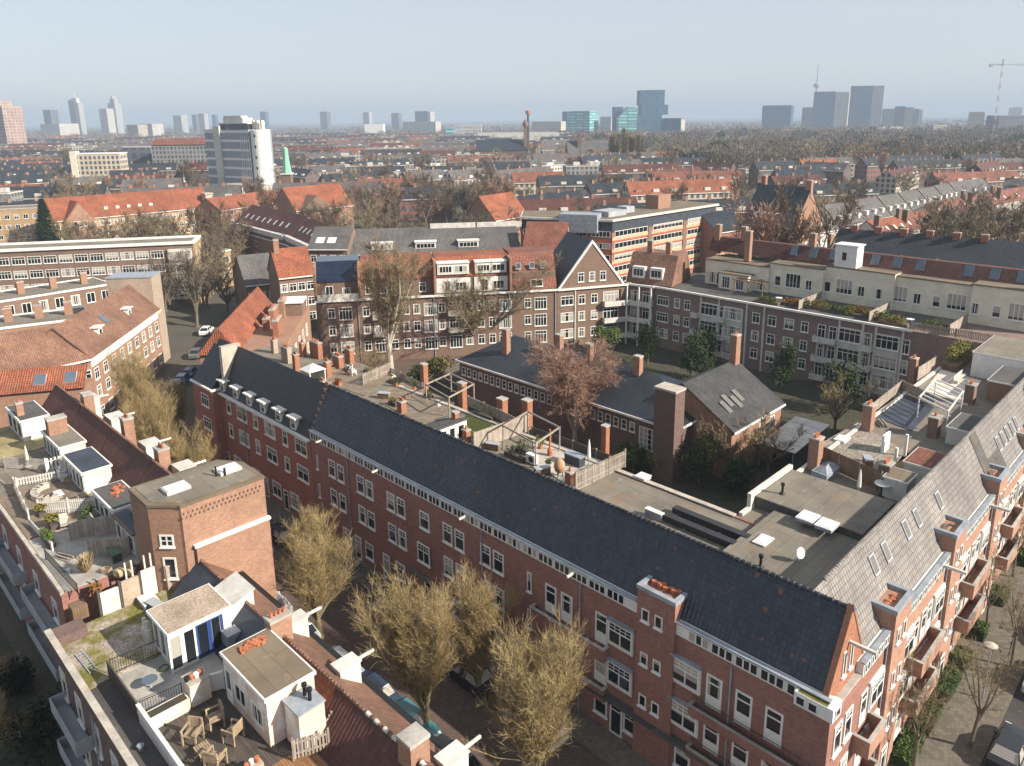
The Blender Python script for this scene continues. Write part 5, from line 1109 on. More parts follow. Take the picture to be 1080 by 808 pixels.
for x0 in (.5, 7.0):
    d = MB(); d.box(x0, x0+5.4, 1.0, 3.6, 14.3, 16.2); d.box(x0-.1,x0+5.5,.8,3.7,16.2,16.35); dd = d.build('dormer', M['white'], o)
    win(dd, x0+1.4, 14.6, 2.2, 1.2, 1.0, cols=4, two=False, sill=False); win(dd, x0+4.0, 14.6, 2.2, 1.2, 1.0, cols=3, two=False, sill=False)
    d = MB(); d.box(x0-.2,x0+5.6,1.2,1.39,11.1,13.6); d.build('attic_front', M['white'], o)
    win(o, x0+1.6, 11.2, 1.2, 2.0, 1.2, cols=2, two=False); win(o, x0+4.0, 11.4, 2., 1.5, 1.2, cols=3, two=False)
o, L = ahouse(3, 'courtyard apartment house with tall red tiled attic beside the pointed gable', 32.8, AL)
steep_roof(o, L, 'tile_red', y0=.4, z0=11.1, y1=3.4, z1=17.2)
for x in (1.6,4,6): win(o, x, 14.6, .9, 1.1, 1.75, two=False, gm='glass_sky', fm='grey_paint')
win(o, 4.6, 11.6, 2.2, 1.3, .5, cols=2, two=False)
# gabled house
G0, G1 = P(588,305.3,11), P(664,299,11); GA = math.atan2(G1[1]-G0[1], G1[0]-G0[0]); GL = math.hypot(G1[0]-G0[0], G1[1]-G0[1])
o = thing('gabled_house', 'courtyard house with tall pointed brick gable and dark roof', 'house', (*G0,0), GA)
w = MB(); w.box(0,GL,0,12,0,11); w.exy([(.3,11),(GL-1.2,11),((GL-.9)/2,18.8)], .02, 11); w.build('wall', M['brick_brown'], o)
r = MB(); cx = (GL-.9)/2; r.exy([(-.3,10.6),(.1,10.6),(cx,18.7),(GL-1.1,10.6),(GL-.6,10.6),(cx,19.3)], .25, 11.5); r.build('roof', M['tile_slate'], o)
v = MB(); v.exy([(.05,11.05),(.45,11.05),(cx,18.75),(GL-1.4,11.05),(GL-.95,11.05),(cx,19.35)], -.12, .25); v.build('gable_coping', M['white'], o)
c = MB(); c.box(0,GL,-.4,.02,10.75,11.05); c.build('cornice', M['white'], o)
for x in (cx-2.1,cx,cx+2.1): win(o, x, 12., 1.2, 1.7, 0, cols=2, top=.3, two=False)
for z in (8,5,2):
    for x, ww in ((1.8,2.4),(4.6,1.3),(7.0,1.3)): win(o, x, z, ww, 1.7, 0, cols=int(ww*1.6), top=.3, two=False)
    win(o, 10.2, z-.4, 3., 2.3, 0, cols=4, top=.25, two=False)
bay_balconies(o, 8.6, GL-.3, (7.3,4.3,1.3))
g = MB(); g.tube((3.3,-.1,0),(3.3,-.1,10.8),.1,.1,6); g.build('drain_pipe', M['white'], o)
# white chamfered corner with galleries
K1 = P(690,302,11); ka = math.atan2(K1[1]-G1[1], K1[0]-G1[0]); kl = math.hypot(K1[0]-G1[0], K1[1]-G1[1])
o = thing('corner_house', 'corner apartment house with stacked white balconies right of the pointed gable', 'apartment house', (*G1,0), ka)
w = MB(); w.box(0,kl,0,10,0,10.9); w.build('wall', M['brick_brown'], o); c = MB(); c.box(-.1,kl+.1,-.5,.05,10.75,11.05); c.build('cornice', M['white'], o)
r = MB(); r.exx([(.6,11.05),(10,11.05),(8,16.2),(3.2,16.2)], -1, kl+3); r.build('roof', M['tile_brown'], o)
for x in (1.2, 4.6):
    d = MB(); d.box(x-1.2,x+1.2,1.0,3.2,12.,14.); dd = d.build('dormer', M['white'], o); win(dd, x, 12.3, 2., 1.4, 1.0, cols=3, two=False, sill=False)
for z in (7.6,4.6,1.6):
    for x in (1.2,kl-1.2): win(o, x, z, 1.8, 2.3, 0, cols=3, top=.25, two=False)
bay_balconies(o, .1, kl-.1, (7.3,4.3,1.3), dp=1.3)
for x in (.1,kl/2,kl-.1): b = MB(); b.box(x-.12,x+.12,-1.35,-1.1,0,10.8); b.build('post', M['white'], o)
for x in (2, 5.5): chimney(o, x, 4.2, 15, 18.4, .9, .7, 0, 'brick_tan')
# long block on the right side of the courtyard
o = thing('courtyard_block', 'long shaded apartment block with white window bays and cream attic right of the courtyard', 'apartment building', (*W(63.2,76.0),0), ANG_F)
BL = 42.6
w = MB(); w.box(0,BL,0,16.5,0,10.85); w.build('wall', M['brick_greybrown'], o)
c = MB(); c.box(-.1,BL+.1,-.4,.05,10.75,11.05); c.build('cornice', M['white'], o)
f = MB(); f.box(0,BL,.3,16.4,10.85,10.9); f.build('terrace', M['bitumen_dark'], o)
w = MB(); w.box(17,26,9.0,16.5,10.9,15.9); w.box(26,36.5,10.0,16.5,10.9,16.4); w.box(36.5,47,10.6,16.5,10.9,16.1); w.box(47,BL+14,9.6,16.5,10.9,16.5); w.box(5,17,8.6,16.5,10.9,15.2); w.box(9,14.5,6.4,8.6,10.9,13.6); w.build('attic_wall', M['cream'], o)
r = MB(); r.box(16.9,26,8.85,13.2,15.9,16.08); r.box(26,36.5,9.85,13.2,16.4,16.58); r.box(36.5,47,10.45,13.2,16.1,16.28); r.box(47,BL+14.1,9.45,13.2,16.5,16.68); r.box(4.9,17,8.45,13.2,15.2,15.38); r.box(8.9,14.6,6.25,8.6,13.6,13.76); r.build('attic_roof', M['bitumen_warm'], o)
r = MB(); r.exx([(12.6,16.2),(18,16.2),(15.6,18.5),(14.2,18.5)], 3, BL+14); r.build('roof', M['tile_maroon'], o)
for i in range(11):
    if i in (3,7): continue
    x = 19+i*3.3; s = MB(); s.mesh([(x-.6,13.0,16.95),(x+.6,13.0,16.95),(x+.6,13.8,18.5),(x-.6,13.8,18.5),(x-.6,12.85,17.0),(x+.6,12.85,17.0),(x+.6,13.65,18.55),(x-.6,13.65,18.55)],[(0,1,5,4),(1,2,6,5),(2,3,7,6),(3,0,4,7),(4,5,6,7)]); s.build('skylight', M['glass_sky'], o)
st = MB(); st.box(27.2,30.6,9.9,12.5,16.6,20.0); st.box(27.0,30.8,9.7,12.7,20.0,20.2); so = st.build('stair_house', M['white'], o); win(so, 28.7, 17.6, .9, 1.5, 9.9, two=False)
for i in range(14):
    x = 18.5+i*2.65
    if x < BL+13: win(o, x, 12.3, (1.1,2.6,1.1)[i%3], 2.4 if i%3 == 1 else 1.7, 9.0 if x < 25 else (10.0 if x < 36 else (10.6 if x < 46 else 9.6)), cols=(1,4,2)[i%3], two=False)
for x in (6.5,8.,10.4,13.,15.8): win(o, x, 11.1, 1.5, 2.1, 6.4 if 9 < x < 14.5 else 8.6, cols=3, two=False)
# facade bays: (x, kind)
for z in (7.6,4.6,1.7):
    for x, ww, cc in ((2.0,2.4,4),(4.9,1.2,2),(6.9,1.2,2),(19.6,1.3,2),(22.3,1.4,2),(25.1,1.6,2),(27.6,1.2,2)):
        win(o, x, z+.2, ww, 1.7, 0, cols=cc, top=.3, two=False)
    for x in (11.2, 15.6, 34.4, 39.6): 
        p = MB(); p.box(x-1.75,x+1.75,-.12,0,z-1.0,z+2.1); p.build('bay_panel', M['white_worn'], o); win(o, x, z, 3.2, 2.0, -.12, cols=4, top=.3, two=False)
    for x in (13.7, 30.2, 31.9, 36.9, 42.0): win(o, x, z-.2, 1.2, 2.1, 0, cols=2, top=.3, two=False)
bay_balconies(o, 12.6, 14.4, (7.0,4.,1.1)); bay_balconies(o, 29.3, 32.6, (6.9,3.9,1.)); bay_balconies(o, 36.2, 37.8, (6.9,3.9,1.)); bay_balconies(o, 8.2, 9.4, (6.9,3.9,1.))
for x in (9.6,13.0,18.0,21.0,32.8,36.2,38.0,41.6): b = MB(); b.box(x-.14,x+.14,-.22,0,0,10.8); b.build('pilaster', M['white_worn'], o)
for x, y in ((4,14.2),(9,14.5),(12,10.5),(21.5,14.6),(BL+13,11)): chimney(o, x, y, 15.5, 20.8, 1., .9, 1, 'brick_tan')
b2 = MB(); b2.box(BL,BL+14,.0,16.5,0,10.85); b2.build('end_wall', M['brick_greybrown'], o)
pl = [('planting of golden and green shrubs on the terrace of the cream attic', 31.5), ('golden grasses along the terrace edge of the cream attic', 36.5), ('rusty and green planting beside the cream attic doors', 24.5)]
for i, (l, x) in enumerate(pl):
    X0, Y0 = W(63.2-x, 78.2); q = thing('terrace_planting', l, 'shrubs', (X0,Y0,10.9), ANG_F)
    f = MB(); leaf_ball(f, 0, .6, .6, 2.2, .7, .7, 500, .16, 0); f.build('foliage', M[('leaf_mid','leaf_yellow','leaf_rust')[i]], q, uv=False); f = MB(); leaf_ball(f, 1.6, .5, .8, .9, .7, .9, 220, .16); f.build('shrub', M[('leaf_yellow','leaf_mid','leaf_mid')[i]], q, uv=False)
    f = MB(); f.box(-2.4,2.6,.1,1.1,0,.35); f.build('planter', M['wood_dark'], q)
k = thing('timber_arbour', 'wooden arbour and white sheds on the left end of the attic terrace', 'pergola', (*W(63.2-13,80.5),10.9), ANG_F)
for x in (0,2.5,5): b = MB(); b.box(x-.08,x+.08,0,.16,0,2.3); b.build('post', M['wood_orange'], k)
b = MB(); b.box(-.3,5.3,-.1,.2,2.3,2.45); b.box(-.3,5.3,1.6,1.8,2.3,2.45); b.build('beams', M['wood_orange'], k)
fence('terrace_fence', 'grey slatted railing on the terrace at the right end of the cream attic', [W(63.2-BL+.3,76.2), W(63.2-BL-11,76.2)], 10.95, 1.2, 'wood_grey', slats=.2)

# ---------------------------------------------------------------- the neighbourhood behind
def end_windows(o, L, D, zs, n, **k): win_grid(o, L, D, 'r', n, zs, 1.2, 1.5, two=False, **k)
# brown tiled corner building on the left
c0, c1, c2 = P(-30,403,10), P(94,376,10), P(166,325,10)
def seg(name, label, a, b, h, D, rh, wm, rm, nw, zs, cat='building', ext=0, att=True, yr=None, group=None, ww=1.4, wh=1.6, cols=2):
    ang = math.atan2(b[1]-a[1], b[0]-a[0]); L = math.hypot(b[0]-a[0], b[1]-a[1])
    o = thing(name, label, cat, (*a,0), ang, group); gable_house(o, L+ext, D, h, rh, wm, rm, .4, yr)
    win_grid(o, L, D, 'f', nw, zs, ww, wh, two=False, cols=cols, top=.3, kind='plain'); return o, L
o, L = seg('corner_building', 'brown tiled corner building at the left edge, part with the wide roof window', c0, c1, 10, 9, 4., 'brick_tan', 'tile_brown', 9, (.9,3.9,6.6), yr=4.)
b = MB(); b.box(.2,L-3.5,-.1,.02,8.1,9.6); b.build('window_band', M['white'], o); win_grid(o, L-3.7, 0, 'f', 11, (8.25,), 1.4, 1.2, two=False, sill=False, cols=2)
d = MB(); d.box(L-18,L-13.4,.8,2.6,10.6,12.); d.box(L-18.2,L-13.2,.5,2.7,12.,12.15); dd = d.build('dormer', M['white'], o); win(dd, L-15.7, 10.8, 4., .95, .8, cols=3, two=False, sill=False)
o, L = seg('corner_building', 'brown tiled building with small white dormers along the side street on the left', c1, c2, 10, 9, 4., 'brick_tan', 'tile_brown', 9, (.9,3.9,6.4), yr=4.)
b = MB(); b.box(.2,L-.5,-.1,.02,8.4,9.7); b.build('window_band', M['white'], o); win_grid(o, L-.7, 0, 'f', 14, (8.5,), 1.2, 1.05, two=False, sill=False, cols=2)
for x in (7,18): d = MB(); d.box(x-.7,x+.7,1.1,2.8,10.9,12.2); d.box(x-.9,x+.9,.8,2.9,12.2,12.32); dd = d.build('dormer', M['white'], o); win(dd, x, 11.1, 1., .9, 1.1, two=False, sill=False)
s = MB(); s.mesh([(10.5,1.6,11.85),(11.7,1.6,11.85),(11.7,2.7,12.95),(10.5,2.7,12.95)],[(0,1,2,3)]); s.build('skylight', M['glass_sky'], o)
bt = MB(); bt.box(L,L+4.5,.4,7.5,0,15.2); bt.build('end_tower', M['brick_pale'], o); c = MB(); c.box(L-.1,L+4.6,.3,7.6,15.2,15.4); c.build('tower_cap', M['lead'], o)
# low flat roofs behind it
for i, (l, x0, y0, x1, y1, z, D, wm) in enumerate((('low flat roofed rear building with white edged roof at the left', -40, 352, 92, 336, 8.5, 9, 'brick_tan'), ('flat roofed rear extension with doors behind the brown tiled building', -20, 322, 118, 300, 8.5, 10, 'brick_brown'))):
    o, L = line_thing('rear_extension', l, 'building', x0, y0, x1, y1, z); flat_house(o, L, D, z, wm, 'bitumen', 'white'); win_grid(o, L, D, 'f', 8, (5.6,), 1.6, 2.0, two=False, cols=2)
    for k in range(4): chimney(o, L*(k+.4)/4, D*.5, z, z+2.4, 1.2, .8, 2, 'brick_tan')
# flat roofed apartment building with glazed corner
a, b_, c_ = P(-60,268,14), P(203,256.5,14), P(217,252.5,14)
o = thing('flat_apartment_block', 'brown brick apartment block with white flat roof edge and glazed corner balconies', 'apartment building', (*a,0), math.atan2(b_[1]-a[1], b_[0]-a[0]))
L = math.hypot(b_[0]-a[0], b_[1]-a[1]); flat_house(o, L, 9, 14, 'brick_brown', 'bitumen', 'white', .6, .4)
for z in (11,8,5,2): win_grid(o, L-6, 9, 'f', 14, (z,), 2.6, 1.7, two=False, cols=4, top=.3)
for z in (10.8,7.9,5.,2.1): 
    q = MB(); q.box(L-5.2,L-.3,-.6,0,z-.5,z+2.1); q.build('balcony_box', M['white_worn'], o); win(o, L-2.75, z, 4.6, 1.7, -.6, cols=4, two=False, sill=False)
ew = MB(); ew.box(L,L+.25,0,9,0,14); ew.build('end_wall', M['brick_yellow'], o); win_grid(o, L+.25, 9, 'r', 2, (10.8,7.9,5,2.1), .9, 2., two=False)
# white office tower with round stair drum
q0, q1 = P(268,200,0), P(216,196,0); tw_ = PD(268,200,P(268,200,0)[1])
o = thing('office_tower', 'white and grey office slab with round white stair drum', 'office building', (*P(214,196,0),0), 0)
A0 = P(222,200,0); A1 = P(268,203,0); A2 = P(291,196,0)
o.location = (*A0,0); ang = math.atan2(A1[1]-A0[1], A1[0]-A0[0]); o.rotation_euler = (0,0,ang); L = math.hypot(A1[0]-A0[0], A1[1]-A0[1])
w = MB(); w.box(0,L,0,16,0,35.5); w.build('wall', M['lead'], o)
k = MB(); [k.box(-.1,L+.1,-.2,.0,2.5+i*5.2,3.7+i*5.2) for i in range(7)]; k.build('floor_bands', M['white'], o)
k = MB(); k.box(L*.24,L*.38,-1.2,0,0,37.5); k.build('stair_shaft', M['white_worn'], o)
k = MB(); [k.box(L-7.5+i*1.9,L-7.2+i*1.9,-.5,-.2,0,32) for i in range(5)]; k.build('fins', M['white'], o)
for i in range(6): 
    g = MB(); g.box(.3,L*.24-.2,-.06,0,4.3+i*5.2,6.9+i*5.2); g.box(L*.38+.2,L-.2,-.06,0,4.3+i*5.2,6.9+i*5.2); g.build('window', M['panel_grey'], o)
k = MB(); k.lathe([(5.2,0),(5.2,35),(5.0,35.3)], L+5.5, 3.5, 24); dr = k.build('stair_drum', M['white'], o, smooth=False)
for i in range(5):
    g = MB(); g.lathe([(.9,0),(.9,.12)], n=14); gg = g.build('porthole', M['black'], o); gg.location = (L+6.6,-1.5,8+i*6); gg.rotation_euler = (R(90),0,0)
k = MB(); k.box(L*.3,L-3,2,12,35.5,38.6); k.build('penthouse', M['glass_far'], o); k = MB(); k.box(L*.3-.8,L-2,1,13,38.6,39.2); k.box(L*.36,L-8,3,10,39.2,42); k.box(L*.36,L-10,3.5,8,42,43.2); k.build('roof_deck', M['white_worn'], o)
for x in (L-2,L+1,L+5): k = MB(); k.box(x-.8,x+.8,5,7,35.3,40.5); k.build('flue', M['cream'], o)
k = MB(); k.box(L-10,L+22,-14,-3,0,5.5); k.build('podium', M['concrete'], o)
for i in range(6): win(o, L-8+i*5, 2.2, 3, 2, -14, cols=2, two=False)
# red banded apartment building
a, b_, c_ = P(549,230,17.), P(646,233,17.), P(757,216,17.)
o = thing('banded_apartments', 'apartment building with red and cream bands and long window strips', 'apartment building', (*b_,0), math.atan2(c_[1]-b_[1], c_[0]-b_[0]))
L = math.hypot(c_[0]-b_[0], c_[1]-b_[1]); LB = math.hypot(a[0]-b_[0], a[1]-b_[1]); 
aa = math.atan2(a[1]-b_[1], a[0]-b_[0])-math.atan2(c_[1]-b_[1], c_[0]-b_[0])
ux, uy = math.cos(aa), math.sin(aa); e = 12
poly = [(0,0),(L,0),(L,e),(e*.9,e),(ux*LB+e*.75, uy*LB+e*.7),(ux*LB,uy*LB)]
w = MB(); w.prism(poly, 0, 14.2); w.build('wall', M['brick_red'], o)
w = MB(); w.prism([(x*.985+.2,y*.985+.2) for x,y in poly], 14.2, 16.8); w.build('penthouse', M['bitumen_blue'], o)
r = MB(); r.prism([(x*1.01-.3,y*1.01-.4) for x,y in poly], 16.8, 17.3); r.build('roof_slab', M['white_worn'], o); r = MB(); r.prism([(x*.99+.3,y*.99+.3) for x,y in poly], 17.3, 17.34); r.build('roof', M['bitumen_warm'], o)
M['band_red'] = plain('band_red', (.42,.10,.05), .7); M['band_cream'] = plain('band_cream', (.50,.36,.24), .7)
for j in range(5):
    z = 1.0+j*2.75; s = MB(); s.box(.0,L+.1,-.12,-.02,z,z+.35); s.build('red_band', M['band_red'], o); s = MB(); s.box(0,L+.1,-.10,-.01,z+.35,z+1.1); s.build('cream_band', M['band_cream'], o)
    for k in range(3):
        x0 = L*(k+.06)/3; x1 = L*(k+.9)/3
        win(o, (x0+x1)/2, z+1.15, x1-x0, 1.35, -.02, cols=8, two=False, sill=False, top=0)
    s = MB(); n1 = -uy; 
    for t in (.12,.37,.62,.87):
        win(o, ux*LB*t, z+1.15, LB*.2, 1.35, uy*LB*t, aa-math.pi, cols=5, two=False, sill=False)
    s = MB(); s.obox(ux*LB/2+uy*.05, uy*LB/2-ux*.05, z, z+.5, LB, .12, aa); s.build('red_band', M['band_red'], o)
for k in (1,2): s = MB(); s.box(L*k/3-1.2,L*k/3+.2,-.2,-.01,0,14.2); s.build('stair_strip', M['brick_brown'], o)
s = MB(); s.box(L*.52,L*.64,4,8,17.3,20.8); s.build('lift_house', M['brick_tan'], o); s = MB(); s.box(L*.05,L*.2,3,8,17.3,18.6); s.box(L*.26,L*.33,5,8,17.3,18.8); s.build('plant_room', M['grey_paint'], o)
s = MB(); s.obox(ux*6, uy*6+2, 14.2, 18.4, 9, 5, aa); s.build('corner_block', M['lead'], o)
# long grey roof behind the courtyard houses and its grey gable neighbour
o, L = seg('grey_roof_block', 'long apartment block with plain grey roof and small white dormers behind the courtyard houses', P(366,268,12.5), P(548,262,12.5), 12.5, 13, 4.2, 'brick_brown', 'tile_midgrey', 13, (9.6,6.8), ww=1.8, cols=3)
for x in (L*.2,L*.45,L*.7): d = MB(); d.box(x-2.2,x+2.2,.6,3,12.8,14.4); d.box(x-2.4,x+2.4,.4,3.2,14.4,14.55); dd = d.build('dormer', M['white'], o); win(dd, x, 13.1, 4, 1.1, .6, cols=5, two=False, sill=False)
for x in (L*.62,L*.9): s = MB(); s.box(x-5,x+5,6,6.6,16.4,17.6); s.build('white_ridge_box', M['white_worn'], o)
o, L = seg('grey_gable_block', 'taller grey roofed block with two roof windows left of the long grey roof', P(325,262,14), P(366,262,14), 14, 12, 3.6, 'brick_brown', 'tile_midgrey', 4, (11,8), ww=1.3)
for x in (L*.25,L*.55): s = MB(); s.mesh([(x-.9,1.2,14.95),(x+.9,1.2,14.95),(x+.9,2.8,15.9),(x-.9,2.8,15.9)],[(0,1,2,3)]); s.build('skylight', M['glass_white'], o)
# red roof row on the left distance
o, L = seg('orange_roof_school', 'long brick building with bright orange roof and a front gable in the left middle distance', P(56,233,9.5), P(224,217.5,9.5), 9.5, 14, 6.5, 'brick_yellow', 'tile_orange', 24, (6.6,3.4,.8), ww=1.4)
gx = L*.14; r = MB(); r.exy([(gx-4.6,9.2),(gx+4.6,9.2),(gx,15.2)], -1.6, 6); r.build('cross_roof', M['tile_orange'], o); r = MB(); r.exy([(gx-4.2,0),(gx+4.2,0),(gx+4.2,9.2),(gx,14.7),(gx-4.2,9.2)], -1.8, -.4); g = r.build('front_gable', M['brick_tan'], o)
for x in (gx-1.5,gx,gx+1.5): win(o, x, 7, 1.2, 1.8, -1.8, two=False)
for i in range(5): d = MB(); x = L*(.32+i*.07); d.box(x-.6,x+.6,2,3.6,11.4,12.4); d.build('dormer', M['white_worn'], o)
c = MB(); c.box(L-2.6,L,-.8,2.2,0,14); c.box(L-2.9,L+.3,-1.1,2.5,14,14.5); c.build('corner_turret', M['stone'], o)
o, L = line_thing('yellow_brick_block', 'yellow brick apartment block at the left edge behind the conifer', 'apartment building', -60, 224, 50, 219, 12); flat_house(o, L, 12, 12, 'brick_yellow', 'bitumen', 'stone'); win_grid(o, L, 12, 'f', 11, (8.6,5.2,1.8), 1.5, 1.6, two=False, cols=2)
# dark red roofs in the middle distance
for i, (x0,y0,x1,y1,z,D,rh,rm,wm,l) in enumerate(((243,240,300,256,10,14,6,'tile_maroon','brick_tan','maroon roofed row with a line of white rooflights in front of the orange church roof'),(288,250,326,268,10,13,5.5,'tile_maroon','brick_brown','maroon roofed building right of the first maroon roof'),
      (312,222,372,216,11,16,7,'tile_orange','brick_tan','large bright orange hipped roof beside the green spire'),(522,232,556,226,11,12,6.5,'tile_orange','brick_tan','steep sunlit orange roof left of the banded apartments'),
      (232,222,300,212,9,12,4,'tile_orange','brick_tan','low orange roofs at the foot of the white office slab'),(552,262,596,263,13,10,5,'tile_red','brick_tan','red roofed house between grey roof and banded apartments'),
      (757,245,790,240,11,12,4,'tile_slate','brick_red','red brick house with dark roof right of the banded apartments'))):
    o, L = seg('mid_house', l, P(x0,y0,z), P(x1,y1,z), z, D, rh, wm, rm, max(3,int(L*.12)), (6.8,3.6))
    if i < 2:
        for k in range(8): s = MB(); x = L*(k+1)/9.5; s.mesh([(x-.5,3.2,z+2.95),(x+.5,3.2,z+2.95),(x+.5,4.4,z+4.0),(x-.5,4.4,z+4.0)],[(0,1,2,3)]); s.build('skylight', M['white'], o)
        b = MB(); b.box(L*.1,L*.95,.3,1.4,z+.3,z+1.6); b.build('dormer_strip', M['white_worn'], o)
    if i == 2:
        r = MB(); r.exy([(L*.3-5,z),(L*.3+6,z),(L*.3+.5,z+4.5)], -2, 6); r.build('cross_gable', M['brick_brown'], o)
q = P(306,222,0); o = thing('green_spire', 'slim copper green spire on a dark brick tower', 'church tower', (*q,0)); b = MB(); b.box(-2,2,-2,2,0,17); b.build('tower', M['brick_brown'], o)
M['copper'] = plain('copper', (.22,.48,.33), .7, .15); b = MB(); b.lathe([(2.2,17),(1.9,19),(1.4,23),(1.1,28),(.2,28.6)], n=8); b.build('spire', M['copper'], o); b = MB(); b.box(-2.4,2.4,-2.4,2.4,16.4,17); b.build('gallery', M['white'], o)
# gabled brick house with dark roof, right
a, b_ = P(783,234,12), P(838,239.5,12)
o, L = seg('gabled_brick_house', 'tall brick house with steep dark roof and sunlit gable at the right', a, b_, 12, 15, 9.5, 'brick_tan', 'tile_slate', 4, (8.5,5.2,2), ww=1.6)
for x in (L*.45,): d = MB(); d.box(x-1.6,x+1.6,-.1,2.2,11,14.8); d.box(x-2.8,x+2.8,-.3,2.2,14.8,15); dd = d.build('dormer', M['white'], o); win(dd, x, 11.6, 2.6, 2.6, -.1, cols=3, two=False)
chimney(o, L-.6, 7.5, 19, 23.5, 1.6, 1.2, 0, 'brick_tan'); chimney(o, 1, 8.5, 19, 24, 1.2, 1.2, 0, 'brick_orange')
x_ = MB(); x_.box(L,L+7,2,9,0,7); x_.build('side_wing', M['brick_tan'], o); x_ = MB(); x_.box(L-.1,L+7.3,1.7,9.2,7,7.4); x_.build('wing_cornice', M['white'], o); win(o, L+1.5, 4, 1.8, 1.8, 2, cols=3, two=False)
# dark roofs right behind the long block
o, L = seg('dark_roof_row', 'row with broad dark roof and brick chimneys directly behind the cream attic', P(868,296,9), P(1090,322,9), 9, 17, 9., 'brick_brown', 'tile_slate', 10, (4.5,), 'building')
for i in range(6): chimney(o, L*(.08+i*.13), 8.5, 15.6, 19., 1.2, 1., 2, 'brick_orange')
for i in range(3): chimney(o, L*(.2+i*.17), 3.5, 10.5, 14.5, 1., .9, 1, 'brick_orange')
sl = MB(); sl.exx([(-.3,8.2),(8.5,16.7),(8.5,16.9),(-.3,8.45)], L*.55, L*.555+.3); sl.build('lead_valley', M['lead'], o)
# sawtooth row of grey roofs
gx = [(852,246,886,241),(884,238,917,233),(913,232,941,227),(938,227,963,222.5),(960,222,983,218),(980,217.5,1000,213.5),(998,213,1015,209.5),(1013,209,1050,203)]
for i, (x0,y0,x1,y1) in enumerate(gx):
    o, L = seg('grey_roof_house', ('first grey roofed terrace house, white walled, next to the sunlit gable','second grey roofed terrace house counting from the sunlit gable','third grey roofed terrace house in the sawtooth row','fourth grey roofed terrace house in the sawtooth row','fifth grey roofed terrace house in the sawtooth row','sixth grey roofed terrace house in the sawtooth row','seventh grey roofed terrace house in the sawtooth row','last long grey roofed terrace house at the far end of the sawtooth row')[i], P(x0,y0,8), P(x1,y1,8), 8, 11, 5.5, 'white_worn' if i < 1 else 'brick_pale', 'tile_midgrey', 3, (4.6,), 'house', group='sawtooth row of grey roofed houses')
    f = MB(); f.exx([(-.4,8),(11,8),(5.5,14.1)], L-.5, L-.1); f.build('fire_wall', M['brick_brown'], o)
    for k in range(3): d = MB(); x = L*(k+.6)/3.4; d.box(x-.7,x+.7,1.0,3,8.8,10.6); d.build('dormer', M['white'], o)
gx = [(930,250,962,244,'tile_orange'),(960,243,1000,234,'tile_red'),(992,228,1028,221,'tile_red'),(1028,221,1058,214.5,'tile_red'),(1058,214.5,1110,205,'tile_red')]
for i, (x0,y0,x1,y1,rm) in enumerate(gx):
    o, L = seg('red_roof_house', ('orange roofed house with skylight among brick chimneys','shaded orange roofed house left of the long red row','long red row, left house with white dormers','long red row, middle house with white rooflights','long red row, right house running off the edge')[i], P(x0,y0,9), P(x1,y1,9), 9, 9, 3.6, 'white_worn', rm, 5, (5.6,2.2), 'house')
    for k in range(4): s = MB(); x = L*(k+.5)/4; s.mesh([(x-.45,1.2,10.2),(x+.45,1.2,10.2),(x+.45,2.3,11.1),(x-.45,2.3,11.1)],[(0,1,2,3)]); s.build('skylight', M['white'], o)
    chimney(o, L-.4, 4, 11, 15, 1.4, .9, 0, 'brick_brown'); chimney(o, .6, 2, 9.5, 14.5, .9, 1.4, 0, 'brick_brown')
o, L = line_thing('terrace_house_rear', 'flat roofed house rears with roof terraces behind the dark roof row', 'building', 866, 272, 1010, 254, 9); flat_house(o, L, 9, 9, 'brick_pale', 'bitumen', 'white'); win_grid(o, L, 9, 'f', 9, (5.5,), 1.8, 2, two=False, cols=2)
for k in range(6): chimney(o, L*(k+.5)/6, 1.2, 9, 14, 1.1, .9, 0, 'brick_tan')
o, L = line_thing('balcony_block', 'balcony block behind the bare trees at the right edge', 'apartment building', 1000, 262, 1110, 240, 12); flat_house(o, L, 12, 12, 'brick_brown', 'bitumen', 'white_worn')
for z in (3,6,9): bay_balconies(o, .5, L-.5, (z,), m='stone')
win_grid(o, L, 12, 'f', 12, (3.4,6.4,9.4), 2., 1.6, two=False, cols=3)

# houses closing the gap at the street corner behind the orange wing
o, L = seg('corner_shop_house', 'house with plain grey brown roof slope at the street corner behind the orange wing', P(259,300,8), P(292,296,8), 8, 10, 5, 'brick_brown', 'tile_midgrey', 3, (4.6,1.6), 'house')
o, L = seg('orange_end_house', 'narrow brick house with orange roof left of the solar panels', P(294,292,11.5), P(331,288,11.5), 11.5, 9, 4.5, 'brick_brown', 'tile_orange', 4, (8.4,5.4,2.4), 'house')
chimney(o, .8, 4, 14, 18, 1., .9, 2, 'brick_tan')
o, L = line_thing('street_end_house', 'small flat roofed brick house beyond the glazed corner balconies', 'house', 220, 268, 243, 264, 9); flat_house(o, L, 12, 9, 'brick_yellow', 'bitumen', 'white'); win_grid(o, L, 12, 'f', 2, (6.,3.), 1.8, 1.7, two=False, cols=2)

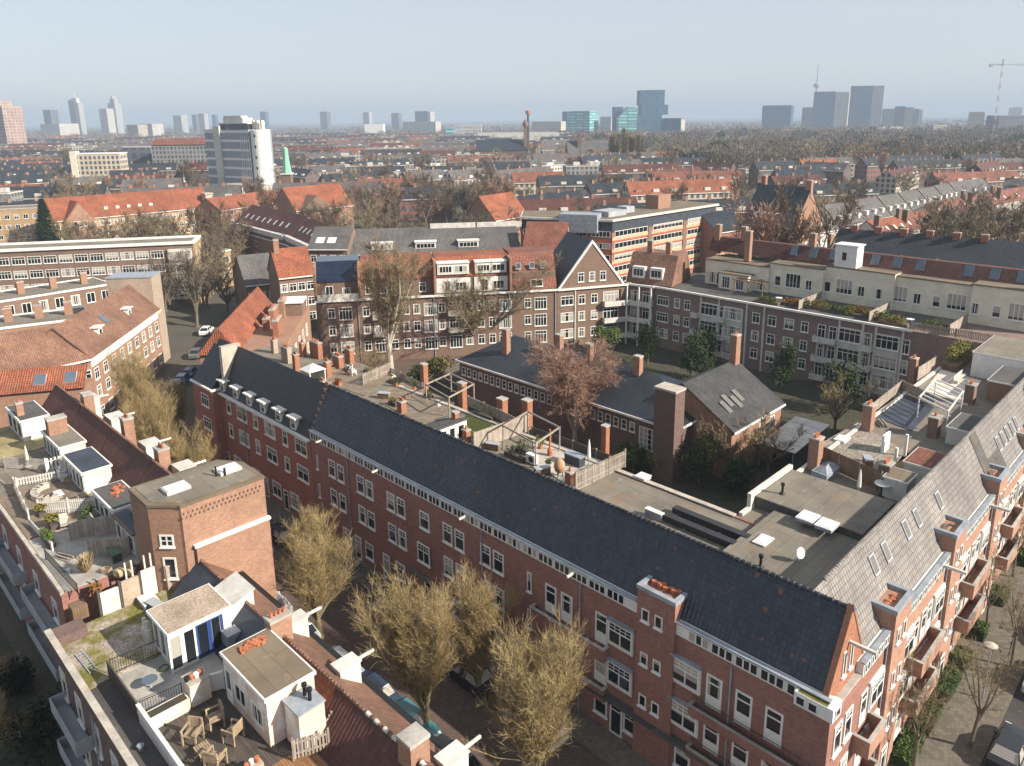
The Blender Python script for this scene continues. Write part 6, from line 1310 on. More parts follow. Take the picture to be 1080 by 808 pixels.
for i, x in enumerate((20.5, 28.3, 33.9, 39.6, 44.5)):
    X0, Y0 = W(63.2-x, 77.1+(i%3)*1.6); q = thing('terrace_planting', ('low green planting on the attic terrace left of the stair house','golden shrubs in a long planter below the white stair house','mixed shrubs in the middle of the attic terrace','tall golden grasses near the right end of the attic terrace','rounded green shrubs at the right end of the attic terrace')[i], 'shrubs', (X0,Y0,10.9), ANG_F)
    f = MB(); leaf_ball(f, 0, .5, .6+.2*(i%2), 1.9, .6, .6+.25*(i%2), 380, .16); f.build('foliage', M[('leaf_mid','leaf_yellow','leaf_rust','leaf_yellow','leaf_mid')[i]], q, uv=False); f = MB(); f.box(-2,2,.1,.9,0,.4); f.build('planter', M['wood_brown_v'], q)
for i, x in enumerate((26, 36.5, 47)):
    fence('terrace_fence', ('slatted screen between the first and second attic terraces of the long block','slatted screen between the second and third attic terraces of the long block','slatted screen between the third and fourth attic terraces of the long block')[i], [W(63.2-x, 76.8), W(63.2-x, 85.)], 10.92, 1.5, 'wood_grey_v')
for i, (x, d) in enumerate(((21.5,1.8),(31.5,2.6),(41.2,2.4))):
    X0, Y0 = W(63.2-x, 79.5); q = thing('garden_table', ('small white table on the first attic terrace of the long block','small white table by the plants of the second attic terrace','small white table on the third attic terrace of the long block')[i], 'table', (X0,Y0,10.92)); f = MB(); f.lathe([(.55,.7),(.55,.74)], n=14); f.build('tabletop', M['white'], q); f = MB(); f.lathe([(.25,0),(.05,.04),(.05,.7)], n=8); f.build('leg', M['dark_metal'], q)
# ---------------------------------------------------------------- far city
def far_wall(name, wallc, glassc=(.05,.06,.075), w=2.6, h=3.0, gap=.55):
    m, nt, b = _mat(name); uv = N(nt, 'ShaderNodeTexCoord').outputs['UV']
    br = N(nt, 'ShaderNodeTexBrick', Scale=1., Color1=rgba(glassc), Color2=rgba(sc3(glassc, 2.2)), Mortar=rgba(wallc)); br.offset = 0.
    br.inputs['Mortar Size'].default_value = gap; br.inputs['Mortar Smooth'].default_value = 0; br.inputs['Brick Width'].default_value = w; br.inputs['Row Height'].default_value = h
    nt.links.new(uv, br.inputs['Vector']); o = mixc(nt, noise_fac(nt, .08, .3, .7), br.outputs[0], mixc(nt, 1., br.outputs[0], (.7,.7,.7,1), 'MULTIPLY'))
    nt.links.new(o, b.inputs['Base Color']); b.inputs['Roughness'].default_value = .7; return m
FW = {k: far_wall('far_'+k, c) for k, c in dict(brown=(.17,.105,.08), tan=(.30,.19,.13), red=(.24,.10,.07), cream=(.55,.48,.36), white=(.66,.63,.58), grey=(.3,.29,.28)).items()}
FW['pink'] = far_wall('far_pink', (.40,.29,.25), (.13,.10,.09), 5.4, 4.2, 1.1); FW['office'] = far_wall('far_office', (.55,.52,.46), (.12,.13,.14), 7., 6., 1.8)
FW['blue'] = far_wall('far_blue', (.05,.13,.21), (.01,.05,.10), 7., 7., .7); FW['teal'] = far_wall('far_teal', (.06,.2,.2), (.14,.33,.33), 20., 6.5, 1.3); FW['slate'] = far_wall('far_slate', (.12,.13,.15), (.03,.045,.065), 6., 6.6, 1.3)
FW['pale'] = far_wall('far_pale', (.42,.42,.40), (.13,.15,.18), 6., 6.6, 1.6)
FRm = {'dark': M['tile_slate'], 'grey': M['tile_midgrey'], 'red': M['tile_red'], 'orange': M['tile_orange'], 'maroon': M['tile_maroon']}
def far_proto(L, D, h, rh, wm, rm, chims=5, flat=False):
    b = MB()
    if flat:
        b.box(0,L,0,D,0,h,0); b.box(-.2,L+.2,-.2,D+.2,h,h+.5,2); b.box(.3,L-.3,.3,D-.3,h+.5,h+.55,1)
        for i in range(4): x = rnd.uniform(2,L-4); b.box(x,x+rnd.uniform(1.5,4),3,6,h+.5,h+rnd.uniform(1.5,3),2)
    else:
        b.exx([(0,0),(D,0),(D,h),(D/2,h+rh-.05),(0,h)], 0, L, 0); b.exx(chevron(D,h+.05,rh,.3,.2), -.2, L+.2, 1)
        n = max(2, int(L/7)); b.box(-.1,L+.1,-.45,-.25,h-.3,h+.05,2)
        for i in range(n):
            x = L*(i+.5)/n; b.box(x-1.3,x+1.3,.6,2.6,h+.3,h+1.9,2 if i % 3 else 3); 
    for i in range(chims): x = L*(i+.3)/chims; b.box(x-.5,x+.5,D/2-.4,D/2+.4,h,h+rh+1.5,3)
    return b.data('far_house', [wm, rm, M['white_worn'], M['brick_tan']])
KINDS = [('dark roofed terrace row in the distant city', 'dark', ('brown','tan','red'), False), ('red tiled terrace row in the distant city', 'red', ('tan','cream','brown'), False), ('bright orange tiled house row in the distant city', 'orange', ('cream','tan'), False),
         ('grey tiled terrace row in the distant city', 'grey', ('brown','cream','white'), False), ('flat roofed pale block in the distant city', 'flat', ('white','cream','grey'), True), ('maroon tiled terrace row in the distant city', 'maroon', ('brown','red','cream'), False)]
PROT = []
for lab, rf_, ws, fl in KINDS:
    v = []
    for i, wname in enumerate(ws):
        for L in (26, 46): v.append((far_proto(L, 10 if not fl else 13, 8.5 if not fl else rnd.uniform(7,11), 4.5 if not fl else 0, FW[wname], M['bitumen'] if fl else FRm[rf_], 3 if L < 30 else 5, fl), L))
    PROT.append((lab, v))
def inframe(x, y, z=5, m=60):
    if y < 60: return False
    px, py = project(x, y, z); return -m < px < 1080+m and py < 420
def project(X_, Y_, Z_):
    Z_ -= HCAM; zc = Y_*cp-Z_*sp; yc = Y_*sp+Z_*cp; u2, v2 = X_/zc, yc/zc
    return PX+(u2*cr-v2*sr)*F, PY-(u2*sr+v2*cr)*F
occ = []   # footprints of the hand placed buildings, as circles
for o in list(COL.objects):
    if o.parent is None and o.get('category') and o.get('kind') is None and o.location.y > 90:
        for c in o.children:
            if c.type == 'MESH' and c.name.split('.')[0] in ('wall','roof','podium'):
                bb = [Vector(q) for q in c.bound_box]; x0 = min(q.x for q in bb); x1 = max(q.x for q in bb); y0 = min(q.y for q in bb); y1 = max(q.y for q in bb)
                ca, sa = math.cos(o.rotation_euler.z), math.sin(o.rotation_euler.z); n = max(1, int((x1-x0)/8))
                for i in range(n+1):
                    lx = x0+(x1-x0)*i/n; ly = (y0+y1)/2; occ.append((o.location.x+lx*ca-ly*sa, o.location.y+lx*sa+ly*ca, (y1-y0)/2+3))
def free(x, y, r):
    return all((x-a)**2+(y-b)**2 > (r+c)**2 for a, b, c in occ)
rg = random.Random(11); nfar = 0
def park(x, y):   # the wooded park on the right
    return x > 60+.06*(y-520) and 520 < y < 1500 and x > 40
y = 190.; row = 0
while y < 1750 and nfar < 280:
    half = y*.74+40; x = -half+rg.uniform(0,30); ang0 = R((10, 10, -44, 12, 8, 46, -2)[row % 7]) if y < 700 else R(rg.choice((8,10,12,-6,4)))
    while x < half:
        ki = rg.choices(range(6), (42,7,2,18,17,14))[0] if x < .2*y or y < 420 else rg.choices(range(6), (44,4,2,22,18,10))[0]
        lab, vs = PROT[ki]; me, L = rg.choice(vs); sc = 1. if y < 500 else (1.15 if y < 900 else 1.5)
        a = ang0+R(rg.gauss(0,3)); ca, sa = math.cos(a), math.sin(a); ok = inframe(x+L*.5*ca, y+L*.5*sa) and rg.random() < (.8 if y < 800 else .7)
        if ok and x < -55 and y < 262: ok = False
        if ok and park(x, y): ok = rg.random() < .04
        if ok: ok = all(free(x+L*sc*t*ca-5*sa, y+L*sc*t*sa+5*ca, 7) for t in (.05,.35,.65,.95))
        if ok:
            o = obj('far_house', me, None, (x, y, 0), a); o.scale = (sc, sc, rg.uniform(.85,1.1)); tag(o, lab, 'house row', lab.replace(' row','s').replace(' block','s')); nfar += 1
            for t in (.1,.5,.9): occ.append((x+L*sc*t*ca-5*sa, y+L*sc*t*sa+5*ca, 7))
        x += (L*sc*abs(ca)+rg.uniform(4,16))*(1 if y < 800 else 1.7)
    y += 17 if y < 420 else 17+(y-420)*.06; row += 1
def tower(name, label, cat, x0, x1, yt, Y, m, dep=None, tops=(), ang=0, rm='concrete', x_side=None, side=None):
    "a far building seen between pixel columns x0 and x1, its top at row yt, standing Y metres away"
    a = PD(x0, 130, Y); b = PD(x1, 130, Y); z = PD((x0+x1)/2, yt, Y)[2]; w = b[0]-a[0]; dep = dep or w*.7
    if Y > 1100 and ang == 0 and dep < 80 and cat in ('tower','skyscraper','office building'): ang = R(-26)
    o = thing(name, label, cat, (a[0], Y, 0), ang); q = MB(); q.box(0, w, 0, dep, 0, z); q.build('wall', m, o); q = MB(); q.box(.02*w,w*.98,.02*dep,.98*dep,z,z+.8); q.build('roof', M[rm], o)
    if side is not None: q = MB(); q.box(w, w+w*side[0], .2, dep*.9, 0, z*side[2] if len(side) > 2 else z-2); q.build('side_wing', side[1], o)
    for (f0, f1, zz, mm) in tops: q = MB(); q.box(w*f0, w*f1, dep*.2, dep*.8, z+.8, z+zz); q.build('rooftop', mm, o)
    return o, w, z, dep
tower('apartment_tower', 'pink brick apartment tower at the left edge of the skyline', 'tower', -14, 16, 113, 1150, FW['pink'], tops=((0,.7,9,FW['pink']),))
tower('far_block', 'grey block tower above a beige slab on the left skyline', 'tower', 47, 59, 116, 2700, FW['slate'])
tower('far_block', 'broad beige slab below the grey block on the left skyline', 'office building', 42, 73, 131, 2500, FW['office'])
o, w_, z_, d_ = tower('skyscraper', 'tall stepped skyscraper with spire on the left skyline', 'skyscraper', 75, 84, 106, 2900, FW['slate'], side=(.7, FW['pale'], .93)); q = MB(); q.tube((w_*.8,d_*.5,z_),(w_*.8,d_*.5,z_+42),3,1,6); q.box(w_*.3,w_*1.3,d_*.2,d_*.8,z_*.93,z_+8); q.build('spire', M['white_worn'], o)
tower('skyscraper', 'pale square tower in front of the slim pointed tower', 'skyscraper', 106, 118, 115, 2600, FW['white'])
tower('skyscraper', 'slim tower with stepped top right of the pale square tower', 'skyscraper', 116, 127, 109, 2900, FW['pale'], tops=((.2,.8,16,FW['pale']),(.4,.6,26,FW['pale'])))
tower('far_block', 'cream coloured low block with vertical shafts on the left skyline', 'office building', 133, 150, 132, 1900, FW['cream']); tower('far_block', 'long white low building right of the shafted block', 'office building', 146, 166, 131, 2200, FW['white'])
tower('far_block', 'pale apartment tower standing alone left of the office slab', 'tower', 183, 195, 122, 2900, FW['pale']); tower('far_block', 'first of two slim pale towers just left of the office slab', 'tower', 203, 209, 121, 3300, FW['slate']); tower('far_block', 'second slim pale tower just left of the office slab', 'tower', 210, 218, 120, 3100, FW['pale']); tower('far_block', 'bluish tower partly behind the office slab', 'tower', 224, 229, 121, 3500, FW['blue']); tower('far_block', 'narrow blue tower right of the office slab', 'tower', 275, 282, 118, 3300, FW['blue'])
o, w_, z_, d_ = tower('far_block', 'hazy square tower with thin mast in the middle left skyline', 'tower', 338, 347, 118, 3600, FW['slate']); q = MB(); q.tube((w_/2,d_/2,z_),(w_/2,d_/2,z_+45),1.5,.6,5); q.build('mast', M['lead'], o)
tower('far_block', 'small hazy tower left of the low white hall', 'tower', 383, 391, 118.5, 3500, FW['pale']); tower('far_block', 'dark hazy tower in the middle of the skyline', 'tower', 413, 422, 119.5, 3500, FW['slate']); tower('far_block', 'wide blue grey office block in the middle of the skyline', 'office building', 438, 453, 117.5, 2900, FW['blue'], side=(.25, FW['white']))
tower('far_hall', 'white low hall with gabled end on the middle skyline', 'hall', 384, 404, 131, 2000, M['white'], 30); tower('far_hall', 'long pale office row below the blue grey block', 'office building', 425, 465, 128.5, 2300, FW['office'], 30); tower('far_hall', 'teal glazed end block of the long exhibition hall', 'hall', 469, 479, 134.5, 1550, FW['teal'], 30); tower('far_hall', 'long pale exhibition hall on the middle skyline', 'hall', 479, 507, 132, 1560, FW['pale'], 60)
tower('far_hall', 'very long white flat hall right of the exhibition hall', 'hall', 503, 590, 140.5, 1300, M['white_worn'], 60); tower('far_hall', 'beige office range above the long white hall', 'office building', 561, 594, 128.5, 1900, FW['office'], 40)
tower('far_block', 'teal glass office box with dark side', 'office building', 593, 599, 118, 1900, FW['blue'], 60); tower('far_block', 'teal striped glass facade of the office box', 'office building', 599.2, 623, 117.5, 1900, FW['teal'], 60); tower('far_block', 'small white office cube between the glass buildings', 'office building', 633, 645, 123.5, 1900, FW['white'], 40)
# stacked blue hotel and leaning glass block
for nm, l, x0, x1, y0, y1, Y, m in (('stacked_tower','stacked blue tower with three shifted blocks on the skyline',0,0,0,0,1700,None),):
    o = thing(nm, l, 'skyscraper', (PD(674,130,Y)[0], Y, 0))
    for (xa, xb, ya, yb, dp) in ((672,698,121,142,40),(676,704,110.5,121,44),(674,700,95,110.5,40)):
        xa_, xb_ = PD(xa,130,Y)[0]-o.location.x, PD(xb,130,Y)[0]-o.location.x; z0, z1 = max(0,PD(688,yb,Y)[2]), PD(688,ya,Y)[2]; q = MB(); q.box(xa_,xb_,0,dp,z0,z1); q.build('block', FW['blue'], o)
        q = MB(); q.box(xb_-3,xb_+.1,.3,dp-1,z0+1,z1-1); q.build('painted_lit_side', FW['pale'], o)  # pale facade slab: sunlight on the right side put into its colour
o = thing('leaning_block', 'leaning crystal shaped teal glass building beside the stacked tower', 'office building', (PD(652,130,1650)[0],1650,0)); z = PD(660,113,1650)[2]; w_ = PD(672,130,1650)[0]-o.location.x
q = MB(); q.exy([(0,0),(w_,0),(w_,z-2),(w_*.5,z),(0,z*.62)], 0, 35); q.build('wall', FW['teal'], o); q = MB(); q.exy([(-w_*.1,0),(w_*.4,0),(w_*.4,z+1),(-w_*.1,z+1)], 40, 70); q.build('rear_wall', FW['blue'], o)
tower('far_block', 'low blue glass block at the foot of the stacked tower', 'office building', 697, 718, 125, 1650, FW['blue'], 40, side=(.02, FW['white']))
tower('far_block', 'wide blue grey office block above the park treetops', 'office building', 803, 832, 111.5, 2300, FW['blue'], 60)
o = thing('telecom_tower', 'slim telecommunications mast with round platform above the park', 'mast', (PD(858,130,2700)[0],2700,0)); z = PD(858,67,2700)[2]
q = MB(); q.tube((0,0,0),(0,0,z*.55),6,4,8); q.tube((0,0,z*.55),(0,0,z),2.5,.8,6); q.build('shaft', M['lead'], o); q = MB(); q.lathe([(3,z*.62),(11,z*.64),(11,z*.68),(3,z*.7)],0,0,12); q.build('platform', M['lead'], o)
tower('skyscraper', 'blue and cream twin slab tower right of the mast', 'skyscraper', 856, 877, 97, 2300, FW['blue'], 60, side=(.62, FW['office'], .985)); tower('skyscraper', 'tall blue tower with pale glass side on the right skyline', 'skyscraper', 894, 915, 91, 2350, FW['blue'], 60, side=(.5, FW['pale'], 1.)); tower('far_block', 'low hazy block just left of the twin slab tower', 'office building', 845, 856, 113.5, 2600, FW['slate']); tower('far_block', 'hazy pair of low blocks right of the tall blue tower', 'office building', 925, 941, 115, 2700, FW['slate'])
tower('far_block', 'dark tower with pale side right of the hazy pair', 'tower', 942, 952, 112.5, 2200, FW['slate'], 40, side=(.8, FW['cream'])); tower('far_block', 'second dark and pale tower farther right', 'tower', 960, 967, 115, 2400, FW['slate'], 40, side=(.5, FW['white']))
tower('far_block', 'flat cream box building right of the park on the skyline', 'office building', 1022, 1035, 118.5, 1900, FW['cream'], 40, side=(.02, FW['slate'])); tower('far_block', 'small sand coloured block at the right treetops', 'building', 985, 1000, 132.5, 1250, FW['cream'], 20)
tower('building_site', 'concrete building under construction below the crane', 'building', 1053, 1085, 122, 1500, FW['slate'], 40); tower('far_block', 'white tower far behind the construction site', 'tower', 1063, 1074, 113.5, 3000, FW['white'])
# church and exhibition hall with chimney
o = thing('dark_church', 'dark brick church with broad slate roof and slim tower in the far middle', 'church', (PD(600,160,640)[0],640,0), R(6)); q = MB(); q.exx([(0,0),(18,0),(18,10),(9,21),(0,10)],0,34); q.build('wall', M['brick_purple'], o); q = MB(); q.exx(chevron(18,10.1,11,.5,.3),-.5,34.5); q.build('roof', M['tile_midgrey'], o); q = MB(); q.box(8,11,4,7,0,27); q.build('tower', M['brick_purple'], o)
o = thing('dark_hall', 'dark long roofed hall with square chimney before the white halls', 'hall', (PD(503,165,700)[0],700,0), R(3)); q = MB(); q.exx([(0,0),(22,0),(22,12),(11,21),(0,12)],0,46); q.build('wall', M['brick_purple'], o); q = MB(); q.exx(chevron(22,12.1,9,.5,.3),-.5,46.5); q.build('roof', M['tile_slate'], o); q = MB(); q.box(43,46,3,6,0,33); q.lathe([(2.5,33),(2.5,36),(.4,39)],44.5,4.5,8); q.build('chimney', M['brick_brown'], o)
o = thing('red_top_mast', 'slim lattice mast with red top above the exhibition halls', 'mast', (PD(557,140,1200)[0],1200,0)); z = PD(557,117,1200)[2]; q = MB(); q.tube((0,0,0),(0,0,z-4),2.2,1.6,6); q.build('shaft', M['dark_metal'], o); q = MB(); q.lathe([(1,z-5),(4,z-4),(4,z),(1,z+1)],0,0,8); q.build('head', M['terracotta'], o)
o = thing('white_block', 'cream apartment building with tall shafts in the left middle distance', 'apartment building', (PD(80,180,470)[0],470,0), R(8)); z = PD(100,163,470)[2]; q = MB(); q.box(0,26,0,14,0,z); q.build('wall', FW['cream'], o); q = MB(); q.box(-2,1.5,-1,5,0,z+2); q.build('shaft', M['cream'], o); q = MB(); q.box(-.3,26.3,-.3,14.3,z,z+.6); q.build('cornice', M['white'], o)
for i,(x0,x1,yt,Y,m,l) in enumerate(((124,155,156,560,FW['slate'],'grey office block with flat roof left of the office slab'),(156,216,154,540,FW['grey'],'wide grey block with red roof edge just left of the office slab'))):
    o, w_, z_, d_ = tower('office_block', l, 'office building', x0, x1, yt, Y, m, 16)
    if i: q = MB(); q.exx([(-.5,z_+.85),(16.5,z_+.85),(8,z_+5)],0,w_); q.build('red_roof', M['tile_red'], o)
# tower crane
Yc = 1350.; o = thing('tower_crane', 'red and white tower crane on the right skyline', 'crane', (PD(1049,130,Yc)[0], Yc, 0)); ppm = lambda n: n*Yc/F
zt = PD(1049,69,Yc)[2]; red = plain('crane_red', (.36,.13,.11), .6)
def lattice(mb, p, q, w, n, m0=0, alt=True):
    p, q = Vector(p), Vector(q); d = (q-p).normalized(); a = d.orthogonal().normalized()*w/2; b = d.cross(a)
    for i in range(n):
        u, v = p.lerp(q,i/n), p.lerp(q,(i+1)/n); mm = (i//3) % 2 if alt else m0
        for s, t in ((1,1),(1,-1),(-1,-1),(-1,1)): mb.tube(u+a*s+b*t, v+a*s+b*t, .16, .16, 4, mm, False)
        mb.tube(u+a+b, v-a+b, .1, .1, 3, mm, False); mb.tube(u-a-b, v+a-b, .1, .1, 3, mm, False); mb.tube(u+a-b, v+a+b, .1,.1,3,mm,False)
q = MB(); lattice(q, (0,0,0), (0,0,zt), 2.2, 36); q.build('mast', [red, M['white']], o)
q = MB(); lattice(q, (0,0,zt+1), (70,20,zt+1), 1.6, 30, 0, False); q.build('jib', [M['lead']], o); q = MB(); lattice(q, (0,0,zt+1), (-27,-8,zt+1), 1.6, 12, 0, False); q.build('counter_jib', [M['dark_metal']], o)
q = MB(); q.box(-27,-22,-9,-6,zt-3,zt+1); q.build('counterweight', M['concrete'], o); q = MB(); lattice(q,(0,0,zt),(0,0,zt+10),1.2,5,0,False); q.tube((0,0,zt+10),(45,13,zt+2),.12,.12,4); q.tube((0,0,zt+10),(-25,-7,zt+2),.12,.12,4); q.build('apex', [M['dark_metal']], o); q = MB(); q.box(.9,2.9,-2,0,zt-2.6,zt); q.build('cab', M['white'], o)
# ---------------------------------------------------------------- trees
def strip3(mb, p, q, w, rg, m=0):
    d = q-p; a = Vector((rg.gauss(0,1),rg.gauss(0,1),rg.gauss(0,1))).cross(d)
    if a.length < 1e-6: return
    a.normalize(); a *= w/2; n = len(mb.v)
    mb.v += [tuple(p-a), tuple(p+a), tuple(q+a*.4), tuple(q-a*.4)]; mb.f.append((n,n+1,n+2,n+3)); mb.m.append(m)
def rdir(d, ang, rg, up=0.):
    a = d.orthogonal().normalized(); b = d.cross(a).normalized(); t = rg.uniform(0,2*math.pi)
    r = d*math.cos(ang)+(a*math.cos(t)+b*math.sin(t))*math.sin(ang); r.z += up; return r.normalized()
def make_tree(seed, H, trunk, limbs, limb_ang, sub, tw, twl, wd, up=.25, lean=0., r0=.16, droop=0., spread=1., cone=False):
    "trunk mesh and crown mesh of a bare tree: limbs > branches > twigs > twiglets"
    rg = random.Random(seed); T = MB(); Cn = MB()
    base = Vector((0,0,0)); top = Vector((rg.uniform(-.2,.2), rg.uniform(-.2,.2), trunk)); T.tube(base, top, r0*1.25, r0, 9); T.lathe([(r0*1.8,0),(r0*1.3,.25)], n=9)
    starts = []
    for i in range(limbs):
        if cone:
            f = i/limbs; p = top.lerp(Vector((0,0,H*.93)), f*.95); L = (H-trunk)*(.42*(1-f)+.06)*spread; d = Vector((math.cos(i*2.4),math.sin(i*2.4),.35)).normalized(); r = r0*.45*(1-f*.7)
        else:
            a = R(rg.uniform(*limb_ang)); t = i*2*math.pi/limbs+rg.uniform(-.5,.5); d = Vector((math.sin(a)*math.cos(t), math.sin(a)*math.sin(t), math.cos(a))); p = top-Vector((0,0,rg.uniform(0,trunk*.25)))
            L = (H-trunk)*rg.uniform(.72,1.)/max(.55,math.cos(a))*(.92); r = r0*rg.uniform(.5,.72)
        starts.append((p, d, L, r))
    if cone: T.tube(top, (0,0,H*.95), r0, .03, 7)
    for p, d, L, r in starts:
        n = 5; pts = [p]; dd = d.copy()
        for k in range(n):
            dd = (dd+Vector((rg.gauss(0,.09),rg.gauss(0,.09),up*.35-droop*.2*k/n))).normalized(); pts.append(pts[-1]+dd*L/n)
        for k in range(n): T.tube(pts[k], pts[k+1], r*(1-k/n)**.8+.012, r*(1-(k+1)/n)**.8+.01, 6 if r > .06 else 5, 0, False)
        for j in range(sub):
            f = rg.uniform(.16,1.); k = min(n-1, int(f*n)); q = pts[k].lerp(pts[k+1], f*n-k); bd = (pts[k+1]-pts[k]).normalized()
            sd = rdir(bd, R(rg.uniform(22,55)), rg, up-droop*.5); sl = L*rg.uniform(.2,.42)*(1.12-.5*f)*spread; e = q+sd*sl*.5; sd2 = (sd+Vector((rg.gauss(0,.15),rg.gauss(0,.15),up*.6-droop))).normalized(); e2 = e+sd2*sl*.5; br = max(.011, r*.28*(1-f*.6))
            Cn.tube(q, e, br, br*.7, 4, 0, False); Cn.tube(e, e2, br*.7, .007, 3, 0, False)
            for t in range(tw):
                g = rg.uniform(.15,1.); s = q.lerp(e, g*2) if g < .5 else e.lerp(e2, g*2-1); td = rdir(sd if g < .5 else sd2, R(rg.uniform(18,55)), rg, up*.7-droop); tl = twl*rg.uniform(.5,1.2); m_ = s+td*tl*.55; td2 = (td+Vector((rg.gauss(0,.2),rg.gauss(0,.2),up*.5-droop*1.2))).normalized(); en = m_+td2*tl*.45
                strip3(Cn, s, m_, wd, rg); strip3(Cn, m_, en, wd*.8, rg)
                for u in range(4):
                    h = rg.uniform(.2,1.); ss = s.lerp(m_, h); ud = rdir(td, R(rg.uniform(20,60)), rg, up*.5-droop); strip3(Cn, ss, ss+ud*twl*rg.uniform(.18,.45), wd*.75, rg)
    return T, Cn
def tree_proto(name, label, cat, mats, loc, group=None, rz=0., sc=1., **k):
    T, Cn = make_tree(**k); o = thing(name, label, cat, (*loc, 0), rz, group); o.scale = (sc,sc,sc)
    T.build('trunk', M[mats[0]], o, uv=False); Cn.build('crown', M[mats[1]], o, uv=False); return o
# street trees of the near street: dense upright golden-olive crowns
ST = dict(trunk=1.9, limbs=15, limb_ang=(3,30), sub=34, tw=12, twl=1.2, wd=.018, up=.5, r0=.17)
t1 = tree_proto('street_tree', 'golden olive bare street tree right of the brick tower', 'tree', ('bark_green','twig_gold'), P(338,672,0), 'bare street trees along the near street', seed=3, H=10.2, **ST)
t2 = tree_proto('street_tree', 'large golden bare street tree in the middle of the near street', 'tree', ('bark_green','twig_gold'), P(452,775,0), 'bare street trees along the near street', seed=8, H=11.0, **ST)
t3 = tree_proto('street_tree', 'largest golden bare street tree at the bottom edge, in front of the terrace doors', 'tree', ('bark_green','twig_gold'), P(566,842,0), 'bare street trees along the near street', seed=21, H=11.6, **ST)
for l, x, y, s, src, rz in (('bare olive street tree squeezed between near houses and terrace, farther back', 205,560,1.0,t1,1.), ('bare olive street tree behind the hoist beams of the near houses', 170,520,1.1,t2,2.3), ('bare olive street tree at the far corner of the near street', 150,470,1.05,t3,4.), ('small bare street tree just left of the dormered building', 190,470,.8,t1,5.),('bare street tree partly hidden right behind the second golden tree',505,735,.85,t1,3.3)):
    copy_tree(src, (*P(x,y,0),0), rz, s, l, 'bare street trees along the near street')
SP = dict(trunk=3.2, limbs=5, limb_ang=(8,30), sub=9, tw=7, twl=.9, wd=.026, up=.25, r0=.10)
s1 = tree_proto('young_tree', 'thin young tree nearest the hedges of the right street', 'tree', ('bark','twig_olive'), P(962,822,0), 'young trees along the right street', seed=5, H=8.2, **SP)
s2 = tree_proto('young_tree', 'double stemmed young tree beside the parked car on the right street', 'tree', ('bark','twig_olive'), P(1022,790,0), 'young trees along the right street', seed=15, H=8.8, **SP)
for l, x, y, s, src in (('young tree at the right edge of the right street', 1066,705,.95,s1), ('young tree farther along the right street, among the bicycles', 1040,665,.85,s2), ('young tree at the far end of the right street, by the frame edge', 1068,610,.9,s1)):
    copy_tree(src, (*P(x,y,0),0), rnd.uniform(0,6), s, l, 'young trees along the right street')
t1.scale = (1.15,1.15,1.); t2.scale = (1.06,1.06,1.); t3.scale = (1.15,1.15,1.)
# courtyard trees
tree_proto('courtyard_tree', 'tall bare tree with pale forked trunk in front of the courtyard houses', 'tree', ('stone','twig_olive'), P(413,397,0), seed=31, H=21.5, trunk=5.5, limbs=7, limb_ang=(4,26), sub=30, tw=15, twl=1.9, wd=.06, up=.35, r0=.42)
tree_proto('courtyard_tree', 'broad bare tree with spreading limbs in front of the courtyard houses', 'tree', ('bark','twig_olive'), P(502,372,0), seed=33, H=14.5, trunk=2.6, limbs=9, limb_ang=(22,62), sub=26, tw=15, twl=1.8, wd=.06, up=.22, r0=.45)
tree_proto('copper_tree', 'rust red bare tree with drooping twigs in front of the school', 'tree', ('stone','twig_red'), P(606,470,0), seed=35, H=13.5, trunk=2.2, limbs=13, limb_ang=(3,36), sub=30, tw=18, twl=1.5, wd=.04, up=.12, droop=.18, r0=.26)
def evergreen(label, x, y, H, w, lm, n=1500, cone=False, leaf=.2, group=None, name='evergreen_shrub', z=0., xy=None, cat=None):
    q = xy or P(x, y, z); o = thing(name, label, cat or ('tree' if H > 4 else 'shrub'), (*q,z), rnd.uniform(0,6), group); rg2 = random.Random(int(x*7+y)); t = MB(); t.tube((0,0,0),(0,0,H*.6),.09+H*.008,.05,7); t.build('trunk', M['bark'], o, uv=False); f = MB()
    if cone:
        for i in range(n):
            h = rg2.random()**.8; r = w/2*(1-h)**.75*rg2.uniform(.55,1.05); a = rg2.uniform(0,6.283); c = Vector((r*math.cos(a),r*math.sin(a),H*(.05+.95*h))); d = Vector((math.cos(a),math.sin(a),-.25)); s = Vector((-math.sin(a),math.cos(a),0)); k = leaf*rg2.uniform(.6,1.4)
            f.poly([c-d*k, c+s*k*.5, c+d*k, c-s*k*.5])
    else:
        for i in range(9):
            a = rg2.uniform(0,6.283); rr = w*rg2.uniform(.0,.32); s = rg2.uniform(.5,.8); leaf_ball(f, rr*math.cos(a), rr*math.sin(a), H*rg2.uniform(.3,.78), w*.36*s*1.3, w*.36*s*1.3, H*.26*s*1.3, n//9, leaf, 0, rg2)
    f.build('crown', M[lm], o, uv=False); return o
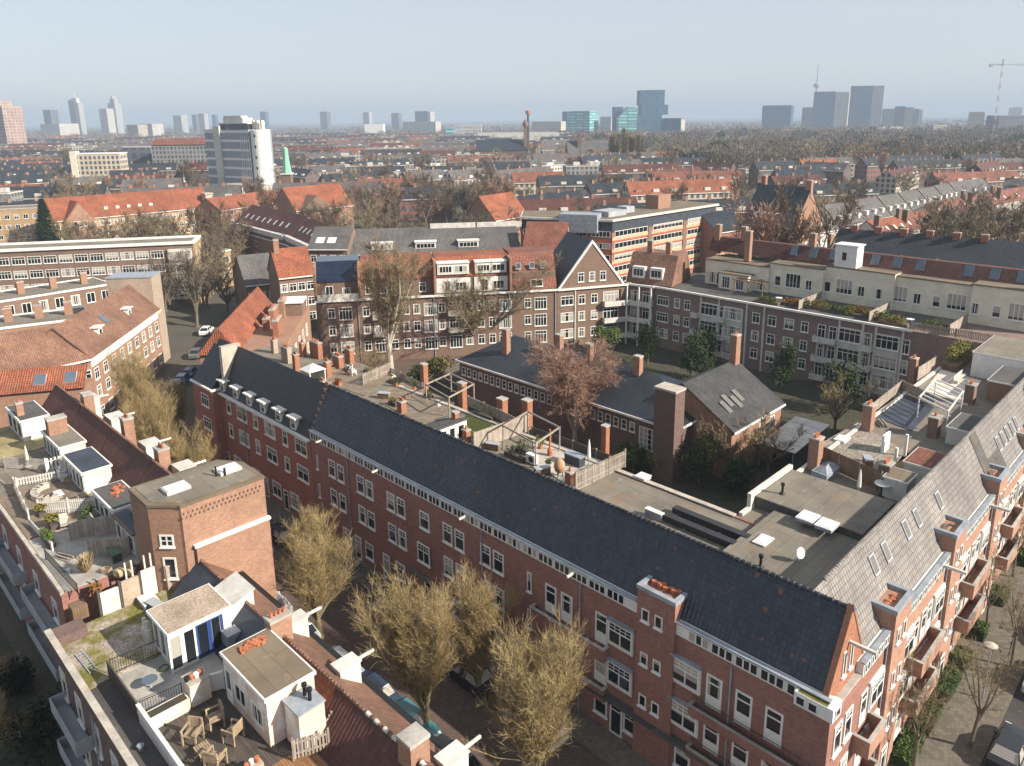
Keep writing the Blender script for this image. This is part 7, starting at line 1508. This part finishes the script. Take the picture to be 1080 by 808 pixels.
for a in (('olive green evergreen bush below the tall bare tree', 462,405,5.2,6.5,'leaf_yellow'), ('dark shrubs at the foot of the school wall by the tall bare tree', 440,410,3.6,5,'leaf_dark'), ('dark green bush between the school and the white gallery corner', 640,372,5,5,'leaf_mid'), ('tall dark green tree behind the school roof ridge', 683,385,7.5,5.5,'leaf_mid'),
          ('bright green bush right of the rust red tree', 668,497,4.,4.2,'leaf_mid'), ('big dark evergreen in front of the shaded block', 728,398,8,6.5,'leaf_dark'), ('dark evergreen close to the middle bays of the shaded block', 745,385,7,5,'leaf_dark'), ('large black green evergreen at the right end of the shaded block', 886,432,8.5,7,'leaf_dark'),
          ('ivy clad dark tree between the windows of the shaded block', 823,412,8.5,4,'leaf_dark'), ('sunlit green evergreen at the foot of the school tower', 737,510,6.5,5.2,'leaf_mid'), ('green shrub beside the school tower, left one', 700,500,3.2,3.6,'leaf_yellow'), ('dark bush in the courtyard corner below the flat roof', 775,520,4.5,4.5,'leaf_dark')):
    evergreen(a[0], a[1], a[2], a[3], a[4], a[5], 1700, group='evergreens in the courtyard')
small_bare = []
for x, y, s, l in ((770,505,.5,'bare garden tree beside the covered walkway'),(880,455,.5,'thin bare tree in the shaded garden below the gravel roof'),(810,500,.45,'bare bush in the dark corner between the wings'),(395,402,.4,'pale bare bush at the foot of the tall bare tree')):
    small_bare.append((x, y, s, l))
for x, y, H, w_, l in ((45,795,4.2,5,'dark bush in the shaded back garden at the bottom left'),(15,735,2.4,3,'low dark shrub by the garden fence at the left edge')): evergreen(l, x, y, H, w_, 'leaf_dark', 1500)
copy_tree(t3, (*P(-2,812,0),0), 1., .45, 'orange brown bare bush in the corner of the shaded back garden')
def XY(x, Y): d = ray(x, 200); return (d[0]/d[1]*Y, Y)
evergreen('big dark conifer in front of the yellow brick block', 42, 268, 18, 8.5, 'leaf_conifer', 3600, True, .7, name='conifer', xy=XY(42,230)); evergreen('smaller dark conifer in front of the orange roofed school', 148, 262, 13, 7.5, 'leaf_conifer', 2600, True, .6, name='conifer', xy=XY(148,225)); evergreen('tall green pine among bare trees at the right edge', 996, 275, 15.5, 9, 'leaf_conifer', 2600, False, .6, name='conifer', xy=XY(996,200))
# mid distance bare trees: prototypes copied
MT = {}
for k, (mt, sd, H, ang, dr) in dict(brown=('twig_brown',41,13,(15,45),0), grey=('twig_grey',42,14,(12,40),0), olive=('twig_olive',43,12,(15,50),0), red=('twig_red',44,12,(12,40),0)).items():
    T, Cn = make_tree(seed=sd, H=H, trunk=3., limbs=8, limb_ang=ang, sub=10, tw=6, twl=2.0, wd=.11, up=.25, r0=.28); n0 = len(T.v); T.v += Cn.v; T.f += [tuple(i+n0 for i in f) for f in Cn.f]; T.m += [1]*len(Cn.f); MT[k] = T.data('bare_tree', [M['bark'], M[mt]], uv=False)
T, Cn = make_tree(seed=47, H=17, trunk=2.5, limbs=26, limb_ang=(5,10), sub=9, tw=5, twl=1.8, wd=.11, up=.7, r0=.2, cone=True, spread=.32); n0 = len(T.v); T.v += Cn.v; T.f += [tuple(i+n0 for i in f) for f in Cn.f]; T.m += [1]*len(Cn.f); MT['poplar'] = T.data('bare_tree', [M['bark'], M['twig_olive']], uv=False)
def mtree(k, x, y, s, label, group, pos=None):
    q = pos or P(x, y, 0); o = obj('bare_tree', MT[k], None, (*q,0), rnd.uniform(0,6)); o.scale = (s,s,s*rnd.uniform(.9,1.1)); tag(o, label, 'tree', group); return o
for x, y, s, l in small_bare: mtree('olive', x, y, s*1.05, l, 'small bare trees in the courtyard')
for k, x, y, s, l in (('red',812,275,1.9,'rust brown tree in front of the tall gabled brick house'),('brown',855,285,1.75,'thin bare tree at the gable end of the tall brick house'),('brown',240,330,.8,'bare tree at the street corner beside the glazed corner balconies'),('grey',208,345,1.,'dark bare tree at the corner of the brown tiled building'),('brown',232,300,.9,'bare tree in front of the maroon roofs')):
    mtree(k, x, y, s, l, 'single bare trees in the middle distance', XY(x, 150) if x > 790 else None)
for i in range(16): mtree(('brown','grey','olive')[i%3], 1004+i*7, 290+(i%4)*13, rnd.uniform(1.05,1.5), 'bare tree in the grove before the balcony block at the right edge', 'bare trees at the right edge', XY(1000+i*6, 165+(i%4)*10))
for i in range(30): mtree(('brown','red','grey','brown')[i%4], 372+i*5.4+rnd.uniform(-4,4), 232+rnd.uniform(-14,14), rnd.uniform(.9,1.35), 'brown bare tree in the thicket behind the long grey roof', 'bare trees behind the long grey roof')
for i in range(12): mtree('grey', 165+i*5, 330-i*3+rnd.uniform(-8,8), rnd.uniform(.5,.8), 'bare tree along the side street beside the brown tiled building', 'bare trees along the side street')
n_t = 0; rg = random.Random(5)
while n_t < 180:
    yy = 200+rg.random()**1.2*520; xx = rg.uniform(-.74,.74)*yy
    if not inframe(xx, yy, 8, 20) or not free(xx, yy, 2) or park(xx, yy): continue
    pxy = project(xx, yy, 0)
    k = rg.choice(('brown','grey','brown','olive','grey','red')); mtree(k, 0, 0, rg.uniform(.75,1.35), 'bare tree among the roofs of the distant city', 'bare trees in the distant city', (xx, yy)); n_t += 1
for i in range(14): mtree('poplar', 643+i*2.6+rnd.uniform(-2,2), 178+rnd.uniform(-5,3), rnd.uniform(1.5,1.9), 'tall slim poplar in the row left of the park', 'poplars left of the park')
for i in range(5): mtree('poplar', 186+i*6.5, 192+rnd.uniform(-4,3), .9, 'slim poplar at the foot of the grey blocks left of the office slab', 'poplars by the office slab')
# wooded park: one far-off mass
W_ = MB(); rg = random.Random(9); cnt = 0
while cnt < 700:
    yy = 530+rg.random()**1.15*1150; xx = rg.uniform(.02,.8)*yy
    if not park(xx, yy) or not inframe(xx, yy, 8, 30): continue
    if not free(xx, yy, 3): continue
    cnt += 1; H = rg.uniform(11,19); w_ = H*rg.uniform(.4,.62); m = rg.choices((0,1,2,3,4),(44,28,16,7,4))[0]
    W_.tube((xx,yy,0),(xx,yy,H*.6),.35,.2,4,5,False)
    big = 1.+ (yy-500)/900
    for j in range(int(300/big)):
        while True:
            a, b, c = rg.uniform(-1,1), rg.uniform(-1,1), rg.uniform(-1,1)
            if a*a+b*b+c*c < 1: break
        p = Vector((xx+a*w_, yy+b*w_, H*.6+c*H*.42)); d = Vector((a*.8+rg.gauss(0,.4), b*.8+rg.gauss(0,.4), .7+rg.gauss(0,.4))).normalized(); strip3(W_, p, p+d*rg.uniform(1.,2.4)*big**.5, (.55 if m != 3 else 1.)*big, rg, m)
    
struct('park_wood', W_, [M['twig_brown'],M['twig_grey'],M['twig_olive'],M['leaf_conifer'],M['leaf_mid'],M['bark']], kind='stuff', uv=False)
W_ = MB(); rg = random.Random(19)   # last tree line before the horizon
for i in range(900):
    yy = rg.uniform(1800,4200); xx = rg.uniform(-.75,.75)*yy; H = rg.uniform(9,17); w_ = rg.uniform(8,26)
    for j in range(16):
        p = Vector((xx+rg.uniform(-w_,w_), yy+rg.uniform(-5,5), rg.uniform(0,H*.7))); strip3(W_, p, p+Vector((rg.gauss(0,1.5),rg.gauss(0,1.5),rg.uniform(2,5))), rg.uniform(3,7), rg, rg.choice((0,0,1)))
struct('horizon_wood', W_, [M['twig_grey'],M['twig_brown']], kind='stuff', uv=False)

W_ = MB(); rg = random.Random(29); cnt = 0   # treetops scattered through the far quarters, too many to tell apart
while cnt < 520:
    yy = 520+rg.random()*1500; xx = rg.uniform(-.75,.75)*yy
    if park(xx, yy) or not inframe(xx, yy, 8, 30) or (yy < 900 and not free(xx, yy, 2)): continue
    cnt += 1; H = rg.uniform(10,17); w_ = H*rg.uniform(.35,.6); m = rg.choice((0,0,1,2)); big = 1.+(yy-500)/900; W_.tube((xx,yy,0),(xx,yy,H*.6),.3,.15,4,4,False)
    for j in range(int(150/big)):
        while True:
            a, b, c = rg.uniform(-1,1), rg.uniform(-1,1), rg.uniform(-1,1)
            if a*a+b*b+c*c < 1: break
        p = Vector((xx+a*w_, yy+b*w_, H*.6+c*H*.42)); d = Vector((a*.8+rg.gauss(0,.4), b*.8+rg.gauss(0,.4), .8+rg.gauss(0,.4))).normalized(); strip3(W_, p, p+d*rg.uniform(1.,2.2)*big**.5, .34*big, rg, m)
struct('distant_treetops', W_, [M['twig_brown'],M['twig_grey'],M['twig_olive'],M['leaf_conifer'],M['bark']], kind='stuff', uv=False)

# ---------------------------------------------------------------- cars, hedges, bicycles
def car(label, x, y, rz, paint, group=None, xy=None, van=False):
    q = xy or P(x, y, 0); o = thing('parked_car', label, 'van' if van else 'car', (*q,.02), rz, group); Lh, Wh = (2.15,.87); H = 1.46 if not van else 1.9
    sec = [(-Lh,.32),(Lh,.30),(Lh+.04,.62),(Lh-.12,.82),(1.05,.95),(-1.75 if not van else -2.0,1.0),(-Lh-.02,.86)]
    b = MB(); n = len(sec); vs = []
    for yv, k in ((-Wh,1.),(-Wh*.98,1.)): pass
    rows = [(-Wh*.86,.0),(-Wh,.06),(-Wh,-.0),(Wh,-.0),(Wh,.06),(Wh*.86,0)]
    prof = [(-Wh*.88,.94),(-Wh,.99),(-Wh,1.),(Wh,1.),(Wh,.99),(Wh*.88,.94)]
    for yv, k in ((-Wh*.9,.97),(-Wh,1.),(Wh,1.),(Wh*.9,.97)): pass
    for yv, k in ((-Wh,.985),(-Wh*.88,1.02),(Wh*.88,1.02),(Wh,.985)): vs += [(sx_*k, yv, sz*(1 if k > 1 else .985)) for sx_, sz in sec]
    fs = [tuple(range(n)), tuple(range(4*n-1,3*n-1,-1))]
    for j in range(3): fs += [(j*n+i,(j+1)*n+i,(j+1)*n+(i+1)%n,j*n+(i+1)%n) for i in range(n)]
    b.mesh(vs, fs); b.build('body', paint, o, uv=False)
    r0, r1 = ((-1.75,1.0),(-1.25,.45)) if not van else ((-2.0,1.0),(-1.85,.7)); c = MB(); zt = H
    lo_ = [(r0[0],-Wh*.93,.98),(r0[1],-Wh*.93,.93),(r0[1],Wh*.93,.93),(r0[0],Wh*.93,.98)]; hi = [(r1[0],-Wh*.74,zt),(r1[1],-Wh*.74,zt),(r1[1],Wh*.74,zt),(r1[0],Wh*.74,zt)]
    c.mesh(lo_+hi, [(0,1,5,4),(1,2,6,5),(2,3,7,6),(3,0,4,7)]); c.build('windows', M['glass'], o, uv=False)
    c = MB(); h2 = [(px_*1.0,py_,zt) for px_,py_,_ in hi]; c.mesh(h2+[(a_*.97,b__*.94,zt+.05) for a_,b__,_ in h2], [(0,3,2,1),(0,1,5,4),(1,2,6,5),(2,3,7,6),(3,0,4,7),(4,5,6,7)])
    for i in range(4): c.tube(Vector(lo_[i])+Vector((0,0,.0)), hi[i], .05, .04, 5, 0, False)
    for s in (-1,1): c.tube((-.35,s*Wh*.935,.96),(-.4,s*Wh*.75,zt),.05,.04,5,0,False)
    c.build('roof', paint, o, uv=False)
    for sx_ in (-1.32,1.35):
        for s in (-1,1):
            w = MB(); w.tube((sx_,s*(Wh-.2),.32),(sx_,s*(Wh+.015),.32),.32,.32,18); wo = w.build('wheel', M['tyre'], o, uv=False); w = MB(); w.tube((sx_,s*(Wh+.0),.32),(sx_,s*(Wh+.03),.32),.2,.18,14); w.build('rim', M['chrome'], wo, uv=False)
    for s in (-1,1):
        l_ = MB(); l_.obox(Lh-.02, s*.6, .62, .76, .16, .34); l_.build('headlight', M['glass_white'], o, uv=False); l_ = MB(); l_.obox(-Lh+.02, s*.66, .68, .86, .12, .22); l_.build('tail_light', paint_tail, o, uv=False)
        m_ = MB(); m_.obox(.35, s*(Wh+.09), .92, 1.04, .1, .18); m_.build('mirror', paint, o, uv=False)
    return o
def carpaint(name, c): 
    m, nt, b = _mat(name); b.inputs['Base Color'].default_value = rgba(c); b.inputs['Roughness'].default_value = .3; b.inputs['Coat Weight'].default_value = .6; return m
paint_tail = plain('tail_light_red', (.4,.02,.02), .3)
CP = {k: carpaint('paint_'+k, c) for k, c in dict(silver=(.42,.45,.47), blue=(.03,.07,.20), teal=(.05,.19,.22), black=(.012,.013,.016), white=(.72,.72,.70), grey=(.12,.13,.14), darkblue=(.02,.035,.07)).items()}
AF = R(135)
for l, a, bb, p, rz in (('silver car parked beside the brick tower, farthest of the near side cars', 37.8, -9.6, 'silver', AF), ('pale blue car parked by the dormers of the nearest house', 31.5, -9.5, 'silver', AF+R(180)), ('dark blue car between the pale car and the teal car', 28.0, -9.3, 'darkblue', AF), ('teal blue car parked along the near side', 23.6, -9.2, 'teal', AF+R(180)), ('grey car behind the second golden tree on the near side', 19.2, -9.3, 'grey', AF), ('white car at the bottom edge beside the nearest chimney', 14.0, -9.2, 'white', AF), ('silver car in front of the terrace doors under the largest golden tree', 17.5, -3.4, 'white', AF), ('black car parked along the terrace side near the dormered building', 52, -3.4, 'black', AF), ('grey car parked along the terrace side in the middle of the street', 34, -3.4, 'grey', AF), ('black car farther back on the terrace side', 62, -3.4, 'darkblue', AF)):
    car(l, 0, 0, rz, CP[p], 'cars parked along the near street', W(a, bb))
for l, a, bb, p, rz in (('silver blue car at the right edge of the side street', -5.7, 25.0, 'silver', R(45)), ('black car at the bottom right corner of the side street', -5.6, 16.2, 'black', R(45)), ('dark car half hidden at the far end of the right street', -5.6, 38, 'black', R(225)), ('grey car behind the silver blue car at the frame edge', -5.6, 31.5, 'grey', R(45))):
    car(l, 0, 0, rz, CP[p], 'cars parked along the right street', W(a, bb))
for i, (x, y, p) in enumerate(((186,410,'black'),(193,404,'blue'),(201,397,'blue'),(181,420,'darkblue'),(208,376,'grey'),(218,352,'white'))): car(('black car at the street corner left of the dormered building','bright blue car at the corner left of the dormered building','second blue car at the corner left of the dormered building','dark blue car nearest the trees at the left corner','grey car on the cross street beyond the blue cars','white car farther up the cross street')[i], x, y, R(96), CP[p], 'cars parked at the left street corner')
def hedge(label, a0, a1, b0, b1, h, lm, n):
    x, y = W((a0+a1)/2, (b0+b1)/2); o = thing('hedge', label, 'hedge', (x,y,.13), R(45), 'hedges in front of the street wing'); f = MB(); hw, hd = (b1-b0)/2, (a1-a0)/2; rg2 = random.Random(int(b0*10))
    for i in range(n):
        c = Vector((rg2.uniform(-hw,hw), rg2.uniform(-hd,hd), rg2.random()**.6*h)); a_ = Vector((rg2.gauss(0,1),rg2.gauss(0,1),rg2.gauss(0,1))).normalized(); b_ = a_.orthogonal().normalized(); s = .09*rg2.uniform(.6,1.4); f.poly([c-a_*s, c-b_*s*.5, c+a_*s, c+b_*s*.5])
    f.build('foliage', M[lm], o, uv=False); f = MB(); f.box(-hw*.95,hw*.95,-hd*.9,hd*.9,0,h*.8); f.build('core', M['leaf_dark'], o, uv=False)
for i, (b0, b1, h) in enumerate(((10.2,13.4,.9),(14.2,17.2,.8),(18.2,21.6,.9),(22.4,24.2,1.1),(27,28.5,1.1),(33,35,1.),(41,43,1.2))):
    hedge(('clipped green hedge nearest the corner of the street wing','second clipped hedge from the street wing corner','third clipped hedge in front of the street wing','fourth clipped hedge, a rounded one by a door','small dark shrub hedge past the second stair tower','low hedge past the third stair tower','farthest green hedge along the street wing')[i], -1.5, -.35, b0, b1, h, 'leaf_mid', 700)
def bicycle(label, x, y, rz, xy=None, group='parked bicycles'):
    q = xy or P(x, y, 0); o = thing('bicycle', label, 'bicycle', (*q,.13), rz, group)
    for sx_ in (-.52,.52):
        w = MB()
        for i in range(14): t0, t1 = i*math.pi/7, (i+1)*math.pi/7; w.tube((sx_+.33*math.cos(t0),0,.34+.33*math.sin(t0)),(sx_+.33*math.cos(t1),0,.34+.33*math.sin(t1)),.022,.022,4,0,False)
        w.build('wheel', M['tyre'], o, uv=False)
    f = MB()
    for p_, q_ in (((-.52,0,.34),(-.12,0,.34)),((-.12,0,.34),(-.25,0,.86)),((-.25,0,.8),(.38,0,.82)),((.38,0,.84),(-.12,0,.34)),((.52,0,.34),(.36,0,1.0)),((-.52,0,.34),(-.24,0,.75))): f.tube(p_, q_, .022, .022, 5)
    f.build('frame', M['black'], o, uv=False); f = MB(); f.tube((.36,-.28,1.02),(.36,.28,1.02),.018,.018,5); f.build('handlebar', M['black'], o, uv=False); f = MB(); f.obox(-.27,0,.88,.94,.24,.14); f.build('saddle', M['black'], o, uv=False)
for i in range(6): bicycle(('bicycle nearest the brick tower end under the golden tree','bicycle against the terrace wall by the first doors','bicycle beside another by the terrace doors','bicycle at the terrace foot behind the golden tree','bicycle leaning near the canopy of the terrace','bicycle farthest along the terrace pavement')[i], 0, 0, R(120+i*9), W(28.5+i*2.6, -1.4))
for i in range(3): bicycle(('bicycle parked by the third young tree of the right street','second bicycle by the young trees of the right street','bicycle at the bend of hedges on the right street')[i], 0, 0, R(20+i*30), W(-3.2, 24+i*3.4))
lp = thing('street_lamp', 'street lamp with flat pale head among the young trees', 'street lamp', (*P(1036,738,0),.13)); b = MB(); b.tube((0,0,0),(0,0,4.2),.06,.045,7); b.build('post', M['lead'], lp); b = MB(); b.lathe([(.1,4.15),(.42,4.25),(.42,4.32),(.1,4.42)], n=14); b.build('lamp_head', M['stone'], lp)

for i in range(14): mtree(('brown','olive','grey')[i%3], 215+i*3.2, 325-i*4+rnd.uniform(-6,6), rnd.uniform(.7,1.0), 'bare tree lining the cross street before the maroon roofs', 'bare trees on the cross street')

for i in range(9): mtree(('brown','olive','grey')[i%3], 0, 0, rnd.uniform(.6,.9), 'bare tree in the gardens before the orange roofed school', 'bare trees before the orange roofed school', XY(rnd.uniform(55,235), rnd.uniform(205,245)))
for l, a, bb, p, rz in (('white car parked under the first golden tree on the near side', 42.5, -9.4, 'white', AF), ('grey car on the near side beyond the brick tower', 47.5, -9.4, 'grey', AF), ('blue car on the near side among the farther street trees', 58, -9.4, 'blue', AF), ('silver car on the near side below the farthest hoist beam', 66, -9.4, 'silver', AF), ('black car opposite the stair tower door on the terrace side', 24.2, -3.4, 'black', AF), ('silver car before the last doors of the terrace', 43.5, -3.4, 'silver', AF), ('white car on the terrace side near the dormers', 70, -3.4, 'white', AF)):
    car(l, 0, 0, rz, CP[p], 'cars parked along the near street', W(a, bb))
# ---------------------------------------------------------------- camera, light, sky
cd = bpy.data.cameras.new('camera'); co = bpy.data.objects.new('camera', cd); COL.objects.link(co)
Xc = Vector((cr, -sr*sp, -sr*cp)); Yc = Vector((sr, cr*sp, cr*cp)); Zc = Vector((0, -cp, sp))
mw = Matrix.Identity(4)
for i in range(3): mw[i][0] = Xc[i]; mw[i][1] = Yc[i]; mw[i][2] = Zc[i]
mw[0][3], mw[1][3], mw[2][3] = 0, 0, HCAM
co.matrix_world = mw
cd.sensor_fit = 'HORIZONTAL'; cd.sensor_width = 36.; cd.lens = F/1080*36; cd.shift_y = -(404-PY)/1080; cd.clip_start = .5; cd.clip_end = 30000
scene.camera = co
SUN_EL, SUN_AZ = R(31), math.atan2(.92, -.39)      # azimuth clockwise from +Y
sv = Vector((math.sin(SUN_AZ)*math.cos(SUN_EL), math.cos(SUN_AZ)*math.cos(SUN_EL), math.sin(SUN_EL)))
ld = bpy.data.lights.new('sun', 'SUN'); ld.energy = 4.6; ld.angle = R(.5); ld.color = (1., .90, .76)
lo = bpy.data.objects.new('sun', ld); COL.objects.link(lo); lo.rotation_euler = sv.to_track_quat('Z', 'Y').to_euler(); lo.location = (60, -40, 120)
wd = bpy.data.worlds.new('World'); scene.world = wd; wd.use_nodes = True; nt = wd.node_tree
sky = nt.nodes.new('ShaderNodeTexSky'); sky.sky_type = 'NISHITA'; sky.sun_disc = False; sky.sun_elevation = SUN_EL; sky.sun_rotation = SUN_AZ
sky.altitude = 0; sky.air_density = 1.; sky.dust_density = .8; sky.ozone_density = 2.2
tint = mixc(nt, .74, sky.outputs[0], (4.25,4.5,4.8,1)); nt.links.new(tint, nt.nodes['Background'].inputs[0]); nt.nodes['Background'].inputs[1].default_value = .079
HZ = MB(); HZ.box(-6500, 6500, -250, 9500, -1, 160)
hm = bpy.data.materials.new('haze_air'); hm.use_nodes = True; ht = hm.node_tree; ht.nodes.remove(ht.nodes['Principled BSDF'])
pv = ht.nodes.new('ShaderNodeVolumePrincipled'); pv.inputs['Color'].default_value = (.44,.54,.68,1); pv.inputs['Density'].default_value = .00025; pv.inputs['Anisotropy'].default_value = 0.
ht.links.new(pv.outputs[0], ht.nodes['Material Output'].inputs['Volume'])
struct('haze', HZ, hm, kind='stuff', uv=False)
scene.view_settings.view_transform = 'Standard'; scene.view_settings.look = 'None'; scene.view_settings.exposure = 1.06; scene.view_settings.gamma = 1.
scene.render.engine = 'CYCLES'
cy = scene.cycles
cy.use_denoising = True; cy.denoiser = 'OPENIMAGEDENOISE'; cy.max_bounces = 5; cy.diffuse_bounces = 3; cy.glossy_bounces = 2; cy.transparent_max_bounces = 6; cy.volume_bounces = 1
cy.use_adaptive_sampling = True; cy.adaptive_threshold = .02
